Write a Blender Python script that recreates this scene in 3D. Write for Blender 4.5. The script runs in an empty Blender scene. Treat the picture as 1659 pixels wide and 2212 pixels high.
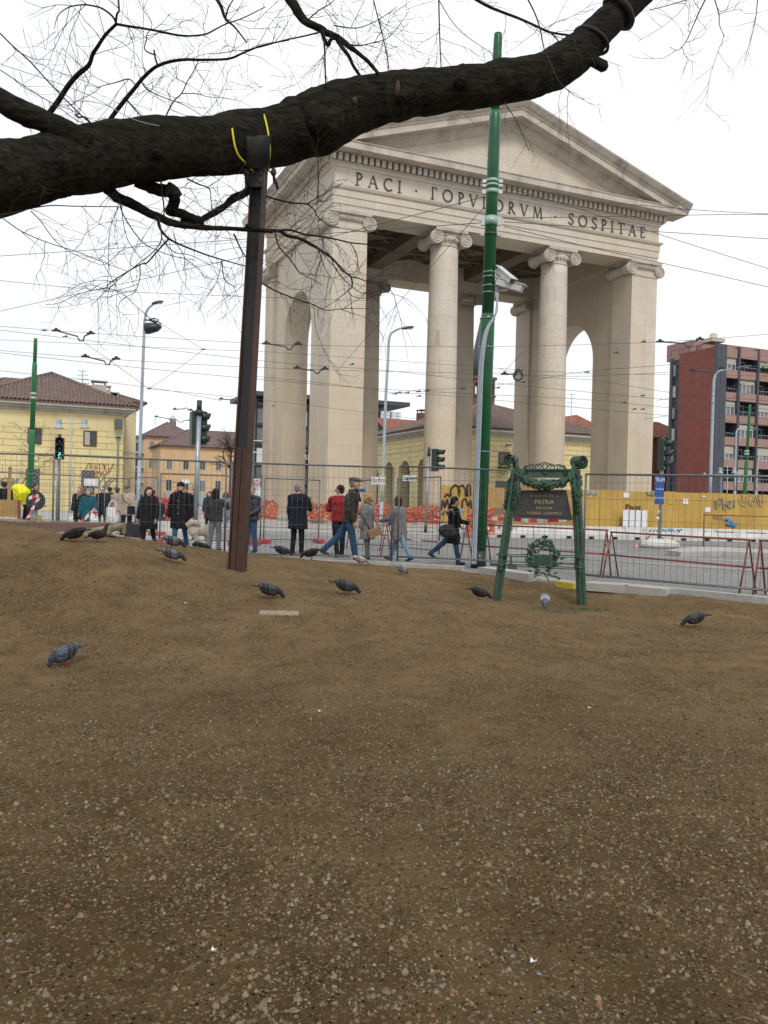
import bpy, bmesh, math, random
import numpy as np
from math import sin, cos, pi, radians, atan2, sqrt
from mathutils import Vector, Matrix, Euler
SC = bpy.context.scene
COL = SC.collection
random.seed(7)
RNG = np.random.default_rng(11)

# ---------------------------------------------------------------- camera
CZ = 1.36
PITCH, ROLL = radians(0.6), radians(1.4)
F = 1816.3                       # focal length in units of a 1659 x 2212 picture
FW = Vector((0, cos(PITCH), -sin(PITCH)))
_u0 = Vector((0, sin(PITCH), cos(PITCH))); _r0 = Vector((1, 0, 0))
UP = _u0 * cos(ROLL) - _r0 * sin(ROLL)
RT = _r0 * cos(ROLL) + _u0 * sin(ROLL)
CAM = Vector((0, 0, CZ))
cd = bpy.data.cameras.new('camera'); cam = bpy.data.objects.new('camera', cd); COL.objects.link(cam)
cd.sensor_fit = 'VERTICAL'; cd.sensor_height = 36; cd.lens = 36 * F / 2212
cd.clip_start = 0.05; cd.clip_end = 3000
Mx = Matrix.Identity(4)
for i in range(3):
    Mx[i][0] = RT[i]; Mx[i][1] = UP[i]; Mx[i][2] = -FW[i]; Mx[i][3] = CAM[i]
cam.matrix_world = Mx
SC.camera = cam

# ---------------------------------------------------------------- sky, sun, exposure
SUN_EL, SUN_AZ = radians(46), radians(166)
w = bpy.data.worlds.new('World'); SC.world = w; w.use_nodes = True
nt = w.node_tree; nt.nodes.clear()
out = nt.nodes.new('ShaderNodeOutputWorld'); bg = nt.nodes.new('ShaderNodeBackground')
sky = nt.nodes.new('ShaderNodeTexSky'); sky.sky_type = 'NISHITA'; sky.sun_disc = False
sky.sun_elevation = SUN_EL; sky.sun_rotation = SUN_AZ; sky.air_density = 1.0; sky.dust_density = 4.0
tc = nt.nodes.new('ShaderNodeTexCoord'); nz = nt.nodes.new('ShaderNodeTexNoise')
nz.inputs['Scale'].default_value = 1.6; nz.inputs['Detail'].default_value = 5
rp = nt.nodes.new('ShaderNodeValToRGB')
rp.color_ramp.elements[0].position = .3; rp.color_ramp.elements[0].color = (8.5, 9.0, 9.6, 1)
rp.color_ramp.elements[1].position = .7; rp.color_ramp.elements[1].color = (11.0, 11.1, 11.2, 1)
mx = nt.nodes.new('ShaderNodeMixRGB'); mx.inputs[0].default_value = .93   # overcast: cloud layer over a little sky
nt.links.new(tc.outputs['Generated'], nz.inputs['Vector']); nt.links.new(nz.outputs['Fac'], rp.inputs[0])
nt.links.new(sky.outputs[0], mx.inputs[1]); nt.links.new(rp.outputs[0], mx.inputs[2])
nt.links.new(mx.outputs[0], bg.inputs[0]); bg.inputs[1].default_value = .1
nt.links.new(bg.outputs[0], out.inputs[0])
sl = bpy.data.lights.new('sun', 'SUN'); sl.energy = 1.5; sl.angle = radians(14); sl.color = (1, .97, .92)
so = bpy.data.objects.new('sun', sl); COL.objects.link(so)
_sd = Vector((sin(SUN_AZ) * cos(SUN_EL), cos(SUN_AZ) * cos(SUN_EL), sin(SUN_EL)))
so.rotation_euler = _sd.to_track_quat('Z', 'Y').to_euler()
SC.view_settings.view_transform = 'Standard'; SC.view_settings.look = 'None'
SC.view_settings.exposure = 0.1; SC.view_settings.gamma = 1.0
SC.cycles.max_bounces = 5; SC.cycles.diffuse_bounces = 2

# ---------------------------------------------------------------- picture <-> world
def at(px, py, D):
    return CAM + (FW + RT * ((px - 829.5) / F) - UP * ((py - 1106) / F)) * D
def gp(px, D, z=0.0):
    a = at(px, 1000, D); b = at(px, 1200, D)
    t = (z - a.z) / (b.z - a.z)
    return a + (b - a) * t
def zt(px, py, D): return at(px, py, D).z

# ---------------------------------------------------------------- mesh builder
def T(loc=(0, 0, 0), rz=0.0, rx=0.0, ry=0.0, s=(1, 1, 1)):
    return Matrix.Translation(loc) @ Euler((rx, ry, rz)).to_matrix().to_4x4() @ Matrix.Diagonal((*s, 1))
class MB:
    def __init__(s): s.v = []; s.f = []; s.m = None; s.sm = []; s.smooth = False
    def add(s, vs, fs, smooth=False):
        n = len(s.v)
        if s.m is not None: vs = [s.m @ Vector(p) for p in vs]
        s.v.extend([tuple(p) for p in vs]); s.f.extend([tuple(i + n for i in f) for f in fs]); s.sm.extend([smooth] * len(fs))
        return s
    def box(s, x0, x1, y0, y1, z0, z1, M=None):
        vs = [(x0, y0, z0), (x1, y0, z0), (x1, y1, z0), (x0, y1, z0), (x0, y0, z1), (x1, y0, z1), (x1, y1, z1), (x0, y1, z1)]
        if M is not None: vs = [M @ Vector(p) for p in vs]
        return s.add(vs, [(0, 3, 2, 1), (4, 5, 6, 7), (0, 1, 5, 4), (1, 2, 6, 5), (2, 3, 7, 6), (3, 0, 4, 7)])
    def bevbox(s, x0, x1, y0, y1, z0, z1, b=.01, M=None):
        # box with chamfered vertical edges and top
        pts = [(x0 + b, y0), (x1 - b, y0), (x1, y0 + b), (x1, y1 - b), (x1 - b, y1), (x0 + b, y1), (x0, y1 - b), (x0, y0 + b)]
        cx, cy = (x0 + x1) / 2, (y0 + y1) / 2
        def ins(p): return (p[0] + (b if p[0] < cx else -b) * .7, p[1] + (b if p[1] < cy else -b) * .7)
        vs = [(*p, z0) for p in pts] + [(*p, z1 - b) for p in pts] + [(*ins(p), z1) for p in pts]
        if M is not None: vs = [M @ Vector(p) for p in vs]
        fs = [tuple(range(7, -1, -1)), tuple(range(16, 24))]
        for k in (0, 8):
            for i in range(8): j = (i + 1) % 8; fs.append((k + i, k + j, k + j + 8, k + i + 8))
        return s.add(vs, fs)
    def tube(s, pts, rs, n=6, cap=True, smooth=True):
        pts = [Vector(p) for p in pts]
        if not hasattr(rs, '__len__'): rs = [rs] * len(pts)
        vs = []; fs = []; prev = None
        for i, p in enumerate(pts):
            d = (pts[min(i + 1, len(pts) - 1)] - pts[max(i - 1, 0)])
            if d.length < 1e-9: d = Vector((0, 0, 1))
            d.normalize()
            if prev is None:
                a = Vector((0, 0, 1)) if abs(d.z) < .9 else Vector((1, 0, 0))
                x = d.cross(a).normalized()
            else:
                x = (prev - d * prev.dot(d)).normalized()
            prev = x; y = d.cross(x)
            for k in range(n):
                t = 2 * pi * k / n; vs.append(p + (x * cos(t) + y * sin(t)) * rs[i])
        for i in range(len(pts) - 1):
            for k in range(n):
                l = (k + 1) % n; fs.append((i * n + k, i * n + l, (i + 1) * n + l, (i + 1) * n + k))
        s.add(vs, fs, smooth)
        if cap:
            m = len(s.v) - len(vs)
            s.f.append(tuple(m + k for k in range(n - 1, -1, -1))); s.sm.append(False)
            s.f.append(tuple(m + (len(pts) - 1) * n + k for k in range(n))); s.sm.append(False)
        return s
    def cyl(s, a, b, r0, r1=None, n=12, smooth=True): return s.tube([a, b], [r0, r0 if r1 is None else r1], n, True, smooth)
    def bar(s, a, b, w, h, up=(0, 0, 1)):
        a = Vector(a); b = Vector(b); d = (b - a).normalized(); up = Vector(up)
        x = d.cross(up)
        if x.length < 1e-4: x = Vector((1, 0, 0))
        x.normalize(); y = x.cross(d)
        vs = [p + x * i * w / 2 + y * j * h / 2 for p in (a, b) for i, j in ((-1, -1), (1, -1), (1, 1), (-1, 1))]
        return s.add(vs, [(0, 1, 2, 3), (7, 6, 5, 4), (0, 4, 5, 1), (1, 5, 6, 2), (2, 6, 7, 3), (3, 7, 4, 0)])
    def lathe(s, prof, n=24, c=(0, 0, 0), M=None, smooth=True, sx=1, sy=1):
        vs = []; fs = []
        for r, z in prof:
            for k in range(n): t = 2 * pi * k / n; vs.append(Vector((c[0] + r * cos(t) * sx, c[1] + r * sin(t) * sy, c[2] + z)))
        if M is not None: vs = [M @ p for p in vs]
        for i in range(len(prof) - 1):
            for k in range(n): l = (k + 1) % n; fs.append((i * n + k, i * n + l, (i + 1) * n + l, (i + 1) * n + k))
        s.add(vs, fs, smooth); m = len(s.v) - len(vs)
        s.f.append(tuple(m + k for k in range(n - 1, -1, -1))); s.sm.append(False)
        s.f.append(tuple(m + (len(prof) - 1) * n + k for k in range(n))); s.sm.append(False)
        return s
    def ell(s, c, r, M=None, n=14, m=9):
        if not hasattr(r, '__len__'): r = (r, r, r)
        R = M if M is not None else Matrix.Identity(3)
        vs = [Vector(c) + R @ Vector((0, 0, -r[2]))]; fs = []
        for i in range(1, m):
            a = -pi / 2 + pi * i / m
            for k in range(n):
                t = 2 * pi * k / n; vs.append(Vector(c) + R @ Vector((r[0] * cos(a) * cos(t), r[1] * cos(a) * sin(t), r[2] * sin(a))))
        vs.append(Vector(c) + R @ Vector((0, 0, r[2])))
        for k in range(n): fs.append((0, 1 + (k + 1) % n, 1 + k))
        for i in range(m - 2):
            for k in range(n): l = (k + 1) % n; o = 1 + i * n; fs.append((o + k, o + l, o + n + l, o + n + k))
        o = 1 + (m - 2) * n; e = len(vs) - 1
        for k in range(n): fs.append((o + k, o + (k + 1) % n, e))
        return s.add(vs, fs, True)
    def cap(s, a, b, ra, rb=None, n=12, flat=None):
        # tapered capsule: closed, for the voxel union
        rb = ra if rb is None else rb
        s.tube([a, b], [ra, rb], n); s.ell(a, ra, n=n, m=8); s.ell(b, rb, n=n, m=8); return s
    def loft(s, secs, n=16):
        # closed stack of ellipses (cx, cy, z, rx, ry)
        vs = []; fs = []
        for cx, cy, z, rx, ry in secs:
            for k in range(n): t = 2 * pi * k / n; vs.append((cx + rx * cos(t), cy + ry * sin(t), z))
        for i in range(len(secs) - 1):
            for k in range(n): l = (k + 1) % n; fs.append((i * n + k, i * n + l, (i + 1) * n + l, (i + 1) * n + k))
        fs.append(tuple(range(n - 1, -1, -1))); fs.append(tuple((len(secs) - 1) * n + k for k in range(n)))
        return s.add(vs, fs, True)
    def prism(s, poly, M, t0, t1):
        # polygon (a, b) in the local XY plane, thickness along Z, then M
        n = len(poly); vs = [M @ Vector((a, b, t)) for t in (t0, t1) for a, b in poly]
        fs = [tuple(range(n - 1, -1, -1)), tuple(range(n, 2 * n))]
        for i in range(n): j = (i + 1) % n; fs.append((i, j, n + j, n + i))
        return s.add(vs, fs)
    def quad(s, a, b, c, d): return s.add([a, b, c, d], [(0, 1, 2, 3)])
    def mesh(s, name):
        me = bpy.data.meshes.new(name); me.from_pydata(s.v, [], s.f)
        if any(s.sm): me.polygons.foreach_set('use_smooth', s.sm)
        me.update(); return me
    def build(s, name, m, parent=None, world=False, label=None):
        if world:
            if parent is not None:
                inv = parent.matrix_basis.copy(); q_ = parent.parent
                while q_ is not None: inv = q_.matrix_basis @ inv; q_ = q_.parent
                inv = inv.inverted(); s.v = [tuple(inv @ Vector(p)) for p in s.v]; org = None
            else:
                a = np.array(s.v); org = Vector((float(a[:, 0].mean()), float(a[:, 1].mean()), float(a[:, 2].min())))
                s.v = [tuple(Vector(p) - org) for p in s.v]
        me = s.mesh(name); o = bpy.data.objects.new(name, me); COL.objects.link(o)
        if m is not None: me.materials.append(m)
        if parent is not None: o.parent = parent
        elif world: o.location = org
        if label: o['label'] = label
        return o
def tag(o, label=None, cat=None, group=None, kind=None):
    if label: o['label'] = label
    if cat: o['category'] = cat
    if group: o['group'] = group
    if kind: o['kind'] = kind
    return o
def thing(name, label, cat, loc=(0, 0, 0), rz=0.0, group=None):
    o = bpy.data.objects.new(name, None); COL.objects.link(o); o.location = loc; o.rotation_euler = (0, 0, rz); o.empty_display_size = .2
    o.matrix_basis = Matrix.Translation(loc) @ Matrix.Rotation(rz, 4, 'Z')
    return tag(o, label, cat, group)
def copy_tree(o, parent=None):
    c = o.copy(); COL.objects.link(c)
    if parent is not None: c.parent = parent
    for ch in [x for x in bpy.data.objects if x.parent == o]: copy_tree(ch, c)
    return c
def remesh(mb, name, voxel=.02, smooth=3, m=None, parent=None, disp=0, label=None):
    me = mb.mesh(name); o = bpy.data.objects.new(name, me); COL.objects.link(o)
    md = o.modifiers.new('r', 'REMESH'); md.mode = 'VOXEL'; md.voxel_size = voxel; md.use_smooth_shade = True
    if smooth: sm = o.modifiers.new('s', 'SMOOTH'); sm.factor = .5; sm.iterations = smooth
    if disp:
        tx = bpy.data.textures.get('folds') or bpy.data.textures.new('folds', 'CLOUDS'); tx.noise_scale = .11
        d = o.modifiers.new('d', 'DISPLACE'); d.texture = tx; d.strength = disp; d.mid_level = .5
    dg = bpy.context.evaluated_depsgraph_get()
    nm = bpy.data.meshes.new_from_object(o.evaluated_get(dg)); o.modifiers.clear(); o.data = nm; bpy.data.meshes.remove(me); nm.name = name
    nm.materials.clear()
    if m is not None: nm.materials.append(m)
    if parent is not None: o.parent = parent
    if label: o['label'] = label
    return o
def text(name, s, size, m, parent, M, ext=.004, align='CENTER', sx=1.0):
    cu = bpy.data.curves.new(name, 'FONT'); cu.body = s; cu.size = size; cu.extrude = ext; cu.align_x = align; cu.align_y = 'CENTER'; cu.resolution_u = 2
    o = bpy.data.objects.new(name, cu); COL.objects.link(o)
    dg = bpy.context.evaluated_depsgraph_get(); me = bpy.data.meshes.new_from_object(o.evaluated_get(dg))
    bpy.data.objects.remove(o); me.transform(M @ Matrix.Diagonal((sx, 1, 1, 1)))
    o = bpy.data.objects.new(name, me); COL.objects.link(o); me.materials.clear(); me.materials.append(m); o.parent = parent
    return o
XZ = Matrix(((1, 0, 0, 0), (0, 0, -1, 0), (0, 1, 0, 0), (0, 0, 0, 1)))   # polygon plane XY -> XZ, facing -Y

# ---------------------------------------------------------------- materials
def mat(name, col, rough=.8, var=.18, scale=4.0, bump=0.0, bscale=30.0, metal=0.0, col2=None, stretch=None, spec=.5, emit=0.0, fine=0.0, split=(.3, .7)):
    m = bpy.data.materials.new(name); m.use_nodes = True; n = m.node_tree; b = n.nodes['Principled BSDF']
    b.inputs['Roughness'].default_value = rough; b.inputs['Metallic'].default_value = metal; b.inputs['Specular IOR Level'].default_value = spec
    tcn = n.nodes.new('ShaderNodeTexCoord'); mp = n.nodes.new('ShaderNodeMapping'); n.links.new(tcn.outputs['Object'], mp.inputs[0])
    if stretch: mp.inputs['Scale'].default_value = stretch
    c2 = col2 or tuple(min(1, c * (1 + var)) for c in col); c1 = col if col2 else tuple(c * (1 - var) for c in col)
    nz = n.nodes.new('ShaderNodeTexNoise'); nz.inputs['Scale'].default_value = scale; nz.inputs['Detail'].default_value = 8; nz.inputs['Roughness'].default_value = .65
    n.links.new(mp.outputs[0], nz.inputs[0])
    r = n.nodes.new('ShaderNodeValToRGB'); r.color_ramp.elements[0].position = split[0]; r.color_ramp.elements[1].position = split[1]
    r.color_ramp.elements[0].color = (*c1, 1); r.color_ramp.elements[1].color = (*c2, 1)
    n.links.new(nz.outputs[0], r.inputs[0]); last = r.outputs[0]
    if fine:
        n2 = n.nodes.new('ShaderNodeTexNoise'); n2.inputs['Scale'].default_value = scale * 14; n2.inputs['Detail'].default_value = 3
        n.links.new(tcn.outputs['Object'], n2.inputs[0])
        mr = n.nodes.new('ShaderNodeMapRange'); mr.inputs[3].default_value = 1 - fine; mr.inputs[4].default_value = 1 + fine; mr.inputs[1].default_value = .3; mr.inputs[2].default_value = .7
        n.links.new(n2.outputs[0], mr.inputs[0])
        mm = n.nodes.new('ShaderNodeMixRGB'); mm.blend_type = 'MULTIPLY'; mm.inputs[0].default_value = 1
        n.links.new(last, mm.inputs[1]); n.links.new(mr.outputs[0], mm.inputs[2]); last = mm.outputs[0]
    n.links.new(last, b.inputs['Base Color'])
    if bump:
        bn = n.nodes.new('ShaderNodeTexNoise'); bn.inputs['Scale'].default_value = bscale; bn.inputs['Detail'].default_value = 6
        n.links.new(mp.outputs[0], bn.inputs[0]); bp = n.nodes.new('ShaderNodeBump'); bp.inputs['Strength'].default_value = bump; bp.inputs['Distance'].default_value = .02
        n.links.new(bn.outputs[0], bp.inputs['Height']); n.links.new(bp.outputs[0], b.inputs['Normal'])
    if emit: b.inputs['Emission Color'].default_value = (*col, 1); b.inputs['Emission Strength'].default_value = emit
    m['last'] = 0
    return m
def course(m, w, h, mortar=.012, dark=.55, strength=.5, offset=.5, axis='front', cvar=.08):
    """lay masonry courses (brick texture in object x/y+z) over the material's colour"""
    n = m.node_tree; b = n.nodes['Principled BSDF']; src = b.inputs['Base Color'].links[0].from_socket
    tcn = n.nodes.new('ShaderNodeTexCoord'); sp = n.nodes.new('ShaderNodeSeparateXYZ'); n.links.new(tcn.outputs['Object'], sp.inputs[0])
    ad = n.nodes.new('ShaderNodeMath'); ad.operation = 'ADD'; n.links.new(sp.outputs[0], ad.inputs[0]); n.links.new(sp.outputs[1], ad.inputs[1])
    cb = n.nodes.new('ShaderNodeCombineXYZ'); n.links.new(ad.outputs[0], cb.inputs[0]); n.links.new(sp.outputs[2], cb.inputs[1])
    bt = n.nodes.new('ShaderNodeTexBrick'); bt.inputs['Scale'].default_value = 1; bt.inputs['Brick Width'].default_value = w; bt.inputs['Row Height'].default_value = h
    bt.inputs['Mortar Size'].default_value = mortar; bt.inputs['Mortar Smooth'].default_value = .3; bt.offset = offset
    bt.inputs['Color1'].default_value = (1 - cvar,) * 3 + (1,); bt.inputs['Color2'].default_value = (1 + cvar,) * 3 + (1,); bt.inputs['Mortar'].default_value = (dark, dark * .96, dark * .9, 1)
    n.links.new(cb.outputs[0], bt.inputs[0])
    mm = n.nodes.new('ShaderNodeMixRGB'); mm.blend_type = 'MULTIPLY'; mm.inputs[0].default_value = 1
    n.links.new(src, mm.inputs[1]); n.links.new(bt.outputs[0], mm.inputs[2]); n.links.new(mm.outputs[0], b.inputs['Base Color'])
    bp = n.nodes.new('ShaderNodeBump'); bp.invert = True; bp.inputs['Strength'].default_value = strength; bp.inputs['Distance'].default_value = .03
    n.links.new(bt.outputs['Fac'], bp.inputs['Height'])
    if b.inputs['Normal'].links: n.links.new(b.inputs['Normal'].links[0].from_socket, bp.inputs['Normal'])
    n.links.new(bp.outputs[0], b.inputs['Normal'])
    return m
def stains(m, col, amount=.5, scale=.6, stretch=(1, 1, .12), lo=.5, hi=.7):
    """rain streaks and grime of their own shape"""
    n = m.node_tree; b = n.nodes['Principled BSDF']; src = b.inputs['Base Color'].links[0].from_socket
    tcn = n.nodes.new('ShaderNodeTexCoord'); mp = n.nodes.new('ShaderNodeMapping'); mp.inputs['Scale'].default_value = stretch; n.links.new(tcn.outputs['Object'], mp.inputs[0])
    nz = n.nodes.new('ShaderNodeTexNoise'); nz.inputs['Scale'].default_value = scale; nz.inputs['Detail'].default_value = 7; nz.inputs['Roughness'].default_value = .7
    n.links.new(mp.outputs[0], nz.inputs[0])
    mr = n.nodes.new('ShaderNodeMapRange'); mr.inputs[1].default_value = lo; mr.inputs[2].default_value = hi; mr.inputs[4].default_value = amount
    n.links.new(nz.outputs[0], mr.inputs[0])
    mm = n.nodes.new('ShaderNodeMixRGB'); n.links.new(mr.outputs[0], mm.inputs[0]); n.links.new(src, mm.inputs[1]); mm.inputs[2].default_value = (*col, 1)
    n.links.new(mm.outputs[0], b.inputs['Base Color']); return m
M = {}
M['stone'] = stains(stains(course(mat('limestone', (.53, .465, .39), .85, col2=(.63, .565, .48), scale=.5, bump=.2, bscale=9, fine=.07), 1.7, .95, .012, .78, .35, cvar=.035), (.56, .445, .30), .55, .16, (1, 1, .5), .45, .62), (.30, .25, .20), .42, .8, (1, 1, .09), .53, .76)
M['stone_dark'] = stains(mat('weathered_stone', (.43, .38, .32), .9, col2=(.57, .505, .43), scale=1.2, bump=.3, bscale=6, fine=.1), (.19, .165, .14), .7, 1.1, (1, 1, .25), .50, .72)
_n = M['stone'].node_tree; _b = _n.nodes['Principled BSDF']; _s = _b.inputs['Base Color'].links[0].from_socket     # tan replacement stone and soaked-in dirt on the lower shafts
_t = _n.nodes.new('ShaderNodeTexCoord'); _p = _n.nodes.new('ShaderNodeSeparateXYZ'); _n.links.new(_t.outputs['Object'], _p.inputs[0]); _q = _n.nodes.new('ShaderNodeTexNoise'); _q.inputs['Scale'].default_value = .45; _q.inputs['Detail'].default_value = 6; _n.links.new(_t.outputs['Object'], _q.inputs[0])
_a = _n.nodes.new('ShaderNodeMath'); _a.operation = 'MULTIPLY_ADD'; _n.links.new(_q.outputs[0], _a.inputs[0]); _a.inputs[1].default_value = -14; _n.links.new(_p.outputs[2], _a.inputs[2])
_r = _n.nodes.new('ShaderNodeMapRange'); _r.inputs[1].default_value = 6; _r.inputs[2].default_value = -4; _r.inputs[4].default_value = .6; _n.links.new(_a.outputs[0], _r.inputs[0])
_m = _n.nodes.new('ShaderNodeMixRGB'); _m.inputs[2].default_value = (.47, .365, .235, 1); _n.links.new(_r.outputs[0], _m.inputs[0]); _n.links.new(_s, _m.inputs[1]); _n.links.new(_m.outputs[0], _b.inputs['Base Color'])
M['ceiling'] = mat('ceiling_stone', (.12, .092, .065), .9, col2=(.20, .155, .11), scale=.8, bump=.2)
M['letter'] = mat('bronze_letter', (.055, .06, .05), .5, .2)
M['yellow_wall'] = stains(course(mat('yellow_plaster', (.66, .54, .26), .85, col2=(.74, .63, .34), scale=.5, bump=.2, fine=.05), 2.6, .52, .026, .52, .8, cvar=.04), (.36, .28, .15), .5, .5, (1, 1, .25), .5, .72)
M['yellow_plain'] = stains(mat('plain_yellow_plaster', (.66, .55, .28), .85, col2=(.74, .64, .36), scale=.4, bump=.1), (.4, .31, .17), .4, .5, (1, 1, .3))
M['pale_yellow'] = mat('pale_plaster', (.66, .58, .36), .85, var=.08, scale=.3)
M['cornice'] = stains(mat('grey_cornice', (.42, .40, .35), .85, col2=(.54, .51, .44), scale=1.5), (.2, .19, .16), .5, 1, (1, 1, .5))
M['tile'] = mat('roof_tile', (.10, .072, .062), .9, col2=(.24, .165, .14), scale=3.2, bump=.4, bscale=8, fine=.35)
M['tile_red'] = mat('red_roof_tile', (.22, .08, .055), .9, col2=(.36, .15, .10), scale=2.5, bump=.4, bscale=8, fine=.25)
M['tile_brown'] = mat('brown_roof_tile', (.12, .08, .075), .9, col2=(.18, .12, .11), scale=1.0, bump=.3, bscale=8, fine=.2)
M['orange'] = stains(mat('orange_plaster', (.56, .36, .19), .85, col2=(.64, .43, .24), scale=.3), (.45, .28, .15), .4, .4)
M['beige'] = mat('beige_plaster', (.50, .43, .33), .85, col2=(.58, .50, .40), scale=.5)
M['greywall'] = mat('grey_plaster', (.34, .32, .28), .85, var=.15, scale=.5)
M['glass'] = mat('dark_window', (.03, .035, .04), .12, .3, 2, spec=.8)
M['glassgrey'] = mat('grey_window', (.14, .16, .17), .15, .3, 2, spec=.8)
M['shutter'] = mat('brown_shutter', (.10, .045, .035), .6, .3, 6)
M['curtain'] = mat('pale_curtain', (.42, .40, .34), .8, .1, 6)
M['redbrick'] = course(mat('red_brick', (.20, .06, .045), .85, col2=(.25, .08, .06), scale=.8), .5, .14, .012, .8, .3)
M['pinkpanel'] = mat('pink_panel', (.32, .195, .165), .8, .1, 2)
M['charcoal'] = mat('charcoal_cladding', (.055, .06, .075), .5, .25, 2)
M['darkgrey'] = mat('dark_grey_panel', (.10, .105, .115), .5, .3, .7)
M['white'] = mat('white_paint', (.72, .73, .72), .6, .06, 2)
M['whitepanel'] = mat('white_panel', (.60, .63, .63), .5, .08, 1)
M['brick'] = course(mat('tower_brick', (.17, .085, .06), .9, .25, 1), .6, .25, .03, .7, .3)
M['steel'] = mat('galvanised_steel', (.30, .33, .35), .42, .25, 14, metal=.6, bump=.05)
M['fence'] = mat('fence_wire', (.13, .135, .14), .5, .25, 10, metal=.4)
M['lampgrey'] = mat('lamp_grey', (.33, .38, .42), .4, .1, 5)
M['black'] = mat('black_metal', (.02, .021, .022), .45, .3, 10)
M['darkgreen'] = mat('dark_green_paint', (.012, .03, .024), .4, .25, 10)
M['polegreen'] = stains(mat('green_gloss_paint', (.007, .09, .030), .34, .25, 3, bump=.06, bscale=15, spec=.5, fine=.08), (.03, .07, .04), .5, 2.5, (1, 1, .15), .52, .7)
M['polegreen2'] = mat('bright_green_paint', (.02, .16, .05), .35, .1, 3)
M['band'] = mat('pale_green_band', (.30, .42, .36), .4, .15, 8, metal=.2)
M['rust'] = stains(mat('rusty_steel', (.035, .019, .013), .65, col2=(.10, .046, .027), scale=3.5, stretch=(1, 1, .25), bump=.25, bscale=40, metal=.25, fine=.25), (.02, .018, .018), .6, 3, (1, 1, .2))
M['rust_in'] = mat('dark_oiled_steel', (.018, .018, .019), .55, col2=(.045, .042, .042), scale=5, stretch=(1, 1, .2), bump=.2, metal=.35)
M['rubber'] = mat('black_rubber', (.010, .010, .0105), .75, .3, 6, bump=.2)
M['bolt'] = mat('zinc_bolt', (.4, .42, .43), .35, .15, 20, metal=.8)
M['strap'] = mat('yellow_sling', (.62, .58, .03), .55, .1, 10)
M['wire'] = mat('overhead_cable', (.06, .062, .066), .6, .2, 5)
M['sign_green'] = stains(mat('bronze_green_paint', (.016, .046, .027), .55, col2=(.036, .088, .052), scale=9, bump=.35, bscale=25, fine=.15), (.014, .03, .022), .6, 6, (1, 1, .6))
M['plaque'] = mat('dark_bronze_plaque', (.02, .02, .02), .45, col2=(.045, .04, .036), scale=8, bump=.1)
M['gilt'] = mat('worn_gilt', (.34, .30, .20), .5, .2, 20)
M['redpaint'] = mat('red_barrier_paint', (.22, .055, .04), .5, .25, 12)
M['redpl'] = mat('red_plastic', (.36, .05, .04), .45, .15, 5)
M['tapewhite'] = mat('tape_white', (.6, .58, .56), .5, .05, 3)
M['tapered'] = mat('tape_red', (.55, .03, .05), .5, .1, 3)
M['concrete'] = stains(mat('white_concrete', (.50, .50, .47), .85, col2=(.62, .61, .58), scale=1.5, bump=.2, fine=.08), (.25, .24, .22), .5, 1.5, (1, 1, .5), .5, .7)
M['kerb'] = stains(mat('kerb_stone', (.31, .30, .275), .85, col2=(.43, .415, .38), scale=3, bump=.2, fine=.15), (.22, .2, .17), .5, 2)
M['kerbyellow'] = mat('yellow_kerb_paint', (.46, .36, .04), .7, .2, 6)
M['hoard'] = stains(mat('yellow_plywood', (.42, .255, .05), .75, col2=(.52, .335, .075), scale=1.2, stretch=(1, 1, .5), bump=.1, fine=.12), (.28, .15, .04), .6, .9, (1, 1, .6), .5, .75)
M['hoard2'] = mat('brown_plywood', (.30, .17, .06), .8, col2=(.42, .26, .10), scale=2, fine=.15)
M['ink'] = mat('black_spray', (.02, .012, .012), .6, .2, 5)
M['inkblue'] = mat('blue_spray', (.06, .22, .45), .6, .2, 5)
M['inkred'] = mat('red_spray', (.5, .12, .10), .6, .2, 5)
M['inkgrey'] = mat('grey_spray', (.22, .21, .19), .6, .2, 5)
M['paper'] = mat('white_paper', (.68, .68, .70), .7, .06, 5)
M['net'] = mat('orange_net', (.58, .17, .08), .6, .15, 6)
M['netdark'] = mat('orange_net_mass', (.46, .12, .06), .7, .4, 9, stretch=(1, 1, 5))
M['timber'] = stains(mat('weathered_timber', (.17, .135, .09), .85, col2=(.28, .225, .155), scale=5, bump=.4, bscale=30, fine=.2), (.09, .075, .05), .5, 4)
M['redsoil'] = mat('red_mulch', (.05, .022, .015), .95, col2=(.14, .06, .04), scale=14, bump=1.0, bscale=40, fine=.4)
M['bluesign'] = mat('blue_sign', (.012, .075, .27), .4, .1, 4)
M['cardboard'] = mat('stone_slab', (.25, .20, .135), .85, .2, 12, bump=.3)
M['grass'] = mat('grass_blade', (.035, .09, .02), .7, .4, 20)
M['brown_twig'] = mat('bare_twig', (.028, .022, .018), .85, .3, 5)
M['camwhite'] = mat('camera_housing', (.50, .51, .49), .4, .08, 10)
M['walkgreen'] = mat('lit_green_man', (.02, .9, .62), .4, .05, 4, emit=2.2)
M['plant'] = mat('pot_plant_leaf', (.035, .07, .02), .7, .5, 6)
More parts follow.
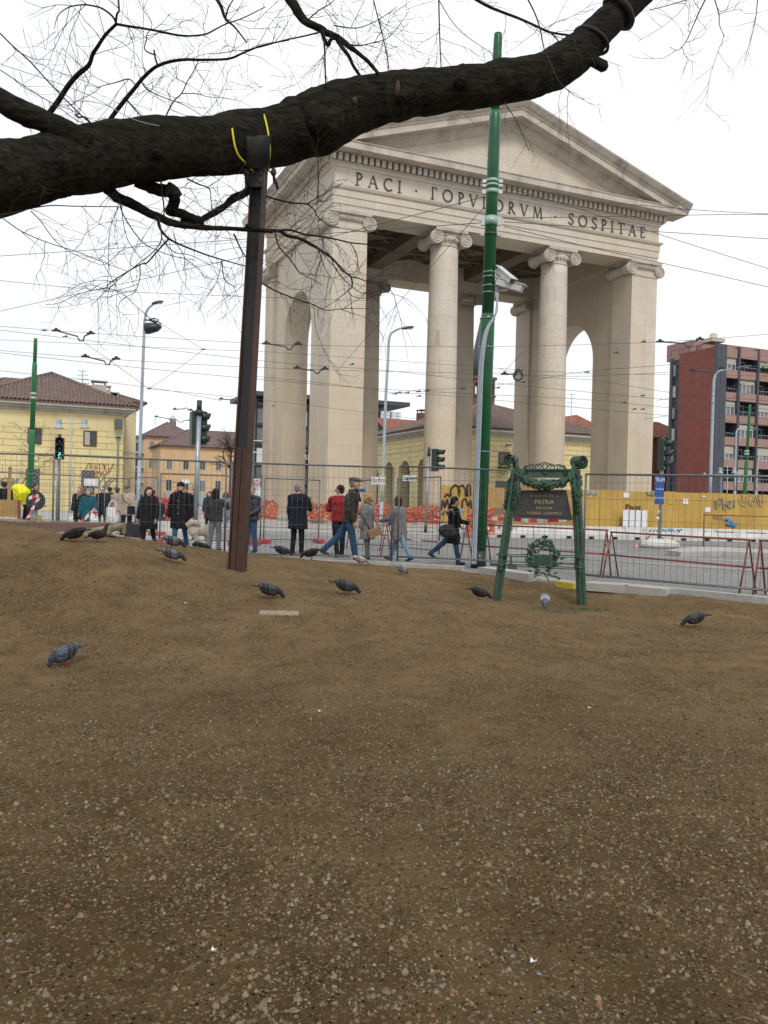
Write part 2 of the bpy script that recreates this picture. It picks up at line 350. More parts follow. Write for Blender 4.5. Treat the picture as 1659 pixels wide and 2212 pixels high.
# ---------------------------------------------------------------- ground
_G = [(140,1440,7.7),(580,1297,10.),(750,1288,10.3),(512,1232,12.),(370,1217,11.3),(160,1172,11.),(210,1172,11.),(0,1176,10.6),
      (435,1187,14.6),(370,1178,14.1),(610,1203,15.7),(675,1209,15.7),(780,1222,16.),(865,1243,14.5),(1035,1297,12.6),(1178,1312,12.2),
      (1075,1300,13.3),(1260,1315,13.),(1505,1355,10.7),(830,1500,6.5),(300,1700,4.3),(1400,1700,4.5),(0,2212,2.4),(1659,2212,2.5),(830,2212,2.45),
      (1500,1520,6.8),(100,1135,14.8),(300,1168,14.2),(0,1132,14.6),(1659,1420,8.6),(1250,1420,8.6)]
_GP = [tuple(at(*g)) for g in _G]
_GP += [(-8, 11, .85), (-8, 15, .85), (-12, 12, .85), (-7, 7, .15), (-12, 5, .1), (9, 8, -.08), (12, 4, -.12), (9, 2, -.12), (-9, 0, -.12), (0, -4, -.12), (-12, -4, -.12), (12, -4, -.12)]
def edge_y(x):
    xs = [-16, -4.6, -2.4, -.4, 1.43, 2.4, 3.4, 4.53, 5.5, 7, 9, 16]; ys = [18.6, 18.5, 18.4, 18.0, 17.0, 15.6, 14.25, 13.2, 12.15, 10.7, 8.6, 4]
    return np.interp(x, xs, ys)
for xx in (-12, -9, -6.5, -4.5, -2.4, -.4, 1.43, 2.4, 3.4, 4.53, 5.5, 7, 9, 12): _GP.append((xx, float(edge_y(xx)), .05 if xx > -3 else .15))
_GA = np.array(_GP)
def _phi(r): return np.where(r > 1e-9, r * r * np.log(r + 1e-9), 0)
def _fit():
    n = len(_GA); P = _GA[:, :2]; K = _phi(np.linalg.norm(P[:, None] - P[None], axis=2)) + np.eye(n) * .25
    A = np.zeros((n + 3, n + 3)); A[:n, :n] = K; A[:n, n] = 1; A[:n, n + 1:] = P; A[n, :n] = 1; A[n + 1:, :n] = P.T
    return np.linalg.solve(A, np.concatenate([_GA[:, 2], np.zeros(3)]))
_W = _fit()
_DENT = []
for _x, _y, _D in ((740, 1425, 7.7), (1030, 1440, 7.5), (1090, 1418, 7.9), (1195, 1455, 7.2), (1280, 1420, 7.8), (1430, 1475, 6.8), (1510, 1435, 7.5), (1640, 1442, 7.5), (70, 1660, 4.4), (560, 1640, 4.7), (900, 1340, 9.6), (420, 1330, 9.8), (1330, 1380, 8.8), (290, 2150, 2.7), (1150, 1880, 3.3), (1390, 1705, 4.2)):
    _p = at(_x, _y, _D); _DENT.append((_p.x, _p.y, .1 * ((_x * 7) % 11 - 5), .15, .06, .034))
for _x, _y, _D, _r in ((512, 1236, 11.9, .26), (1072, 1300, 13.2, .2), (1258, 1316, 13., .22)): _p = at(_x, _y, _D); _DENT.append((_p.x, _p.y, 0, _r, _r * .8, -.035))
def _h2(ix, iy): 
    v = np.sin(ix * 127.1 + iy * 311.7) * 43758.5453; return v - np.floor(v)
def vnoise(x, y):
    ix, iy = np.floor(x), np.floor(y); fx, fy = x - ix, y - iy; fx = fx * fx * (3 - 2 * fx); fy = fy * fy * (3 - 2 * fy)
    return (_h2(ix, iy) * (1 - fx) + _h2(ix + 1, iy) * fx) * (1 - fy) + (_h2(ix, iy + 1) * (1 - fx) + _h2(ix + 1, iy + 1) * fx) * fy - .5
def zground(x, y):
    x = np.atleast_1d(np.asarray(x, float)); y = np.atleast_1d(np.asarray(y, float)); n = len(_GA); z = np.zeros(len(x))
    for i in range(n): z += _W[i] * _phi(np.hypot(x - _GA[i, 0], y - _GA[i, 1]))
    z += _W[n] + _W[n + 1] * x + _W[n + 2] * y
    for dx, dy, a, l, w_, h in _DENT: u = (x - dx) * cos(a) + (y - dy) * sin(a); v = -(x - dx) * sin(a) + (y - dy) * cos(a); z -= h * np.exp(-(u / l) ** 2 - (v / w_) ** 2)
    z += .035 * vnoise(x * 1.7, y * 1.7) + .016 * vnoise(x * 5 + 7, y * 5) + .007 * vnoise(x * 17, y * 17)
    return z
def zg(x, y): return float(zground(x, y)[0])
def on_ground(px, py, D0):
    """point of the earth bed seen at a picture point (searched along the ray around D0)"""
    best = None
    for k in range(60):
        D = D0 * (.75 + .5 * k / 59); P = at(px, py, D); e = P.z - zg(P.x, P.y)
        if best is None or abs(e) < best[0]: best = (abs(e), P, D)
    P = best[1]; return Vector((P.x, P.y, zg(P.x, P.y))), best[2]

m = bpy.data.materials.new('bare_earth'); m.use_nodes = True; n = m.node_tree; b = n.nodes['Principled BSDF']; b.inputs['Roughness'].default_value = .95; b.inputs['Specular IOR Level'].default_value = .04
tcn = n.nodes.new('ShaderNodeTexCoord')
def _nz(sc, det=6, src=None, rough=.6):
    q = n.nodes.new('ShaderNodeTexNoise'); q.inputs['Scale'].default_value = sc; q.inputs['Detail'].default_value = det; q.inputs['Roughness'].default_value = rough
    n.links.new(tcn.outputs['Object'], q.inputs[0]); return q.outputs[0]
def _ramp(src, a, ca, b_, cb):
    r = n.nodes.new('ShaderNodeValToRGB'); r.color_ramp.elements[0].position = a; r.color_ramp.elements[1].position = b_
    r.color_ramp.elements[0].color = (*ca, 1); r.color_ramp.elements[1].color = (*cb, 1); n.links.new(src, r.inputs[0]); return r.outputs[0]
def _mix(f, a, b_, mode='MIX'):
    q = n.nodes.new('ShaderNodeMixRGB'); q.blend_type = mode
    if isinstance(f, float): q.inputs[0].default_value = f
    else: n.links.new(f, q.inputs[0])
    n.links.new(a, q.inputs[1]); n.links.new(b_, q.inputs[2]); return q.outputs[0]
base = _ramp(_nz(.5, 9, rough=.62), .34, (.084, .053, .023), .66, (.222, .144, .067))
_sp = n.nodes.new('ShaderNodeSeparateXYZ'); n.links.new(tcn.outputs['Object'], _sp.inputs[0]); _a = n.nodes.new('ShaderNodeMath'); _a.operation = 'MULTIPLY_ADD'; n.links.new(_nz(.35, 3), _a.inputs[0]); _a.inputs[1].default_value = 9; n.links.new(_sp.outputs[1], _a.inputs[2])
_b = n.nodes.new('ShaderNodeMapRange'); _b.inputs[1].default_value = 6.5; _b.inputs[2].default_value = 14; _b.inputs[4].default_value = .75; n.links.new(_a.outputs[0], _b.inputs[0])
base = _mix(_b.outputs[0], base, _ramp(_nz(1.1, 8), .36, (.160, .104, .049), .64, (.310, .207, .106)))      # paler soil colour towards the back of the bed, edge broken by noise
_wv = n.nodes.new('ShaderNodeTexNoise'); _wv.inputs['Scale'].default_value = 70; n.links.new(tcn.outputs['Object'], _wv.inputs[0]); _wm = n.nodes.new('ShaderNodeVectorMath'); _wm.operation = 'MULTIPLY_ADD'; n.links.new(_wv.outputs['Color'], _wm.inputs[0]); _wm.inputs[1].default_value = (.022, .022, .022); n.links.new(tcn.outputs['Object'], _wm.inputs[2])
base = _mix(_ramp(_nz(5, 6), .45, (0, 0, 0), .7, (.6, .6, .6)), base, _ramp(_nz(30, 4), .3, (.044, .027, .012), .7, (.108, .069, .033)))
for sc, thr, col in ((58, .72, (.30, .235, .145)), (85, .82, (.25, .195, .11)), (190, .66, (.21, .16, .085)), (66, .88, (.048, .031, .015)), (40, .965, (.24, .19, .12))):
    vo = n.nodes.new('ShaderNodeTexVoronoi'); vo.inputs['Scale'].default_value = sc; n.links.new(_wm.outputs[0], vo.inputs[0])
    sx = n.nodes.new('ShaderNodeSeparateXYZ'); n.links.new(vo.outputs['Color'], sx.inputs[0])
    g1 = n.nodes.new('ShaderNodeMath'); g1.operation = 'GREATER_THAN'; g1.inputs[1].default_value = thr; n.links.new(sx.outputs[0], g1.inputs[0])
    g2 = n.nodes.new('ShaderNodeMath'); g2.operation = 'LESS_THAN'; g2.inputs[1].default_value = .42; n.links.new(vo.outputs['Distance'], g2.inputs[0])
    g3 = n.nodes.new('ShaderNodeMath'); g3.operation = 'MULTIPLY'; n.links.new(g1.outputs[0], g3.inputs[0]); n.links.new(g2.outputs[0], g3.inputs[1])
    rgb = n.nodes.new('ShaderNodeRGB'); rgb.outputs[0].default_value = (*col, 1); base = _mix(g3.outputs[0], base, rgb.outputs[0])
n.links.new(base, b.inputs['Base Color'])
bp = n.nodes.new('ShaderNodeBump'); bp.inputs['Strength'].default_value = 1.0; bp.inputs['Distance'].default_value = .045; n.links.new(_nz(45, 8, rough=.75), bp.inputs['Height']); n.links.new(bp.outputs[0], b.inputs['Normal'])
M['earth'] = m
m = mat('pebble', (.11, .077, .045), .85, col2=(.30, .235, .15), scale=26, fine=.2, split=(.36, .74), spec=.15); M['pebble'] = m
M['pebble_dark'] = mat('clod', (.04, .026, .013), .95, col2=(.085, .056, .024), scale=20, spec=.05); M['pebble_red'] = mat('brick_chip', (.22, .09, .045), .9, .3, 20); M['pebble_grey'] = mat('grey_pebble', (.17, .165, .15), .7, .35, 20)
m = mat('asphalt', (.165, .162, .155), .9, col2=(.23, .225, .215), scale=.35, bump=.3, bscale=60, fine=.12); M['asphalt'] = m
M['pavement'] = stains(mat('pale_pavement', (.32, .305, .275), .9, col2=(.41, .39, .355), scale=.4, bump=.2, fine=.1), (.22, .205, .18), .5, .7)
M['roadwhite'] = stains(mat('road_paint', (.52, .52, .50), .8, .06, 3), (.25, .24, .23), .5, 4)

def sheet(name, pts, z, mt, thick=0.0):
    mb = MB(); nn = len(pts); pts = [(p[0], p[1]) for p in pts]
    ar = sum(pts[i][0] * pts[(i + 1) % nn][1] - pts[(i + 1) % nn][0] * pts[i][1] for i in range(nn))
    if ar < 0: pts = pts[::-1]
    if thick: mb.prism(pts, Matrix.Identity(4), z - thick, z)
    else: mb.add([(x, y, z) for x, y in pts], [tuple(range(nn))])
    o = mb.build(name, mt); tag(o, kind='structure'); return o
sheet('ground', [(-1500, -1500), (1500, -1500), (1500, 1500), (-1500, 1500)], -.6, M['asphalt'])
_ex = list(np.arange(-16, 16.1, .5)); _road = [(-900, 18.6)] + [(float(x), float(edge_y(x)) - .06) for x in _ex] + [(900, 10), (900, 1200), (-900, 1200)]
sheet('road', _road, 0, M['asphalt'])
# earth bed, denser towards the camera
xs = np.concatenate([np.arange(-40, -15, 1.0), np.arange(-15, -5, .25), np.arange(-5, 5, .05), np.arange(5, 15, .25), np.arange(15, 40, 1.0)])
tt = np.concatenate([np.linspace(0, .3, 50, endpoint=False), np.linspace(.3, 1, 210)])
X = np.repeat(xs[:, None], len(tt), 1); EY = np.asarray(edge_y(X)); Y = -4 + (EY + 4) * tt[None]
Zt = np.clip(zground(X.ravel(), Y.ravel()).reshape(X.shape), -.35, 1.05)
Zt[:, -1] = -.02
nx, ny = X.shape; idx = np.arange(nx * ny).reshape(nx, ny)
me = bpy.data.meshes.new('earth_bed'); V_ = np.stack([X, Y, Zt], -1).reshape(-1, 3)
Fq = np.stack([idx[:-1, :-1], idx[1:, :-1], idx[1:, 1:], idx[:-1, 1:]], -1).reshape(-1, 4)
def np_mesh(me, V_, Fq):
    k = Fq.shape[1]; me.vertices.add(len(V_)); me.vertices.foreach_set('co', V_.astype(np.float32).ravel()); me.loops.add(Fq.size); me.loops.foreach_set('vertex_index', Fq.astype(np.int32).ravel())
    me.polygons.add(len(Fq)); me.polygons.foreach_set('loop_start', np.arange(0, Fq.size, k, dtype=np.int32)); me.polygons.foreach_set('loop_total', np.full(len(Fq), k, dtype=np.int32))
    me.update(calc_edges=True)
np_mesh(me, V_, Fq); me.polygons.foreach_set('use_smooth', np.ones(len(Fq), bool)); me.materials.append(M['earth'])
o = bpy.data.objects.new('earth_ground', me); COL.objects.link(o); tag(o, kind='structure')
# pebbles and clods on the bed
def scatter(name, mt, N, rmin, rmax, seed, label, ymin=1.2, ymax=13, pw=1.6, clump=True):
    g = np.random.default_rng(seed)
    y = ymin + (ymax - ymin) * g.random(N * 3) ** pw; x = (g.random(N * 3) - .5) * (2.2 + y * 1.05)
    if clump: keep = (2.2 * vnoise(x * 1.1 + 31, y * 1.1) + 1.4 * vnoise(x * 4.3, y * 4.3) + .30) > g.random(N * 3) * .95; x, y = x[keep], y[keep]
    x, y = x[:N], y[:N]; N = len(x)
    r = rmin * (rmax / rmin) ** (g.random(N) ** 3.2); z = zground(x, y)
    base = np.array([(1, 0, 0), (.3, .95, 0), (-.8, .6, 0), (-.8, -.6, 0), (.3, -.95, 0), (.35, .1, 1), (-.35, -.1, .95)], float)
    ft = np.array([(0, 1, 5), (1, 2, 5), (2, 6, 5), (2, 3, 6), (3, 4, 6), (4, 5, 6), (4, 0, 5)])
    a = g.random(N) * 2 * pi; el = .55 + .45 * g.random(N); ht = .6 + .45 * g.random(N)
    jit = 1 + .25 * (g.random((N, 7, 3)) - .5); P = base[None] * jit * r[:, None, None]; P[:, :, 1] *= el[:, None]; P[:, :, 2] *= ht[:, None]
    c, s = np.cos(a)[:, None], np.sin(a)[:, None]; Q = np.empty_like(P); Q[:, :, 0] = P[:, :, 0] * c - P[:, :, 1] * s + x[:, None]; Q[:, :, 1] = P[:, :, 0] * s + P[:, :, 1] * c + y[:, None]; Q[:, :, 2] = P[:, :, 2] + (z - .1 * r)[:, None]
    FF = (ft[None] + (np.arange(N) * 7)[:, None, None]).reshape(-1, 3)
    me = bpy.data.meshes.new(name); np_mesh(me, Q.reshape(-1, 3), FF); me.materials.append(mt); me.polygons.foreach_set('use_smooth', np.ones(len(FF), bool))
    o = bpy.data.objects.new(name, me); COL.objects.link(o); tag(o, label, 'gravel', kind='stuff')
scatter('pebbles', M['pebble'], 34000, .0022, .0125, 3, 'pale rounded pebbles strewn over the brown earth in front', ymin=1.5, pw=1.5)
scatter('grit', M['pebble'], 60000, .0014, .004, 8, 'fine pale grit lying on the brown earth', ymin=1.4, ymax=9, pw=1.6)
scatter('earth_clods', M['pebble_dark'], 20000, .004, .016, 5, 'small dark clods of earth between the pebbles', ymin=1.4, ymax=16, pw=1.2)
scatter('stones', M['pebble'], 1500, .007, .021, 35, 'larger rounded stones near the lower edge', ymin=1.5, ymax=4.2, pw=1.0)
scatter('brick_chips', M['pebble_red'], 900, .003, .014, 15, 'small brick red chips among the pebbles', ymin=1.5, ymax=9)
scatter('grey_stones', M['pebble_grey'], 5000, .003, .013, 25, 'small grey stones among the pebbles', ymin=1.5, ymax=12)
scatter('far_pebbles', M['pebble'], 34000, .0035, .012, 6, 'scattered small stones over the far part of the bed', ymin=4, ymax=16, pw=1.0, clump=False)

# raised pavement across the road, from the crossing to behind the gate
def P2(px, D, z=0): q = gp(px, D, z); return (q.x, q.y)
pav = [P2(-250, 34.5), P2(60, 34.5), P2(300, 35), P2(505, 34), P2(700, 33.5), P2(860, 33), P2(938, 34), P2(952, 38.8), P2(1255, 40.5), P2(1700, 41.5), (60, 43), (60, 130), (-60, 130), (-60, 36)]
sheet('pavement', pav, .14, M['pavement'], .2)
mb = MB()
for a, c in zip(pav[:7], pav[1:8]): mb.bar((*a, .075), (*c, .075), .3, .16)
tag(mb.build('kerb', M['kerb']), kind='structure')
# gate plateau step, slightly higher
GO = at(1043 * .67770, 1500 * .6777, 50); GO.z = 0; GR = atan2(cos(radians(66.8)), sin(radians(66.8)))
GM = Matrix.Translation(GO) @ Matrix.Rotation(GR, 4, 'Z')
def G2(u, v): q = GM @ Vector((u, v, 0)); return (q.x, q.y)
sheet('gate_plateau', [G2(-2.2, -3), G2(26.5, -3), G2(26.5, 18), G2(-2.2, 18)], .34, M['pavement'], .3)
# asphalt strip on the pavement behind the kerb
sheet('path', [P2(545, 39.5), P2(700, 38.2), P2(940, 37.6), P2(940, 36.2), P2(700, 36.6), P2(545, 37.6)], .144, M['asphalt'])
# crossing: white bars seen nearly edge on, and lane lines on the right
mb = MB()
for D in np.arange(20.6, 33.6, 1.02):
    a = gp(-60, D); c = gp(520 if D < 27 else 440, D + .2); c = Vector((c.x, c.y, 0))
    mb.add([(a.x, a.y, .004), (c.x, c.y, .004), (c.x, c.y + .5, .004), (a.x, a.y + .5, .004)], [(0, 1, 2, 3)])
tag(mb.build('crossing_stripes', M['roadwhite']), kind='structure')
mb = MB()
def line(p, q, wd):
    a = gp(*p); c = gp(*q); d = (c - a).normalized(); s = Vector((-d.y, d.x, 0)) * wd / 2
    mb.add([tuple(v) for v in (a - s + Vector((0, 0, .004)), c - s + Vector((0, 0, .004)), c + s + Vector((0, 0, .004)), a + s + Vector((0, 0, .004)))], [(0, 1, 2, 3)])
line((1262, 25.2), (1700, 22.9), .16); line((1100, 24.4), (1262, 22.0), .16); line((1150, 30), (1350, 27.0), .16); line((1262, 31.5), (1450, 31), .14); line((740, 21.0), (1130, 20.4), .14); line((1350, 21.8), (1700, 19.3), .12)
tag(mb.build('road_lines', M['roadwhite']), kind='structure')
# traffic island on the right with rounded nose
pts = [gp(px, D) for px, D in ((1440, 25.5), (1462, 26.8), (1500, 28.3), (1560, 28.6), (1900, 26.5), (1900, 24.0), (1560, 25.6), (1470, 24.6))]
o = sheet('traffic_island', [(p.x, p.y) for p in pts], .15, M['kerb'], .16)
# low kerb that holds the bed, in three stretches
def kerb_run(pts, w_, h, mt, label, rank):
    t = MB(); ps = [gp(px, D, h / 2) for px, D in pts]
    for a, c in zip(ps[:-1], ps[1:]): t.bar(a, c, w_, h)
    o = t.build('kerb_stone', mt, world=True); tag(o, label, 'kerb')
def kz(px, py, z): 
    a = at(px, py, 10); return 10 * (CZ - z) / (CZ - a.z)
kerb_run([(540, kz(540, 1206, .11)), (800, kz(800, 1214, .11)), (1000, kz(1000, 1226, .11))], .16, .13, M['kerb'], 'long low pale kerb under the mesh fence left of the green pole', 1)
kerb_run([(1046, kz(1046, 1229, .13)), (1110, kz(1110, 1238, .13)), (1155, kz(1155, 1244, .13))], .32, .17, M['kerb'], 'thick short kerb block ending behind the green memorial', 2)
kerb_run([(1158, kz(1158, 1252, .05)), (1268, kz(1268, 1262, .05))], .2, .08, M['kerb'], 'low grey kerb piece between the memorial legs', 3)
kerb_run([(1206, kz(1206, 1255, .10)), (1246, kz(1246, 1260, .10))], .16, .10, M['kerbyellow'], 'yellow painted kerb piece beside the right leg of the memorial', 4)
kerb_run([(1270, kz(1270, 1262, .09)), (1360, kz(1360, 1268, .09)), (1452, kz(1452, 1277, .09))], .42, .13, M['pavement'], 'wide flat grey kerb to the right of the memorial', 5)
kerb_run([(1452, kz(1452, 1274, .11)), (1560, kz(1560, 1284, .11)), (1720, kz(1720, 1301, .11))], .13, .14, M['kerb'], 'narrow pale kerb running out at the right edge', 6)
# ---------------------------------------------------------------- the city gate
gate = thing('city_gate', 'monumental neoclassical stone gate with Ionic columns and inscribed pediment', 'gate', tuple(GO), GR)
W_, DP = 24.3, 15.0
def ring(mb, prof, u0, u1, v0, v1, close=False):
    vs = []; fs = []
    for off, z in prof: vs += [(u0 - off, v0 - off, z), (u1 + off, v0 - off, z), (u1 + off, v1 + off, z), (u0 - off, v1 + off, z)]
    for i in range(len(prof) - 1):
        for k in range(4): l = (k + 1) % 4; fs.append((i * 4 + k, i * 4 + l, i * 4 + 4 + l, i * 4 + 4 + k))
    mb.add(vs, fs)
def arch_wall(mb, a0, a1, b0, b1, z0, z1, ac, r, zs, mp, N=20):
    """wall along a, thickness b0..b1, round-headed opening; mp maps (a, b, z)"""
    xs = [ac - r * cos(pi * i / N) for i in range(N + 1)]; zz = [zs + r * sin(pi * i / N) for i in range(N + 1)]
    def Q(p): mb.add([mp(*q) for q in p], [tuple(range(len(p)))])
    for b in (b0, b1):
        Q([(a0, b, z0), (ac - r, b, z0), (ac - r, b, zs), (ac - r, b, z1), (a0, b, z1)]); Q([(ac + r, b, z0), (a1, b, z0), (a1, b, z1), (ac + r, b, z1), (ac + r, b, zs)])
        for i in range(N): Q([(xs[i], b, zz[i]), (xs[i + 1], b, zz[i + 1]), (xs[i + 1], b, z1), (xs[i], b, z1)])
    for i in range(N): Q([(xs[i], b0, zz[i]), (xs[i + 1], b0, zz[i + 1]), (xs[i + 1], b1, zz[i + 1]), (xs[i], b1, zz[i])])
    for s in (-1, 1): Q([(ac + s * r, b0, z0), (ac + s * r, b1, z0), (ac + s * r, b1, zs), (ac + s * r, b0, zs)])
    for a in (a0, a1): Q([(a, b0, z0), (a, b1, z0), (a, b1, z1), (a, b0, z1)])
    Q([(a0, b0, z1), (a1, b0, z1), (a1, b1, z1), (a0, b1, z1)])
Z0, ZA = .3, 18.75
def volute_pair(mb, cu, half, vf, depth, z=18.13, r=.43, sgn=-1):
    for s in (-1, 1):
        c = (cu + s * half, 0, z)
        # bolster: waisted roll from front to back
        pr = [(r, 0), (r * .98, .1), (r * .72, depth * .3), (r * .66, depth * .5), (r * .72, depth * .7), (r * .98, depth - .1), (r, depth)]
        mb.lathe(pr, 18, M=Matrix.Translation((cu + s * half, vf, z)) @ Matrix.Rotation(-pi / 2, 4, 'X'))
        for vv, dr in ((vf, -1), (vf + depth, 1)):
            pts = []; rs = []
            for k in range(44):
                t = k / 43; a = pi / 2 + s * t * 2.6 * 2 * pi; rr = (r - .03) * (1 - t) ** .9 + .05
                pts.append((cu + s * half + rr * cos(a), vv + dr * .02, z + rr * sin(a))); rs.append(.045 * (1 - .5 * t))
            mb.tube(pts, rs, 5)
            mb.ell((cu + s * half, vv, z), (.09, .06, .09), n=8, m=5)
def capital_col(parent, cu, cv):
    mb = MB(); volute_pair(mb, cu, 1.05, cv - 1.0, 2.0)
    mb.box(cu - 1.0, cu + 1.0, cv - .9, cv + .9, 18.25, 18.50); mb.box(cu - 1.12, cu + 1.12, cv - 1.1, cv + 1.1, 18.56, 18.75)
    mb.box(cu - 1.05, cu + 1.05, cv - 1.03, cv + 1.03, 18.5, 18.56)
    mb.lathe([(.86, 17.66), (.93, 17.7), (.93, 17.76), (.88, 17.8), (.9, 17.95), (1.04, 18.2), (1.0, 18.3)], 28, c=(cu, cv, 0))
    for i in range(26):                                                  # egg moulding
        a = 2 * pi * i / 26; mb.ell((cu + 1.0 * cos(a), cv + 1.0 * sin(a), 18.12), (.085, .085, .15), n=6, m=5)
    for i in range(9): mb.ell((cu - .56 + i * .14, cv - .96, 18.36), (.05, .05, .12), n=6, m=4)
    mb.build('capital', M['stone_dark'], parent)
def capital_pier(parent, cu, v0, sgn):
    mb = MB(); vf = v0 - .12; volute_pair(mb, cu, 1.24, vf, 2.34)
    mb.box(cu - 1.22, cu + 1.22, v0 - .06, v0 + 2.16, 18.2, 18.52); mb.box(cu - 1.36, cu + 1.36, v0 - .2, v0 + 2.3, 18.57, 18.75)
    mb.box(cu - 1.28, cu + 1.28, v0 - .13, v0 + 2.23, 18.52, 18.57); mb.box(cu - 1.15, cu + 1.15, v0 - .05, v0 + 2.15, 17.68, 17.80)
    for vv in (v0 - .1, v0 + 2.2):
        for i in range(11): mb.ell((cu - .7 + i * .14, vv, 18.33), (.05, .06, .15), n=6, m=4)
    mb.build('capital', M['stone_dark'], parent)
for iv, v0 in enumerate((0, DP - 2.1)):
    for iu, u0 in enumerate((0, W_ - 2.2)):
        mb = MB()
        tz = 0.03
        # slightly battered shaft with cut arris, plinth below
        bz = [(u0, v0), (u0 + 2.2, v0), (u0 + 2.2, v0 + 2.1), (u0, v0 + 2.1)]
        mb.box(u0, u0 + 2.2, v0, v0 + 2.1, .95, 17.68); pier = mb.build('pier', M['stone'], gate)
        mb = MB(); mb.box(u0 - .22, u0 + 2.42, v0 - .22, v0 + 2.32, Z0, .62); mb.box(u0 - .12, u0 + 2.32, v0 - .12, v0 + 2.22, .62, .82); mb.box(u0 - .05, u0 + 2.25, v0 - .05, v0 + 2.15, .82, .95)
        mb.build('base', M['stone_dark'], pier); capital_pier(pier, u0 + 1.1, v0, 1)
        mb = MB(); mb.box(u0 + .02, u0 + 2.18, v0 + .02, v0 + 2.08, 17.8, 18.75); mb.build('neck', M['stone'], pier)
    for cu in (W_ / 2 - 4.2, W_ / 2 + 4.2):
        cv = v0 + 1.05; mb = MB(); pr = []
        for k in range(25):
            t = k / 24; r = 1.02 - .13 * t ** 1.8; z = .95 + t * (17.66 - .95); pr.append((r, z))
        mb.lathe(pr, 40, c=(cu, cv, 0)); col = mb.build('column', M['stone'], gate)
        mb = MB(); mb.box(cu - 1.35, cu + 1.35, cv - 1.35, cv + 1.35, Z0, .55)
        mb.lathe([(1.32, .55), (1.36, .62), (1.3, .7), (1.15, .74), (1.14, .8), (1.22, .84), (1.2, .92), (1.04, .95)], 32, c=(cu, cv, 0)); mb.build('base', M['stone_dark'], col)
        capital_col(col, cu, cv)
for u0, u1 in ((.25, 2.0), (W_ - 2.0, W_ - .25)):
    mb = MB(); arch_wall(mb, 2.1, DP - 2.1, u0, u1, .3, 18.75, DP / 2, 3.05, 12.45, lambda a, b_, z: (b_, a, z)); mb.build('side_wall', M['stone'], gate)
# entablature
mb = MB()
ring(mb, [(-2.2, 18.755), (0, 18.755), (0, 19.12), (.05, 19.12), (.05, 19.56), (.10, 19.56), (.10, 19.98), (.2, 20.02), (.27, 20.16), (.02, 20.18), (.02, 21.26), (.1, 21.3), (.14, 21.46), (.3, 21.5)], 0, W_, 0, DP)
for z, s in ((20.6, 0),): ring(mb, [(-2.2, z), (-2.2, 18.755)], 0, W_, 0, DP)
mb.build('entablature', M['stone'], gate)
mb = MB()
ring(mb, [(.3, 21.5), (.3, 21.54), (.12, 21.54), (.12, 21.98), (.5, 22.0), (1.15, 22.02), (1.15, 22.36), (1.22, 22.42), (1.22, 22.46), (.02, 22.62)], 0, W_, 0, DP)
mb.build('cornice', M['stone_dark'], gate)
mb = MB()
N = 63
for k in range(N):
    u = -.3 + (W_ + .6 - .235) * k / (N - 1)
    mb.box(u, u + .235, -.46, -.10, 21.56, 21.96); mb.box(u, u + .235, DP + .1, DP + .46, 21.56, 21.96)
N = 38
for k in range(1, N):
    v = -.3 + (DP + .6 - .235) * k / N
    mb.box(-.46, -.10, v, v + .235, 21.56, 21.96); mb.box(W_ + .1, W_ + .46, v, v + .235, 21.56, 21.96)
o = mb.build('dentil_course', M['stone'], gate); o['kind'] = 'stuff'
# side gutters (cyma) and roof
for s in (0, 1):
    mb = MB(); e = [(1.15, 22.38), (1.22, 22.42), (1.3, 22.5), (1.58, 22.64), (1.58, 22.70), (.6, 22.70), (.6, 22.4)]
    poly = [((-a if s == 0 else W_ + a), z) for a, z in e]
    if s == 0: poly = poly[::-1]
    mb.prism(poly, XZ, -DP - 1.3, 1.3); mb.build('gutter', M['stone_dark'], gate)
cx = W_ / 2; SL = .325
def rake(du, h): return 26.22 - SL * du + h
for vs_, front in ((0, 1), (DP, -1)):
    mb = MB(); y0 = 0.0
    tri = [(1.2, 22.5), (W_ - 1.2, 22.5), (cx, 25.95)]
    mb.prism(tri, XZ, *((-.5, 0.0) if front == 1 else (-DP, -DP + .5))); mb.build('tympanum', M['stone'], gate)
    prof = [(-.4, -.62), (.02, -.58), (.10, -.5), (.3, -.2), (.42, -.1), (.46, -.02), (1.16, 0), (1.16, .36), (1.24, .42), (1.24, .5), (1.4, .6), (1.62, .86), (1.64, .95), (-.4, .95)]
    mb = MB()
    for s in (-1, 1):
        for pf, dus in ((prof[:6] + [(.46, .03), (-.4, .03)], (0, 10.9)), ([(-.4, .031), (.46, .031), (.46, 0)] + prof[6:], (0, 12.85, 13.72))):
            vs = []
            for du in dus:
                for off, h in pf: vs.append((cx + s * du, (-off if front == 1 else DP + off), max(22.04, rake(du, h))))
            k = len(pf); fs = []
            for q in range(len(dus) - 1): fs += [(q * k + i, q * k + (i + 1) % k, q * k + k + (i + 1) % k, q * k + k + i) for i in range(k)]
            mb.add(vs, fs + [tuple(range(len(vs) - k, len(vs)))])
    mb.build('raking_cornice', M['stone_dark'], gate)
mb = MB()
for s in (-1, 1):
    vs = [(cx, -.9, rake(0, .90)), (cx + s * 13.4, -.9, rake(13.4, .90)), (cx + s * 13.4, DP + .9, rake(13.4, .90)), (cx, DP + .9, rake(0, .90)),
          (cx, -.9, rake(0, .5)), (cx + s * 13.4, -.9, rake(13.4, .5)), (cx + s * 13.4, DP + .9, rake(13.4, .5)), (cx, DP + .9, rake(0, .5))]
    mb.add(vs, [(0, 1, 2, 3), (4, 7, 6, 5), (0, 4, 5, 1), (1, 5, 6, 2), (2, 6, 7, 3)])
mb.build('roof', M['stone_dark'], gate)
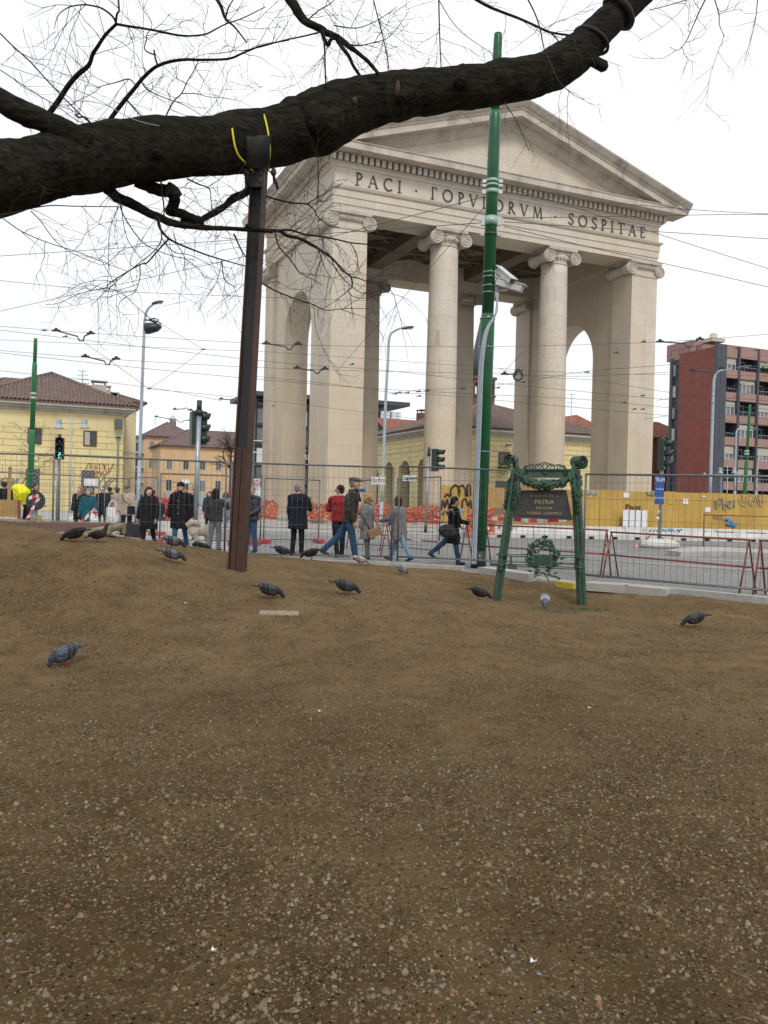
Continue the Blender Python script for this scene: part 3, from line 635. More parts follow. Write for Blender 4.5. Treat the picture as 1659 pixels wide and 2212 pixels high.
# coffered ceiling
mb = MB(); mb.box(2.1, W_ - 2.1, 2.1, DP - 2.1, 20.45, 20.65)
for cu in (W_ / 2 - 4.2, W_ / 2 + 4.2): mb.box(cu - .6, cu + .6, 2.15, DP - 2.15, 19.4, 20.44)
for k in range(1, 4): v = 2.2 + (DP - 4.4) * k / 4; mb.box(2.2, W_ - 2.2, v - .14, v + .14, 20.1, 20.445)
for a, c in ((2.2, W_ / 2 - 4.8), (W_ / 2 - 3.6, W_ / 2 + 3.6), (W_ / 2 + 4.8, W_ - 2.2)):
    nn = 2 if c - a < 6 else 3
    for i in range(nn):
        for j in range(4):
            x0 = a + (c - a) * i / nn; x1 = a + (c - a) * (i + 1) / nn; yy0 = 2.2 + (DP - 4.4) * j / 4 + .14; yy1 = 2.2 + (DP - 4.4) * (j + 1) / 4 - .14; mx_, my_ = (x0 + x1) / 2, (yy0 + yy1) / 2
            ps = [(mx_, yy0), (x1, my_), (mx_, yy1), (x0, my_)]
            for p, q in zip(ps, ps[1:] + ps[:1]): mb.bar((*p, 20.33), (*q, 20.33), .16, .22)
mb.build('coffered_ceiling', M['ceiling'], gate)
# inscription, Roman capitals
T1, T2 = .125, .065
def glyph(ch):
    A = []
    def st(*pts, w=T1): A.append((pts, w))
    def arc(cx_, cz_, rx, rz, a0, a1, w=T1, N=14): A.append(([(cx_ + rx * cos(radians(a0 + (a1 - a0) * i / N)), cz_ + rz * sin(radians(a0 + (a1 - a0) * i / N))) for i in range(N + 1)], w))
    def ser(x, z, l=.16): A.append(([(x - l, z), (x + l, z)], .05))
    wd = .6
    if ch == 'P': st((.15, 0), (.15, 1)); ser(.15, .02); ser(.1, .98, .1); arc(.2, .74, .32, .25, 90, -90); wd = .62
    elif ch == 'G': st((.15, 0), (.15, 1)); ser(.15, .02); st((.1, .96), (.5, .96), w=T2); st((.5, .96), (.53, .8), w=T2); wd = .6
    elif ch == 'A': st((.08, 0), (.42, 1), w=T2); st((.42, 1), (.78, 0)); st((.2, .36), (.64, .36), w=T2); ser(.08, .02, .1); ser(.78, .02, .12); wd = .86
    elif ch == 'C': arc(.5, .5, .42, .48, 48, 312); wd = .84
    elif ch == 'I': st((.15, 0), (.15, 1)); ser(.15, .02); ser(.15, .98); wd = .3
    elif ch == 'O': arc(.5, .5, .43, .48, 0, 360, N=24); wd = 1.0
    elif ch == 'V': st((.08, 1), (.42, 0)); st((.42, 0), (.76, 1), w=T2); ser(.08, .98, .12); ser(.76, .98, .1); wd = .84
    elif ch == 'L': st((.15, 0), (.15, 1)); ser(.15, .98); st((.05, .03), (.55, .03), w=T2); st((.55, .0), (.57, .2), w=T2); wd = .62
    elif ch == 'R': st((.15, 0), (.15, 1)); ser(.15, .02); arc(.2, .75, .3, .24, 90, -90); st((.3, .5), (.68, 0)); ser(.7, .02, .08); wd = .76
    elif ch == 'M': st((.1, 0), (.2, 1), w=T2); st((.2, 1), (.5, .05)); st((.5, .05), (.8, 1), w=T2); st((.8, 1), (.92, 0)); ser(.1, .02, .1); ser(.92, .02, .1); wd = 1.02
    elif ch == 'S': A.append(([(.55, .82), (.48, .94), (.32, .98), (.16, .92), (.1, .76), (.16, .62), (.34, .5), (.5, .38), (.55, .22), (.46, .07), (.3, .02), (.14, .07), (.06, .2)], .12)); wd = .62
    elif ch == 'T': st((.4, 0), (.4, .97)); st((.05, .96), (.75, .96), w=T2); st((.05, .96), (.05, .82), w=.06); st((.75, .96), (.75, .82), w=.06); ser(.4, .02); wd = .8
    elif ch == 'E': st((.15, 0), (.15, 1)); st((.1, .03), (.55, .03), w=T2); st((.1, .97), (.52, .97), w=T2); st((.15, .52), (.44, .52), w=T2); st((.55, .0), (.57, .16), w=.05); st((.52, .97), (.53, .84), w=.05); wd = .62
    elif ch == '.': st((.12, .36), (.12, .5), w=.14); wd = .26
    else: wd = .3
    return A, wd
def inscribe(mb, s, u0, u1, z0, h, v):
    ws = [glyph(c)[1] for c in s]; gap = ((u1 - u0) / h - sum(ws)) / (len(s) - 1); x = 0
    for c, wd in zip(s, ws):
        for pts, wl in glyph(c)[0]:
            for p, q in zip(pts[:-1], pts[1:]):
                dx, dz = q[0] - p[0], q[1] - p[1]; L = sqrt(dx * dx + dz * dz) or 1; ex, ez = dx / L * .015, dz / L * .015
                mb.bar((u0 + (x + p[0] - ex) * h, v, z0 + (p[1] - ez) * h), (u0 + (x + q[0] + ex) * h, v, z0 + (q[1] + ez) * h), .05, wl * h, up=(0, 0, 1) if abs(dx) > .01 else (1, 0, 0))
        x += wd + gap
mb = MB(); inscribe(mb, 'PACI . GOPVLORVM . SOSPITAE', 1.35, 23.1, 20.36, .74, -.04)
mb.build('inscription', M['letter'], gate)
# thin joint lines on tympanum base
# ---------------------------------------------------------------- buildings (all share the gate's street grid)
BR = GR
def frame(px, D, z=0):
    q = gp(px, D, 0); return Vector((q.x, q.y, 0))
def loc2(org, px, plane, other=0.0):
    """local coordinate where the sight line of picture column px meets the facade; plane 'u': facade runs along u at v=other; 'v': side wall at u=other"""
    d = at(px, 1080, 1) - CAM; d = Vector((d.x, d.y)); c = Vector((-org.x, -org.y))
    e1 = Vector((cos(BR), sin(BR))); e2 = Vector((-sin(BR), cos(BR)))
    du, dv, cu, cv = d.dot(e1), d.dot(e2), c.dot(e1), c.dot(e2)
    if plane == 'u': t = (other - cv) / dv; return cu + du * t
    t = (other - cu) / du; return cv + dv * t
def zloc(org, px, py, plane='u', other=0.0):
    a = loc2(org, px, plane, other); e1 = Vector((cos(BR), sin(BR))); e2 = Vector((-sin(BR), cos(BR)))
    P = Vector((org.x, org.y)) + (e1 * a + e2 * other if plane == 'u' else e1 * other + e2 * a)
    D = Vector((P.x - CAM.x, P.y - CAM.y, 0)).dot(FW) / 1.0
    return a, at(px, py, D).z
def tiled(mb, P0, P1, P2_, P3, pitch=.25, rows=10, amp=.06, hip=(0, 0)):
    """corrugated tile slope: eave P0->P1, ridge P3->P2; columns run parallel up the slope, cut by the hips"""
    P0, P1, P2_, P3 = map(Vector, (P0, P1, P2_, P3)); L = (P1 - P0).length; e = (P1 - P0) / L
    s0, s1 = (P3 - P0).dot(e), L - (P2_ - P0).dot(e)
    up = (P3 - P0) - e * s0; S = up.length; upn = up / S; nrm = e.cross(upn).normalized()
    if nrm.z < 0: nrm = -nrm
    n = int(L / pitch * 4); vs = []; fs = []; R = rows
    for i in range(n + 1):
        a = L * i / n; h = 1.0
        if s0 > .01: h = min(h, a / s0)
        if s1 > .01: h = min(h, (L - a) / s1)
        w = (i % 4); hh = (amp if w in (1, 2) else -amp * .4)
        for j in range(R + 1):
            t = h * j / R; saw = .5 * amp * ((t * R * 1.0) % 1.0 < .3)
            vs.append(P0 + e * a + up * t + nrm * (hh + saw))
    for i in range(n):
        for j in range(R): k = i * (R + 1) + j; fs.append((k, k + R + 1, k + R + 2, k + 1))
    mb.add(vs, fs)
def window(par, x0, x1, z0, z1, v, fm, gm, cm=None, axis='u', half=False, name='window', depth=.12):
    """recessed-looking window: frame standing proud, glass, one curtain/shutter leaf. front faces -v (axis u) or -u (axis v)"""
    def B(mb, a0, a1, d0, d1, c0, c1):
        if axis == 'u': mb.box(a0, a1, v + d0, v + d1, c0, c1)
        else: mb.box(v + d0, v + d1, a0, a1, c0, c1)
    mb = MB(); f = .08 * (x1 - x0)
    B(mb, x0 - f, x0 + f * .3, -.06, .05, z0 - f, z1 + f); B(mb, x1 - f * .3, x1 + f, -.06, .05, z0 - f, z1 + f); B(mb, x0 + f * .3, x1 - f * .3, -.06, .05, z1, z1 + f); B(mb, x0 + f * .3, x1 - f * .3, -.08, .05, z0 - f, z0)
    xm = (x0 + x1) / 2; B(mb, xm - f * .35, xm + f * .35, -.045, .05, z0, z1)
    w = mb.build(name, fm, par)
    mb = MB(); B(mb, x0 + f * .3, x1 - f * .3, -.015, .04, z0, z1); mb.build('pane', gm, w)
    if cm is not None: mb = MB(); B(mb, x0 + f * .5, xm - f * .35, -.03, -.018, z0 + f * .3, z1 - f * .1); mb.build('shutter_leaf', cm, w)
    return w
def hiproof(par, u0, u1, v0, v1, ze, zr, ov, mt, pitch=.25, amp=.06, name='roof', rows=16):
    u0 -= ov; u1 += ov; v0 -= ov; v1 += ov; hw = min(u1 - u0, v1 - v0) / 2; mb = MB()
    if u1 - u0 >= v1 - v0: r0, r1 = (u0 + hw, (v0 + v1) / 2, zr), (u1 - hw, (v0 + v1) / 2, zr)
    else: r0, r1 = ((u0 + u1) / 2, v0 + hw, zr), ((u0 + u1) / 2, v1 - hw, zr)
    A, B_, C_, D_ = (u0, v0, ze), (u1, v0, ze), (u1, v1, ze), (u0, v1, ze)
    if u1 - u0 >= v1 - v0: qs = [(A, B_, r1, r0), (B_, C_, r1, r1), (C_, D_, r0, r1), (D_, A, r0, r0)]
    else: qs = [(A, B_, r0, r0), (B_, C_, r1, r0), (C_, D_, r1, r1), (D_, A, r0, r1)]
    for q in qs: tiled(mb, *q, pitch=pitch, amp=amp, rows=rows)
    mb.box(u0 + .05, u1 - .05, v0 + .05, v1 - .05, ze - .12, ze - .02)
    for q in (A, B_, C_, D_):
        e = r0 if (Vector(q) - Vector(r0)).length < (Vector(q) - Vector(r1)).length else r1
        mb.tube([q, e], [amp * 2.2, amp * 2.2], 6)
    mb.tube([r0, r1], [amp * 2.4, amp * 2.4], 6)
    return mb.build(name, mt, par)
def chimney(par, u, v, z0, z1, w, mt):
    mb = MB(); mb.box(u - w / 2, u + w / 2, v - w / 2, v + w / 2, z0, z1); 
    for a in (-1, 1):
        for c in (-1, 1): mb.box(u + a * w * .42 - .05, u + a * w * .42 + .05, v + c * w * .42 - .05, v + c * w * .42 + .05, z1, z1 + .3)
    mb.box(u - w * .56, u + w * .56, v - w * .56, v + w * .56, z1 + .3, z1 + .38); return mb.build('chimney', mt, par)
def squiggle(mb, pts, M_, w=.05, d=.012):
    P = [M_ @ Vector((a, 0, c)) for a, c in pts]
    mb.tube(P, w / 2, 5)
# --- left toll house
org = frame(263, 70)
th = thing('toll_house', 'yellow rusticated toll house with tiled hip roof at the left edge', 'building', tuple(org), BR)
E_ = 8.1; UL = 2 * loc2(org, 105, 'u', 7); VD = 15.0
mb = MB(); mb.box(UL, 0, 0, VD, 0, E_); mb.build('wall', M['yellow_wall'], th)
mb = MB(); mb.box(UL - .06, .06, -.06, .0 - .003, 4.06, 4.22); mb.box(UL - .03, .03, -.035, -.003, 6.72, 6.80); mb.box(UL - .03, .03, -.02, -.001, 6.81, E_ - .02); mb.build('string_course', M['yellow_plain'], th)
mb = MB()
for off, z0, z1 in ((.18, E_, E_ + .22), (.5, E_ + .22, E_ + .42), (.85, E_ + .42, E_ + .7)): mb.box(UL - off, off, -off, VD + off, z0, z1)
mb.build('cornice', M['cornice'], th)
rf = hiproof(th, UL, 0, 0, VD, E_ + .72, zloc(org, 105, 813, 'u', VD / 2)[1], 1.0, M['tile'], pitch=.30, amp=.075, rows=30)
def hx(px): return loc2(org, px, 'u')
for px, z, w_, vv in ((163, 11.0, .75, 7), (190, 10.9, .85, 8), (212, 11.2, 1.3, 8.2), (241, 10.4, .8, 9.5)):
    pass
for (pxl, pyb, pyt, w_, vv) in ((160.5, 875, 832, .8, 8), (191, 876, 848, .85, 8.6), (209, 880, 826, 1.25, 9), (221, 884, 836, 1.0, 9.2), (240, 892, 850, .9, 10.0)):
    a = loc2(org, pxl, 'u', vv); _, zt_ = zloc(org, pxl, pyt, 'u', vv); chimney(rf, a, vv, 8.9, zt_ - .3, w_, M['cornice'])
for px0, px1, y0, y1, gr in ((177, 205, 1334 - 0, 0, 0),):
    pass
def dw(o_, px0, px1, py0, py1, fm, gm, cm=None, plane='u', other=0.0, name='window'):
    a, z0 = zloc(o_[1], px0, py1, plane, other); b_, z1 = zloc(o_[1], px1, py0, plane, other)
    if a > b_: a, b_ = b_, a
    f = .08 * (b_ - a) * .7
    return window(o_[0], a + f, b_ - f, z0 + f, z1 - f, other, fm, gm, cm, plane, name=name)
TH = (th, org)
dw(TH, 177.5, 206, 932, 963, M['shutter'], M['glass'], M['curtain']); dw(TH, 57, 87, 926, 958, M['shutter'], M['glass'], M['curtain'])
def grille(par, w, x0, x1, z0, z1, v, step=.22):
    mb = MB(); L = z1 - z0; Wd = x1 - x0
    for i in range(int((L + Wd) / step)):
        t = i * step
        for s in (0, 1):
            a0, c0 = (0, t) if t < L else (t - L, L); a1, c1 = (t, 0) if t < Wd else (Wd, t - Wd)
            p, q = (x0 + a0, v, z0 + c0), (x0 + a1, v, z0 + c1)
            if s: p, q = (x1 - a0, v, z0 + c0), (x1 - a1, v, z0 + c1)
            mb.cyl(p, q, .018, n=4)
    mb.build('grille', M['lampgrey'], w)
for px0, px1, py0, py1 in ((175, 203, 1017, 1068), (55, 84, 1014, 1065)):
    w = dw(TH, px0, px1, py0, py1, M['shutter'], M['glass']); a, z0 = zloc(org, px0, py1); b_, z1 = zloc(org, px1, py0); grille(th, w, a, b_, z0, z1, -.1, .32)
mb = MB(); a, z = zloc(org, 252, 915); mb.tube([(a, -.12, .3), (a, -.12, 6.1), (a + .05, -.12, 6.3)], .07, 8); mb.box(a - .2, a + .2, -.4, -.02, 6.3, 6.6); mb.build('downpipe', M['steel'], th)
mb = MB(); mb.box(a - .32, a + .3, -.5, -.03, 7.0, 7.75); mb.build('loudspeaker_box', M['darkgrey'], th)
mb = MB(); rr = random.Random(3)
for cx_, cz_, sc in ((216, 1012, 1.0), (210, 1027, .7)):
    a, z = zloc(org, cx_, cz_)
    for k in range(6):
        pts = []; x = a - 1.0 * sc + k * .36 * sc
        for i in range(12): t = i / 11 * 2 * pi; pts.append((x + .2 * sc * cos(t + k), z + .42 * sc * sin(t * (1 if k % 2 else 1.5)) ))
        squiggle(mb, pts, Matrix.Translation((0, -.02, 0)), .05)
mb.build('graffiti', mat('rust_spray', (.32, .14, .06), .7), th)
mb = MB()
for k, px in enumerate((2, 12, 25, 40, 226, 240)):
    a, z = zloc(org, px, 1045); pts = [(a + .5 * cos(i * .9 + k), z + .55 * sin(i * 1.3 + k)) for i in range(9)]; squiggle(mb, pts, Matrix.Translation((0, -.02, 0)), .07)
mb.build('graffiti', M['inkgrey'], th)
a, z = zloc(org, 197, 1042); mb = MB(); mb.box(a - .6, a + .6, -.18, -.14, z - .3, z + .3); mb.build('wall_sign', M['paper'], th)
# wing behind
org2 = frame(290, 79)
wg = thing('rear_wing_house', 'pale yellow rear wing of the toll house with its own low tiled roof', 'building', tuple(org2), BR)
mb = MB(); mb.box(-16, 0, 0, 9, 0, 9.6); mb.build('wall', M['pale_yellow'], wg)
mb = MB(); mb.box(-16.2, .25, -.25, 9.2, 9.6, 9.85); mb.box(-16.4, .6, -.6, 9.4, 9.85, 10.1); mb.box(-16.03, .04, -.05, -.002, 5.4, 5.6); mb.build('cornice', M['cornice'], wg)
hiproof(wg, -16, 0, 0, 9, 10.12, 12.1, .8, M['tile'], pitch=.3, amp=.07)
# --- arcade house seen through the gate
org = frame(953, 81)
ah = thing('arcade_house', 'yellow rusticated house with round arcade seen between the gate columns', 'building', tuple(org), BR)
E2 = 8.2
mb = MB(); mb.box(0, 20, 0, .5, 0, E2); mb.box(19.5, 20, .5, 20, 0, E2); mb.box(0.5, 19.5, 19.5, 20, 0, E2); mb.build('wall', M['yellow_wall'], ah)
mb = MB(); n_ar = 4; wv = 4.25; A0 = 2.175; mb.box(.003, .8, .505, A0 - .003, 0, E2); mb.box(.003, .8, A0 + 4 * wv + .003, 19.495, 0, E2)
for k in range(n_ar): arch_wall(mb, A0 + k * wv + .003, A0 + (k + 1) * wv - .003, 0.0, .8, 0, E2, A0 + (k + .5) * wv, 1.15, 4.75, lambda a, b_, z: (b_, a, z), 14)
mb.build('arcade_wall', M['yellow_wall'], ah)
mb = MB(); mb.box(3.8, 4.0, .5, 19.5, 0, E2); mb.build('arcade_back_wall', M['greywall'], ah)
for k in range(n_ar):
    v = A0 + (k + .5) * wv; mb = MB()
    for i in range(11):
        a0 = pi * i / 11 + .02; a1 = pi * (i + 1) / 11 - .02
        pl = [(v + r * cos(a), 4.75 + r * sin(a)) for r, a in ((1.16, a0), (1.16, a1), (1.75 if i != 5 else 2.0, a1), (1.75 if i != 5 else 2.0, a0))]
        mb.add([(x_, p, q) for x_ in (-.07, .0) for p, q in pl], [(0, 1, 2, 3), (7, 6, 5, 4), (0, 4, 5, 1), (1, 5, 6, 2), (2, 6, 7, 3), (3, 7, 4, 0)])
    mb.build('arch_stones', M['yellow_plain'], ah)
mb = MB()
for off, z0, z1 in ((.18, E2, E2 + .22), (.5, E2 + .22, E2 + .42), (.85, E2 + .42, E2 + .7)): mb.box(-off, 20 + off, -off, 20 + off, z0, z1)
mb.box(-.05, 20, -.05, -.002, 6.75, 6.86); mb.box(-.05, -.002, 0, 20, 6.75, 6.86); mb.build('cornice', M['cornice'], ah)
rf2 = hiproof(ah, 0, 20, 0, 20, E2 + .72, E2 + 4.6, .95, M['tile'], pitch=.32, amp=.075, rows=24)
AH = (ah, org)
w = dw(AH, 1075, 1099, 978, 1003, M['shutter'], M['glass']); dw(AH, 1070, 1098, 1040, 1070, M['shutter'], M['glass'])
mb = MB(); a, z = zloc(org, 1084, 1007); rr = random.Random(5)
for k in range(70):
    c = Vector((a + rr.gauss(0, .45), -.45 + rr.gauss(0, .12), z + rr.gauss(-.15, .35))); d = Vector((rr.gauss(0, 1), rr.gauss(0, 1), rr.gauss(0, 1))).normalized() * .14; e = d.cross(Vector((0, 0, 1))) * .6
    mb.add([c - d, c + e, c + d, c - e], [(0, 1, 2, 3)])
mb.box(a - .6, a + .6, -.6, -.1, z - .25, z - .05); mb.build('window_box', M['plant'], ah)
mb = MB(); a, z = zloc(org, 1085, 963); mb.bar((a, -.5, z), (a + .6, -.5, z + .1), .2, .18); mb.cyl((a + .3, 0, z + .2), (a + .3, -.5, z), .03); mb.build('floodlight', M['darkgrey'], ah)
# --- modern dark block
org = frame(862, 118)
mo = thing('modern_block', 'black glass and white panel office block partly hidden behind the gate', 'building', tuple(org), BR)
def zof(py, px): return zloc(org, px, py)[1]
u_l = loc2(org, 547, 'u')
HT = zof(872, 860)
mb = MB(); mb.box(u_l, -1.6, 0, 10, 0, HT - 1.2); mb.build('wall', M['darkgrey'], mo)
mb = MB(); mb.box(u_l - 1, .6, -1.5, 10.5, HT - .5, HT + .05); mb.build('roof_slab', M['charcoal'], mo)
mb = MB(); mb.box(u_l + .5, -3, 1, 9.5, HT - 1.2, HT - .5); mb.build('attic', M['black'], mo)
mb = MB()
for k in range(4): mb.cyl((-3.1 + k * .8, -.55, 1.5), (-3.1 + k * .8, -.55, HT - 1.3), .32, n=12)
mb.build('white_ducts', M['whitepanel'], mo)
nfl = 5; 
for k in range(int((-3.6 - u_l) / 2.4)):
    x0 = u_l + .3 + k * 2.4
    for j in range(nfl):
        z0 = 1.2 + j * (HT - 2.6) / nfl; z1 = z0 + (HT - 2.6) / nfl * .72
        mb = MB(); mb.box(x0, x0 + 1.9, -.1, -.003, z0, z1)
        mb.build('window_panel', M['whitepanel'] if (k * 7 + j * 3) % 5 < 2 or (11 < x0 - u_l < 17 and j < 3) else M['glassgrey'], mo)
mb = MB()
for j in range(nfl + 1): mb.box(u_l, -3.5, -.16, -.101, .75 + j * (HT - 2.6) / nfl, 1.05 + j * (HT - 2.6) / nfl)
for k in range(int((-3.6 - u_l) / 2.4) + 1): mb.box(u_l + .05 + k * 2.4, u_l + .22 + k * 2.4, -.2, -.161, .4, HT - 1.3)
mb.build('facade_grid', M['black'], mo)
a, z = zloc(org, 659, 988); mb = MB(); mb.box(a - 1.6, a + 1.4, -.3, -.21, z - .75, z + .75); sgn = mb.build('shop_sign', M['black'], mo)
text('lettering', 'ARIC', 1.1, M['white'], sgn, Matrix.Translation((a - .1, -.32, z)) @ XZ, .02)
mb = MB()
for k in range(3): mb.tube([(u_l - 2 , -1.5, 6 + k * 1.5), (u_l + 6, -1.5, 6 + k * 1.5)], .06, 5)
mb.build('balcony_rail', M['white'], mo)
# --- red roofed house beside it
org = frame(868, 98)
ho = thing('pink_house', 'pink house with red tiled gable roof behind the arcade house', 'building', tuple(org), BR)
H2 = zloc(org, 880, 928)[1]
mb = MB(); mb.box(-1, 14, 0, 10, 0, H2 - 1.2); mb.build('wall', mat('pink_plaster', (.50, .34, .28), .85), ho)
mb = MB(); tiled(mb, (-1.6, -.6, H2 - 1.3), (14.6, -.6, H2 - 1.3), (14.6, 5, H2 + 1.6), (-1.6, 5, H2 + 1.6), .32, 12, .07); tiled(mb, (14.6, 10.6, H2 - 1.3), (-1.6, 10.6, H2 - 1.3), (-1.6, 5, H2 + 1.6), (14.6, 5, H2 + 1.6), .32, 12, .07)
rfx = mb.build('roof', M['tile_red'], ho); mb = MB(); mb.prism([(0, H2 - 1.4), (10, H2 - 1.4), (5, H2 + 1.3)], Matrix(((0, 0, 1, 0), (1, 0, 0, 0), (0, 1, 0, 0), (0, 0, 0, 1))), -.95, -.7); mb.build('gable', M['charcoal'], ho)
a = loc2(org, 910, 'u', 4); chimney(rfx, a, 4, H2, zloc(org, 910, 884)[1], 1.3, M['brick'])
# --- bell tower
org = frame(1017, 205)
bt = thing('bell_tower', 'brick bell tower with dark conical spire seen between the columns', 'tower', tuple(org), BR)
Wt = loc2(org, 1063, 'u'); z1 = zloc(org, 1035, 878)[1]; z2 = zloc(org, 1035, 815)[1]; z3 = zloc(org, 1035, 690)[1]
mb = MB(); mb.box(0, Wt, 0, Wt, 0, z1 + .4 * (z2 - z1)); 
hb = z1 + .4 * (z2 - z1)
for i in range(5): 
    x = Wt * i / 4
    mb.box(max(0, x - .35), min(Wt, x + .35), 0, .7, hb, z2 - 1.4); mb.box(max(0, x - .35), min(Wt, x + .35), Wt - .7, Wt, hb, z2 - 1.4)
mb.box(0, Wt, 0, Wt, z2 - 1.4, z2); mb.box(-.25, Wt + .25, -.25, Wt + .25, hb - .4, hb); mb.box(-.35, Wt + .35, -.35, Wt + .35, z2 - .5, z2 + .2)
mb.build('shaft', M['brick'], bt)
mb = MB(); mb.box(-.04, Wt + .04, -.06, -.003, z1 * .72, z1 * .78 ); mb.box(-.04, Wt + .04, -.06, -.003, z1 * .9, z1 * .93); mb.build('stone_band', M['cornice'], bt)
mb = MB(); mb.lathe([(Wt * .46, z2 + .2), (Wt * .3, z2 + (z3 - z2) * .4), (.1, z3)], 20, c=(Wt / 2, Wt / 2, 0)); mb.build('spire', M['charcoal'], bt)
# --- houses right behind the gate opening
org = frame(1224, 112)
rh = thing('corner_house', 'cream house with red hip roof framed by the right side arch', 'building', tuple(org), BR)
z1 = zloc(org, 1250, 926)[1]; z2 = zloc(org, 1250, 904)[1]; ur = loc2(org, 1290, 'u')
mb = MB(); mb.box(.6, ur, 0, 10, 0, z1); mb.build('wall', M['beige'], rh); hiproof(rh, .6, ur, 0, 10, z1, z2 + .6, .6, M['tile_red'], rows=8)
RH = (rh, org); dw(RH, 1262, 1276, 932, 968, M['shutter'], M['glass']); dw(RH, 1233, 1246, 935, 966, M['cornice'], M['curtain'])
org = frame(1216, 96)
sh = thing('low_shed', 'low house with lean tiled roof and white scaffold sheets under the cream house', 'building', tuple(org), BR)
z1 = zloc(org, 1250, 986)[1]; ur = loc2(org, 1292, 'u')
mb = MB(); mb.box(0, ur, 0, 6, 0, z1 - .3); mb.build('wall', M['whitepanel'], sh); mb = MB(); tiled(mb, (-.5, -.5, z1 - .3), (ur + .5, -.5, z1 - .3), (ur + .5, 5, z1 + 1.1), (-.5, 5, z1 + 1.1), .3, 8, .06); mb.build('roof', M['tile_red'], sh)
mb = MB()
for k in range(6): mb.cyl((.5 + k * ur / 6, -1.2, 0), (.5 + k * ur / 6, -1.2, z1 - 1), .06)
for k in range(5): mb.cyl((0, -1.2, 1.5 + k * 1.3), (ur, -1.2, 1.5 + k * 1.3), .05)
mb.build('scaffold', M['lampgrey'], sh)
# --- red apartment block
org = frame(1538, 112)
ap = thing('apartment_block', 'red brick apartment block with pink balcony panels at the right', 'building', tuple(org), BR)
HT = zloc(org, 1539, 748)[1]; ul = loc2(org, 1460, 'v', 0.0); ul2 = loc2(org, 1439, 'v', 0.0)
UR = 46.0
mb = MB(); mb.box(1.6, UR, 1.6, ul2, 3.4, HT - .2); mb.build('wall', M['charcoal'], ap)
mb = MB(); mb.box(0, 1.6, .4, ul, 3.3, HT); mb.build('brick_gable', M['redbrick'], ap)
mb = MB(); mb.box(.35, 1.6, ul + .01, ul2, 3.4, HT - .9); mb.box(0, .34, ul2 - .5, ul2, 3.3, HT - .4); mb.build('recessed_strip', M['charcoal'], ap)
mb = MB(); mb.box(-.03, 1.7, -.1, .39, 3.2, HT + .35); mb.build('corner_pillar', M['charcoal'], ap)
py_rows = [1101 + k * 71.3 for k in range(6)]
FH = 3.0; z_top = HT - .9
for k in range(6):
    z = z_top - k * FH
    if k: 
        mb = MB(); mb.box(.1, .34, ul + .9, ul2 - .6, z + .9, z + 2.5); mb.build('window_panel', M['glassgrey'] if k % 2 else M['curtain'], ap)
bw = loc2(org, 1589, 'u') ; bw = 3.45
nb = int((UR - .5) / bw)
for j in range(nb + 1):
    mb = MB(); x = .55 + j * bw; mb.box(x - .17 + (0 if j else .3), x + .17 + (0 if j else .2), -.12, 1.59, 3.4, HT + .25); mb.build('facade_pillar', M['charcoal'], ap)
for k in range(7):
    z = z_top - k * FH
    mb = MB(); mb.box(.8, UR - .2, .3, 1.59, z - .14, z + .02); mb.build('floor_slab', M['charcoal'], ap)
rr = random.Random(4)
for j in range(nb):
    x0, x1 = .55 + j * bw + .2, .55 + (j + 1) * bw - .2
    for k in range(7):
        z = z_top - k * FH
        mb = MB(); mb.box(x0, x1, -.02 if (j + k) % 2 else .12, .25, z - .12 if k else z - .35, z + 1.0 if k else z + .9); bp_ = mb.build('balcony_panel', M['pinkpanel'], ap)
        if k < 6 and j < 7:
            zz = z - FH + 1.05
            if (j + k) % 2 == 0:
                mb = MB(); mb.box(x0 + .05, x1 - .05, .45, .55, zz, z - .2)
                wn = mb.build('loggia_window', M['glassgrey'], ap); mb = MB()
                for q in range(5): xx = x0 + .05 + (x1 - x0 - .1) * q / 4; mb.box(xx - .035, xx + .035, .36, .44, zz, z - .2)
                mb.box(x0, x1, .36, .44, zz - .06, zz + .02); mb.build('window_bars', M['white'], wn)
                mb = MB(); mb.box(x0 + .1, x1 - .1, .33, .355, zz + (z - zz) * rr.choice((.35, .5, .6)), z - .22); mb.build('blind', M['curtain'], wn)
            else:
                mb = MB(); mb.box(x0 + 1.5, x0 + 2.3, 1.48, 1.55, zz - .9, z - .5); wn = mb.build('balcony_door', M['whitepanel'], ap); mb = MB(); mb.box(x0 + 1.6, x0 + 2.2, 1.44, 1.47, zz - .7, z - .6); mb.build('pane', M['glass'], wn)
                mb = MB()
                for q in range(7): xx = x0 + (x1 - x0) * q / 6; mb.cyl((xx, .1, zz), (xx, .1, zz + .45), .02, n=4)
                mb.cyl((x0, .1, zz + .45), (x1, .1, zz + .45), .03, n=5); mb.build('railing', M['lampgrey'], ap)
mb = MB()
for j in (2, 3):
    for q in range(240):
        c = Vector((.6 + j * bw + rr.uniform(.2, bw - .2), .0 + rr.gauss(0, .15), z_top - FH + 1.15 + abs(rr.gauss(0, .38)))); d = Vector((rr.gauss(0, 1), rr.gauss(0, 1), rr.gauss(0, 1))).normalized() * .16; e = d.cross(Vector((.3, .2, 1))) * .6
        mb.add([c - d, c + e, c + d, c - e], [(0, 1, 2, 3)])
mb.build('balcony_plants', M['plant'], ap)
u5 = loc2(org, 1560, 'u', 5); mb = MB(); mb.box(2.2, UR, 7, 12, HT - .2, HT + 2.2); mb.box(3.0, 8.4, 5.6, 7, HT - .2, HT + 1.5); mb.build('penthouse', M['pinkpanel'], ap)
mb = MB(); mb.box(8.5, UR - 2, 6.9, 6.99, HT + .5, HT + 1.4); mb.build('penthouse_window', M['glassgrey'], ap)
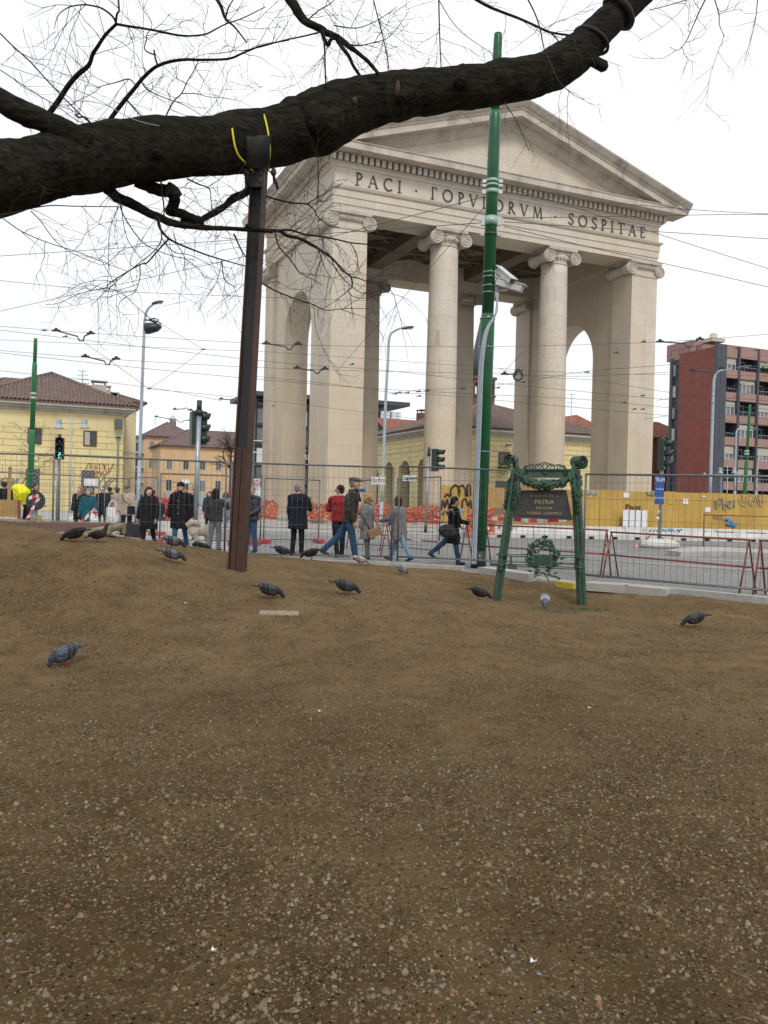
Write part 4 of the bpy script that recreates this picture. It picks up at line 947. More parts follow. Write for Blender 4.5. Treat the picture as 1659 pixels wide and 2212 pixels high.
mb = MB(); mb.box(4.2, 6.6, 5.2, 7.5, HT + 2.0, HT + 2.5); mb.lathe([(.55, 0), (.6, .15), (.5, .2), (.52, .6), (.3, .8)], 14, c=(5.2, 6, HT + 2.5)); mb.build('roof_vent', M['beige'], ap)
mb = MB(); 
for k in range(6): mb.cyl((.2, .5 + (ul2 - .5) * k / 5, HT), (.2, .5 + (ul2 - .5) * k / 5, HT + .7 ), .04)
mb.cyl((.2, .5, HT + .7), (.2, ul2, HT + .7), .04); mb.build('roof_rail', M['charcoal'], ap)
# ground floor shops
mb = MB(); mb.box(1.2, UR, 1.9, ul2, .1, 3.35); mb.build('shop_wall', M['darkgrey'], ap)
for j in range(8):
    x = .6 + j * 5.2; mb = MB(); mb.box(x - .35, x + .35, -.05, 1.88, .1, 3.3); mb.build('shop_pillar', M['greywall'], ap)
    mb = MB(); mb.box(x + .8, x + 4.4, 1.6, 1.88, 1.7, 3.1); mb.build('shop_panel', M['whitepanel'] if j % 3 != 2 else M['glassgrey'], ap)
    mb = MB(); mb.box(x + .8, x + 4.4, 1.65, 1.88, .3, 1.6); mb.build('shop_window', M['glassgrey'], ap)
vS = ul2 * .5
for j in range(3):
    v = 1.5 + j * (ul2 - 2) / 3; mb = MB(); mb.box(.9, 1.18, v, v + (ul2 - 2) / 3 - .8, 1.9, 3.2); mb.build('shop_panel', M['whitepanel'], ap)
mb = MB(); mb.box(1.19, 1.6, 1.9, ul2, .1, 3.29); mb.build('shop_wall', M['darkgrey'], ap)
# small roofs between gate and block
org = frame(1400, 128)
rb = thing('small_red_house', 'small red roofed house glimpsed left of the red apartment block', 'building', tuple(org), BR)
z1 = zloc(org, 1422, 932)[1]; mb = MB(); mb.box(0, 9, 0, 8, 0, z1 - 1); mb.build('wall', M['redbrick'], rb); hiproof(rb, 0, 9, 0, 8, z1 - 1, z1 + 1.8, .5, M['tile_red'], rows=8)
# --- far street on the left
org = frame(313, 190)
ob = thing('orange_house', 'long orange house with brown hip roof at the far end of the street', 'building', tuple(org), BR)
ze = zloc(org, 330, 983)[1]; ur = loc2(org, 506, 'u')
def z_at(px, py): return zloc(org, px, py)[1]
# its street corner faces the viewer: long front along u, narrow side along v
xc = loc2(org, 345, 'u'); ze = z_at(420, 966)
mb = MB(); mb.box(xc, ur + 14, 0, 14, 0, ze); mb.build('wall', M['orange'], ob); hiproof(ob, xc, ur + 14, 0, 14, ze + .1, ze + 4.4, .8, M['tile_brown'], pitch=.6, amp=.08, rows=10)
OB = (ob, org)
for r_, (y0, y1) in enumerate(((992, 1013), (1036, 1060))):
    for k, px in enumerate((364, 400, 436, 470, 500)): dw(OB, px - 6.5, px + 6.5, y0 + k * .9, y1 + k * .9, M['cornice'], M['glass'] if (k + r_) % 3 else M['glassgrey'])
for k in range(7):
    v = 1.2 + k * 1.7
    for z0 in (z_at(345, 1012), z_at(345, 1056)): window(ob, v, v + .8, z0, z0 + 2.3, xc, M['cornice'], M['glass'], None, 'v')
a, z = zloc(org, 430, 1072); mb = MB(); mb.box(xc + 1, ur + 4, -3, -.003, 0, 2.5); mb.build('market_awning', M['lampgrey'], ob)
org = frame(309, 235)
oh = thing('tall_orange_house', 'tall orange house with brown roof behind the long orange house', 'building', tuple(org), BR)
ur = loc2(org, 375, 'u'); ze = zloc(org, 350, 944)[1]
mb = MB(); mb.box(0, ur, 0, 16, 0, ze); mb.build('wall', M['orange'], oh); hiproof(oh, 0, ur + 6, 0, 16, ze + .1, ze + 4.8, 1.0, M['tile_brown'], pitch=.7, amp=.08, rows=8)
dw((oh, org), 320, 331, 953, 975, M['cornice'], M['glassgrey']); dw((oh, org), 320, 331, 990, 1010, M['cornice'], M['glassgrey'])
mb = MB(); u2 = loc2(org, 404, 'u'); mb.box(ur + .01, u2, .5, 12, 0, ze - .8); wl = mb.build('side_wall', mat('pale_pink_plaster', (.60, .48, .42), .85), oh); dw((oh, org), 378, 391, 955, 975, M['cornice'], M['glass'], other=.5)
org = frame(287, 215)
gh = thing('grey_apartment_house', 'narrow grey balcony house beside the yellow toll house', 'building', tuple(org), BR)
ze = zloc(org, 295, 945)[1]; ur = loc2(org, 309, 'u'); mb = MB(); mb.box(-8, ur, 0, 14, 0, ze); mb.build('wall', M['greywall'], gh); mb = MB(); mb.box(-8.5, ur + .5, -.6, 14.5, ze, ze + .5); mb.build('roof', M['tile_brown'], gh)
for k in range(4):
    for j in range(2): z = ze - 3.5 - k * 3.8; mb = MB(); mb.box(ur - 2.4 - j * 3, ur - .8 - j * 3, -.1, -.003, z, z + 2.2); mb.build('window_panel', M['glass'], gh)
    mb = MB(); mb.box(-8, ur, -1, -.003, ze - 4 - k * 3.8, ze - 3.7 - k * 3.8); mb.build('balcony_slab', M['cornice'], gh)
org = frame(369.5, 330)
cu_ = thing('church_lantern', 'small pale church lantern turret rising above the far roofs', 'tower', tuple(org), BR)
zb = zloc(org, 369, 935)[1]; zt_ = zloc(org, 369, 905)[1]
mb = MB(); mb.lathe([(6, 0), (6, zb - 3), (5, zb - 1), (2.4, zb + .4), (1.2, zb + .5), (1.2, zt_ - .5), (1.55, zt_ - .4), (1.5, zt_), (.9, zt_ + .7), (.1, zt_ + 1.4), (.06, zt_ + 2.6)], 16); mb.build('turret', M['cornice'], cu_)
mb = MB()
for k in range(8): a = 2 * pi * k / 8 + .2; mb.box(-.28, .28, -.06, .06, zb + 1.2, zt_ - 1.2, M=Matrix.Translation((1.2 * cos(a), 1.2 * sin(a), 0)) @ Matrix.Rotation(a + pi / 2, 4, 'Z'))
mb.build('openings', M['glass'], cu_)
# roof aerials, each a thing
def aerial(px, pyb, pyt, D, label):
    o_ = gp(px, D, 0); z0, z1 = zt(px, pyb, D), zt(px, pyt, D); t = thing('roof_aerial', label, 'antenna', (o_.x, o_.y, z0)); mb = MB(); L = z1 - z0; mb.cyl((0, 0, -2), (0, 0, L), .05, n=5); mb.build('mast', M['lampgrey'], t)
    mb = MB()
    for k in range(4): mb.cyl((-.7 + .1 * k, 0, L * (.55 + .14 * k)), (.7 - .1 * k, 0, L * (.55 + .14 * k)), .03, n=4)
    mb.build('crossbars', M['lampgrey'], t)
aerial(172, 862, 800, 76, 'thin aerial above the toll house ridge'); aerial(17, 875, 834, 76, 'short aerial at the far left over the tiled roof'); aerial(332, 935, 900, 236, 'tall faint aerial on the far orange house'); aerial(1228, 915, 850, 112, 'thin aerial seen through the right side arch')
# ---------------------------------------------------------------- the old tree with its long limb
bk = bpy.data.materials.new('dark_bark'); bk.use_nodes = True; n = bk.node_tree; b = n.nodes['Principled BSDF']; b.inputs['Roughness'].default_value = .9; b.inputs['Specular IOR Level'].default_value = .05
tcn = n.nodes.new('ShaderNodeTexCoord'); mp = n.nodes.new('ShaderNodeMapping'); n.links.new(tcn.outputs['Object'], mp.inputs[0]); mp.inputs['Rotation'].default_value = (0, radians(-7), 0); mp.inputs['Scale'].default_value = (1.2, 5, 7)
q = n.nodes.new('ShaderNodeTexNoise'); q.inputs['Scale'].default_value = 3; q.inputs['Detail'].default_value = 9; q.inputs['Roughness'].default_value = .7; q.inputs['Distortion'].default_value = .6; n.links.new(mp.outputs[0], q.inputs[0])
r = n.nodes.new('ShaderNodeValToRGB'); r.color_ramp.elements[0].position = .36; r.color_ramp.elements[0].color = (.006, .0058, .005, 1); r.color_ramp.elements[1].position = .72; r.color_ramp.elements[1].color = (.052, .045, .034, 1); n.links.new(q.outputs[0], r.inputs[0])
q2 = n.nodes.new('ShaderNodeTexNoise'); q2.inputs['Scale'].default_value = 1.3; q2.inputs['Detail'].default_value = 4; n.links.new(tcn.outputs['Object'], q2.inputs[0])
r2 = n.nodes.new('ShaderNodeValToRGB'); r2.color_ramp.elements[0].position = .5; r2.color_ramp.elements[1].position = .72; r2.color_ramp.elements[0].color = (0, 0, 0, 1); r2.color_ramp.elements[1].color = (.6, .6, .6, 1); n.links.new(q2.outputs[0], r2.inputs[0])
mmx = n.nodes.new('ShaderNodeMixRGB'); mmx.inputs[2].default_value = (.022, .023, .016, 1); n.links.new(r2.outputs[0], mmx.inputs[0]); n.links.new(r.outputs[0], mmx.inputs[1]); n.links.new(mmx.outputs[0], b.inputs['Base Color'])
bp = n.nodes.new('ShaderNodeBump'); bp.inputs['Strength'].default_value = 1.0; bp.inputs['Distance'].default_value = .05; n.links.new(q.outputs[0], bp.inputs['Height']); n.links.new(bp.outputs[0], b.inputs['Normal'])
M['bark'] = bk; M['cut'] = mat('cut_wood', (.02, .014, .009), .85, col2=(.10, .055, .03), scale=14, bump=.6)
def smooth_path(pts, rs, k=6):
    P = [Vector(p) for p in pts]; out = []; ro = []
    for i in range(len(P) - 1):
        p0, p1, p2, p3 = P[max(i - 1, 0)], P[i], P[i + 1], P[min(i + 2, len(P) - 1)]
        for j in range(k):
            t = j / k; out.append(.5 * ((2 * p1) + (p2 - p0) * t + (2 * p0 - 5 * p1 + 4 * p2 - p3) * t * t + (3 * p1 - p0 - 3 * p2 + p3) * t ** 3)); ro.append(rs[i] * (1 - t) + rs[i + 1] * t)
    out.append(P[-1]); ro.append(rs[-1]); return out, ro
limb = [(-330, 470, 9.2, 92), (-180, 420, 9.5, 84), (-60, 398, 9.8, 80), (0, 385, 10, 77), (100, 360, 10.3, 70), (190, 344, 10.6, 71), (300, 326, 10.9, 69), (400, 319, 11.2, 65), (500, 310, 11.6, 64), (590, 295, 11.9, 64), (650, 277, 12, 64), (700, 258, 12, 68), (760, 229, 12.1, 61),
        (830, 212, 12.2, 54), (900, 202, 12.3, 50), (1000, 190, 12.4, 45), (1076, 177, 12.5, 45), (1150, 165, 12.6, 45), (1205, 143, 12.7, 45), (1250, 112, 12.8, 42), (1299, 62, 12.9, 35), (1354, 7, 13.0, 34), (1420, -60, 13.1, 33), (1500, -170, 13.2, 30)]
tb = gp(-330, 9.2, 0); tb = Vector((tb.x - .8, tb.y - .1, zg(tb.x - .8, tb.y)))
tree = thing('old_tree', 'huge bare old tree limb stretching across the top, propped on a rusty post', 'tree', tuple(tb))
def limb_at(x):
    L_ = limb
    return [float(np.interp(x, [q_[0] for q_ in L_], [q_[k] for q_ in L_])) for k in (1, 2, 3)]
def on_limb(x, y, lift=.03):
    yc, D, r_ = limb_at(x); o_ = min(abs(y - yc), r_ * .98); return at(x, y, D - sqrt(r_ * r_ - o_ * o_) * D / F - lift)
def limb_mesh(pts, rs, nseg, amp, seed, flare=None):
    P, R = smooth_path(pts, rs, 10); mb = MB(); mb.tube(P, R, nseg, True)
    v = np.array(mb.v[:len(P) * nseg]); ctr = np.repeat(np.array([tuple(p) for p in P]), nseg, 0); d = v - ctr; L = np.linalg.norm(d, axis=1, keepdims=True)
    ang = np.tile(np.arange(nseg) / nseg * 2 * pi, len(P)); s = np.repeat(np.arange(len(P)) * .25, nseg)
    f = 1 + amp * (2.2 * vnoise(s * .9 + seed, np.cos(ang) * 1.5 + 3) + 1.0 * vnoise(s * 2.4 + seed * 3, np.sin(ang) * 3 + 9) + .45 * vnoise(s * 1.2, np.cos(ang) * 4 + 2)) + (.075 * np.abs(vnoise(np.cos(ang) * 7 + seed, s * .55 + np.sin(ang) * 7)) + .05 * np.abs(vnoise(np.cos(ang) * 17, s * 1.3 + np.sin(ang) * 17)) if nseg > 50 else 0)
    mb.v[:len(P) * nseg] = [tuple(x) for x in (ctr + d * f[:, None])]; return mb
lp = [at(x, y, D) for x, y, D, _ in limb]; lr = [r_ * .94 * D / F for _, _, D, r_ in limb]
tr = [(tb.x - .1, tb.y, tb.z - .3), (tb.x, tb.y, tb.z + .5), (tb.x + .1, tb.y + .05, tb.z + 2.2)]
mbl = limb_mesh([tr[0], tr[1], tr[2]] + lp, [.85, .62, .52] + lr, 84, .065, 2); 
def stub(mb, px, py, D, dx, dy, r0, r1, fwd=-.1, k=4):
    a = at(px, py, D); c = at(px + dx, py + dy, D + fwd); mb.tube([a, a.lerp(c, .55), c, c + (c - a) * .12], [r0 * D / F, r1 * D / F * .95, r1 * D / F, r1 * D / F * .5], 12)
stub(mbl, 1255, 118, 12.8, 50, 26, 28, 12.5, -.1); stub(mbl, 1222, 140, 12.75, 12, 22, 26, 9, .1)
stub(mbl, 680, 262, 11.9, 38, 0, 60, 30, -.52); stub(mbl, 905, 190, 12.2, -38, 20, 30, 12, -.35); stub(mbl, 1000, 170, 12.3, -5, 5, 30, 14, -.3); stub(mbl, 330, 330, 10.9, 10, 0, 40, 10, -.3)
mbl.build('limb', M['bark'], tree, world=True)
def oval(name, px, py, D, rx, ry, mt, tilt=0):
    mb = MB(); Rm = Matrix.Rotation(tilt, 3, 'Y'); mb.ell(on_limb(px, py, -.01), (rx * D / F, .045, ry * D / F), M=Rm, n=18, m=10); return mb.build(name, mt, tree, world=True)
oval('branch_scar', 718, 268, 11.34, 20, 32, M['cut'], .15); oval('branch_scar', 1000, 168, 11.98, 10, 12, M['cut']); oval('branch_scar', 766, 218, 11.75, 6, 8, M['cut']); oval('branch_scar', 1272, 55, 12.58, 8, 10, M['bark']); oval('branch_scar', 859, 193, 11.95, 6, 20, M['cut'])
C1 = lambda pts: [(x / 2.7205, y / 2.7205) for x, y in pts]
C2 = lambda pts: [(542.2 + x / 2.7205, y / 2.7205) for x, y in pts]
C3 = lambda pts: [(1049 + x / 2.7205, y / 2.7205) for x, y in pts]
C4 = lambda pts: [(542 + x * .1839, 406.6 + y * .1839) for x, y in pts]
C5 = lambda pts: [(x * .5208, 216 + y * .5208) for x, y in pts]
BR_ = [
 (C5([(655, 500), (665, 535), (700, 575), (760, 605), (850, 640), (920, 662), (1020, 690)]), 3.2, 1.2, 11.3, 11.5), (C5([(700, 575), (650, 630), (610, 675), (580, 683), (500, 730), (450, 765), (440, 790), (375, 855)]), 2.2, .6, 11.3, 10.8),
 (C5([(580, 685), (580, 740), (560, 800)]), 1.4, .6, 11, 11), (C5([(505, 430), (510, 500), (540, 600), (640, 720)]), 1.0, .5, 11, 10.8), (C5([(490, 445), (455, 540), (450, 680), (445, 780)]), .9, .5, 11, 10.8), (C5([(0, 482), (90, 545), (200, 592), (320, 630), (445, 680)]), 1.3, .7, 9.8, 10.8),
 (C5([(445, 780), (500, 800), (560, 850), (620, 905)]), .9, .5, 10.8, 10.8), (C5([(720, 555), (735, 600), (765, 650), (762, 705)]), 1.2, .6, 11.3, 11.2), (C5([(920, 665), (930, 740), (965, 770), (980, 770), (958, 690)]), 1.2, .6, 11.4, 11.3), (C5([(920, 665), (900, 750), (850, 830), (820, 880)]), .8, .4, 11.4, 11.2),
 (C5([(970, 555), (1000, 620), (1025, 660)]), 2.0, 1.2, 11.5, 11.5), (C5([(445, 780), (340, 800), (250, 840), (190, 850)]), .9, .4, 10.8, 10.4),
 (C1([(-300, 420), (0, 592), (200, 690), (400, 780), (520, 850)]), 25, 25, 9.9, 10.3),
 (C1([(290, 665), (345, 590), (400, 505), (455, 440), (520, 385), (545, 320), (570, 280), (620, 205), (685, 140)]), 6.5, 3.3, 10.2, 9.6),
 (C1([(685, 140), (660, 95), (600, 50), (540, 33), (490, 28), (430, 35), (390, 50), (350, 80), (330, 120), (320, 168)]), 2.4, .6, 9.6, 9.3),
 (C1([(680, 135), (688, 80), (700, 60), (693, -40)]), 2.6, 1.6, 9.6, 9.4),
 (C1([(685, 142), (760, 155), (830, 165), (940, 185), (1075, 210), (1200, 203), (1270, 170), (1330, 140), (1430, 105), (1560, 40)]), 2.8, 1.0, 9.6, 10.4),
 (C1([(1265, -20), (1300, 40), (1325, 110), (1380, 160), (1450, 250)]), 4.5, 1.4, 11, 10.8),
 (C1([(1325, 110), (1345, 40), (1390, -30)]), 2, 1.2, 11, 10.6),
 (C1([(625, 735), (670, 670), (740, 580), (790, 520), (830, 470), (880, 420), (925, 388), (1000, 362), (1090, 350), (1180, 352), (1340, 346), (1420, 315), (1480, 290), (1560, 262), (1700, 235)]), 5.2, 1.4, 10.9, 10.2),
 (C1([(930, 395), (912, 340), (905, 295), (905, 320), (850, 290), (862, 230), (860, 210), (885, 170)]), 2.2, .8, 10.4, 10.2),
 (C1([(740, 580), (790, 640), (840, 692)]), 1.8, 1.4, 10.8, 10.7),
 (C1([(800, 510), (760, 465), (680, 485), (600, 505), (560, 520)]), 1.8, .6, 10.7, 10.4),
 (C1([(835, 485), (870, 530), (980, 580), (1090, 620), (1200, 690)]), 1.6, .7, 10.6, 10.7),
 (C1([(970, 700), (990, 650), (1025, 590), (1068, 548), (1100, 480), (1130, 430), (1170, 350)]), 2.0, .9, 11, 10.7),
 (C1([(1068, 550), (1150, 550), (1220, 568), (1330, 578)]), 1.2, .5, 10.8, 10.6),
 (C1([(0, 195), (75, 270), (180, 365), (270, 465), (370, 570), (480, 680), (560, 745)]), 2.0, 1.8, 9.4, 10.4),
 (C1([(0, 410), (90, 470), (200, 545), (330, 620), (440, 700), (520, 735)]), 1.2, 1.0, 9.3, 10.2),
 (C1([(545, 740), (500, 690), (460, 690), (440, 670)]), 2.4, 1.6, 10.5, 10.3),
 (C2([(190, -60), (240, 10), (280, 75), (325, 130), (400, 165), (450, 195), (500, 215), (560, 260), (620, 305), (690, 365), (750, 435)]), 11, 3.4, 11.8, 11.9),
 (C2([(500, 225), (540, 285), (575, 330), (600, 385), (640, 445)]), 4.4, 3.2, 11.8, 12),
 (C2([(420, 180), (430, 230), (455, 265), (470, 230), (510, 225)]), 5.0, 3.5, 11.8, 11.7),
 (C2([(428, 200), (433, 300), (436, 400), (440, 515)]), 2.2, 1.8, 11.7, 11.6),
 (C2([(570, 260), (640, 268), (720, 250), (800, 225), (870, 150), (930, 60)]), 1.6, .7, 11.6, 11),
 (C2([(320, 130), (400, 60), (470, 20), (520, -40)]), 2, 1, 11.7, 11.4),
 (C2([(490, 150), (620, 165), (740, 120), (860, 40)]), 1.5, .8, 11.6, 11),
 (C2([(-60, 300), (60, 275), (180, 240), (300, 215), (400, 190)]), 1.0, 2.0, 11.0, 11.6),
 (C2([(720, 0), (760, 160), (790, 280), (815, 440)]), 1.4, 1.0, 11.4, 11.6),
 (C2([(1103, -10), (1108, 180), (1112, 300), (1118, 400)]), 1.6, 1.2, 11.6, 11.9),
 (C2([(1105, 0), (1170, 110), (1250, 200), (1350, 270), (1430, 320)]), 1.0, .6, 11.6, 11.6),
 (C3([(-150, -60), (0, 30), (100, 72), (200, 110), (300, 155), (380, 190), (490, 207)]), 3.2, 2.2, 11.5, 12.2),
 (C3([(380, 190), (410, 220), (435, 250)]), 2.0, 1.6, 12.0, 12.2),
 (C3([(240, -20), (290, 80), (320, 170), (345, 290), (385, 380), (420, 460), (460, 510), (520, 560), (580, 588)]), 1.8, .5, 11.2, 11.2),
 (C3([(110, 600), (150, 660), (190, 730), (220, 800), (255, 885)]), 1.1, .7, 12.2, 12.0),
 (C3([(520, 230), (560, 330), (680, 350), (795, 388)]), .9, .4, 12.2, 11.9),
 (C3([(960, 60), (1060, 35), (1180, 0)]), .8, 1.2, 12, 12), (C3([(1300, -20), (1260, 60), (1220, 150), (1180, 240), (1130, 295), (1080, 275)]), 1.6, .5, 11, 11),
 (C3([(1340, -20), (1370, 80), (1375, 150), (1405, 215)]), 1.5, .7, 11, 11), (C3([(1600, -20), (1585, 120), (1560, 220), (1520, 360)]), 1.2, .4, 11, 11), (C3([(1190, -10), (1150, 60), (1050, 150), (900, 240)]), .9, .4, 11.4, 11.6),
 (C1([(590, 1080), (640, 1115), (700, 1165), (770, 1195), (850, 1240), (930, 1275), (1010, 1310), (1120, 1330), (1250, 1340), (1380, 1345), (1600, 1360)]), 13, 4.0, 10.8, 11.6),
 (C1([(800, 1060), (870, 1090), (930, 1115), (990, 1125), (1025, 1160), (1015, 1215), (1000, 1240), (1060, 1255), (1140, 1285), (1200, 1300)]), 14, 9, 11.1, 11.5),
 (C1([(985, 1110), (1015, 1125), (1035, 1160)]), 16, 14, 11.0, 11.1),
 (C1([(1490, 1095), (1430, 1140), (1360, 1175), (1310, 1220), (1230, 1265), (1160, 1300), (1060, 1300)]), 9, 5, 11.9, 11.5),
 (C1([(945, 1055), (950, 1120), (962, 1200), (965, 1290)]), 2.2, 1.4, 10.8, 10.9),
 (C1([(700, 1165), (712, 1230), (740, 1290), (800, 1380), (860, 1440), (1000, 1500), (1150, 1530)]), 1.6, .7, 10.8, 10.8),
 (C1([(0, 1265), (100, 1245), (180, 1225), (300, 1208), (450, 1212), (700, 1215)]), 1.6, 1.0, 9.8, 10.7), (C1([(180, 1240), (240, 1300), (330, 1420), (450, 1500), (600, 1560)]), 1.2, .6, 10, 10.3),
 (C1([(930, 1275), (950, 1400), (900, 1480), (800, 1560), (700, 1640), (620, 1720)]), 1.7, .6, 11, 10.8), (C1([(950, 1400), (1020, 1480), (1120, 1500), (1240, 1560)]), 1.2, .5, 11, 10.9),
 (C4([(-60, 440), (160, 500), (330, 502), (420, 555), (570, 590), (680, 645), (760, 690), (850, 750), (950, 820), (1040, 920), (1120, 1000), (1170, 1035), (1190, 1100), (1188, 1155)]), 4.6, 1.5, 11.3, 11.0),
 (C4([(340, 500), (400, 488), (500, 500), (640, 545), (840, 570), (1000, 600), (1170, 640), (1330, 655), (1450, 665), (1560, 710), (1680, 750)]), 2.6, .9, 11.2, 10.8),
 (C4([(1170, 1040), (1260, 1055), (1360, 1095), (1500, 1130), (1640, 1142)]), 1.6, .5, 11, 10.8),
 (C4([(1188, 1155), (1130, 1210), (1060, 1270), (950, 1350), (840, 1420)]), 1.2, .5, 11, 10.9), (C4([(1188, 1155), (1260, 1210), (1340, 1235), (1440, 1220), (1500, 1190)]), 1.0, .4, 11, 10.7),
 (C4([(285, 520), (300, 600), (340, 700), (430, 800), (500, 890), (570, 985), (640, 1030), (740, 1080), (840, 1140)]), 2.0, .8, 11.2, 11.0),
 (C4([(120, 1110), (250, 1185), (370, 1240), (490, 1285), (620, 1330), (740, 1370), (820, 1415), (900, 1435), (1050, 1418), (1200, 1410), (1380, 1415)]), 1.9, .6, 10.8, 10.6),
 (C4([(180, 95), (330, 140), (480, 172), (650, 185), (735, 245), (780, 330), (850, 390), (930, 445), (1040, 468)]), 2.2, .8, 11.5, 11.2), (C4([(650, 185), (760, 125), (850, 70), (960, 10), (1080, -70)]), 1.6, .6, 11.4, 11.2),
 (C4([(770, 205), (790, 150), (860, 150), (920, 100), (1000, 40)]), 1.4, .5, 11.4, 11.2), (C4([(780, 690), (830, 830), (880, 960), (960, 1080)]), 1.4, .5, 11, 10.9), (C4([(950, 830), (990, 940), (1060, 1030), (1130, 1110), (1188, 1155)]), 1.3, .8, 11, 11),
 (C4([(1170, 645), (1240, 770), (1250, 880), (1262, 1010)]), 1.2, .5, 10.9, 10.8), (C4([(850, 570), (840, 720), (800, 900), (740, 1050)]), .9, .4, 11, 10.9), (C4([(1130, 1210), (1220, 1280), (1360, 1290), (1500, 1240), (1550, 1140)]), .9, .4, 11, 10.8),
 (C1([(1100, 1050), (1160, 1080), (1230, 1110), (1240, 1180), (1245, 1240)]), 1.8, .9, 11.5, 11.3), (C1([(1440, 1040), (1440, 1110), (1400, 1160), (1480, 1230)]), 1.6, .9, 11.6, 11.4),
]
tw_pts = []
rr = random.Random(17)
def wander(p, d, L, r, depth, droop, mbt):
    pts = [p]; n_ = max(3, int(L / .09)); dd = d.copy()
    kids = []
    for i in range(n_):
        dd = (dd + Vector((rr.gauss(0, .16), rr.gauss(0, .16), rr.gauss(0, .16) - droop * .05))).normalized(); pts.append(pts[-1] + dd * (L / n_))
        if depth > 0 and i > 0 and rr.random() < .42: kids.append((pts[-1].copy(), dd.copy(), i / n_))
    rs = [r * (1 - .65 * i / n_) for i in range(n_ + 1)]
    mbt.tube(pts, rs, 3, False)
    for kp, kd, t in kids:
        ax = Vector((rr.gauss(0, 1), rr.gauss(0, 1), rr.gauss(0, 1))).normalized(); nd = (kd + kd.cross(ax).normalized() * rr.uniform(.5, 1.1)).normalized()
        wander(kp, nd, L * rr.uniform(.3, .6) * (1 - .4 * t), r * .68, depth - 1, droop, mbt)
mbt = MB()
for i, (pts, r0, r1, D0, D1) in enumerate(BR_):
    P = []; R = []
    for k, (x, y) in enumerate(pts):
        t = k / (len(pts) - 1); D = D0 + (D1 - D0) * t; P.append(at(x, y, D)); R.append(max((r0 + (r1 - r0) * t), .55) * D / F)
    big = r0 > 8
    mb = limb_mesh(P, R, 14, .12, i) if big else MB().tube(*smooth_path(P, R, 4), 6 if r0 > 2 else 4)
    mb.build('branch', M['bark'] if r0 > 2 else M['brown_twig'], tree, world=True)
    L = sum((P[k + 1] - P[k]).length for k in range(len(P) - 1))
    dens = 3.6 if r0 < 8 else 1.0
    if i == 0: dens = .3
    for _ in range(int(L * dens) + 2):
        k = rr.randrange(len(P) - 1); t = rr.random(); p = P[k].lerp(P[k + 1], t); d = (P[k + 1] - P[k]).normalized()
        ax = Vector((rr.gauss(0, 1), rr.gauss(0, .6), rr.gauss(0, 1))).normalized(); nd = (d * .7 + d.cross(ax).normalized()).normalized()
        wander(p, nd, rr.uniform(.35, 1.15) * (1 if r0 > 1.2 else .6), .005 if r0 > 1.2 else .0034, 2, .6 if pts[0][1] > 380 else .15, mbt)
# twig sprays hanging in from above and in the dense clump over the post
def spray(cx_, cy_, wx, wy, D, nn, L=.8, up=0, dep=2):
    for _ in range(nn):
        p = at(rr.gauss(cx_, wx), rr.gauss(cy_, wy), D + rr.gauss(0, .35)); d = Vector((rr.gauss(0, 1), rr.gauss(0, .4), rr.gauss(up, 1))).normalized(); wander(p, d, rr.uniform(.4, 1) * L, .0036, dep, .3, mbt)
spray(780, 60, 75, 45, 11.5, 34, .9); spray(440, 60, 120, 40, 11, 12, .8); spray(90, 110, 60, 50, 10.2, 12, .7); spray(480, 440, 50, 35, 11.5, 44, .6); spray(620, 440, 50, 40, 11.6, 18, .6); spray(280, 520, 90, 45, 10.9, 16, .8); spray(430, 600, 100, 40, 11, 8, .7); spray(1500, -10, 90, 15, 11.5, 4, .7, -1); spray(600, 200, 60, 20, 11.8, 12, .6, 1); spray(330, 210, 80, 25, 11, 10, .7, 1)
o = mbt.build('twigs', M['brown_twig'], tree, world=True); o['kind'] = 'stuff'
tag(o, 'fine bare twigs')
# ties round the limb
def band_on(px, py, D, r, wd, ang, mt, name, label, cat, sag=0):
    a = at(px, py, D); mb = MB(); ax = (RT * cos(ang) - UP * sin(ang)).normalized(); e1 = FW; e2 = ax.cross(e1).normalized(); pts = []
    for k in range(25): t = 2 * pi * k / 24; pts.append(a + (e1 * cos(t) + e2 * sin(t)) * r * D / F)
    mb.tube(pts, wd, 6, False); o = mb.build(name, mt, world=True); return tag(o, label, cat)
band_on(1336, 26, 12.95, 37.5, .05, radians(-45), M['rubber'], 'limb_strap', 'black strap ring round the limb at the top edge', 'strap')
band_on(1277, 88, 12.85, 40, .028, radians(-60), M['rubber'], 'limb_strap', 'thin dark cable ring round the limb above its knob', 'strap')
# rusty prop
pb, _ = on_ground(512, 1232, 12.0); pD = (pb - CAM).dot(FW); ptop = at(561, 360, 11.9)
post = thing('prop_post', 'tall rusty steel beam propping up the tree limb', 'post', tuple(pb))
ax = (ptop - pb).normalized(); sx_ = (RT - ax * RT.dot(ax)).normalized(); fy = sx_.cross(ax)     # fy points away-ish
def pbar(a, c, off_x, off_y, wx, wy, taper=1.0):
    vs = []
    for p, k in ((a, 1), (c, taper)):
        for i, j in ((-1, -1), (1, -1), (1, 1), (-1, 1)): vs.append(p + sx_ * (off_x + i * wx / 2) * k + fy * (off_y + j * wy / 2))
    return vs, [(0, 3, 2, 1), (4, 5, 6, 7), (0, 1, 5, 4), (1, 2, 6, 5), (2, 3, 7, 6), (3, 0, 4, 7)]
fs_ = -1 if fy.dot(FW) > 0 else 1
rot = Matrix.Rotation(radians(-12), 3, ax); sx_ = rot @ sx_; fy = rot @ fy
b0 = pb - ax * .3
mb = MB()
for ox in (-.096, .096): mb.add(*pbar(b0, ptop, ox, 0, .022, .2, .84))
mb.build('flange', M['rust'], post, world=True)
mb = MB(); mb.add(*pbar(b0, ptop, 0, -.035 * (1 if fy.dot(FW) > 0 else -1), .17, .014, .84)); mb.build('web', M['rust_in'], post, world=True)
mid = pb.lerp(ptop, .30)
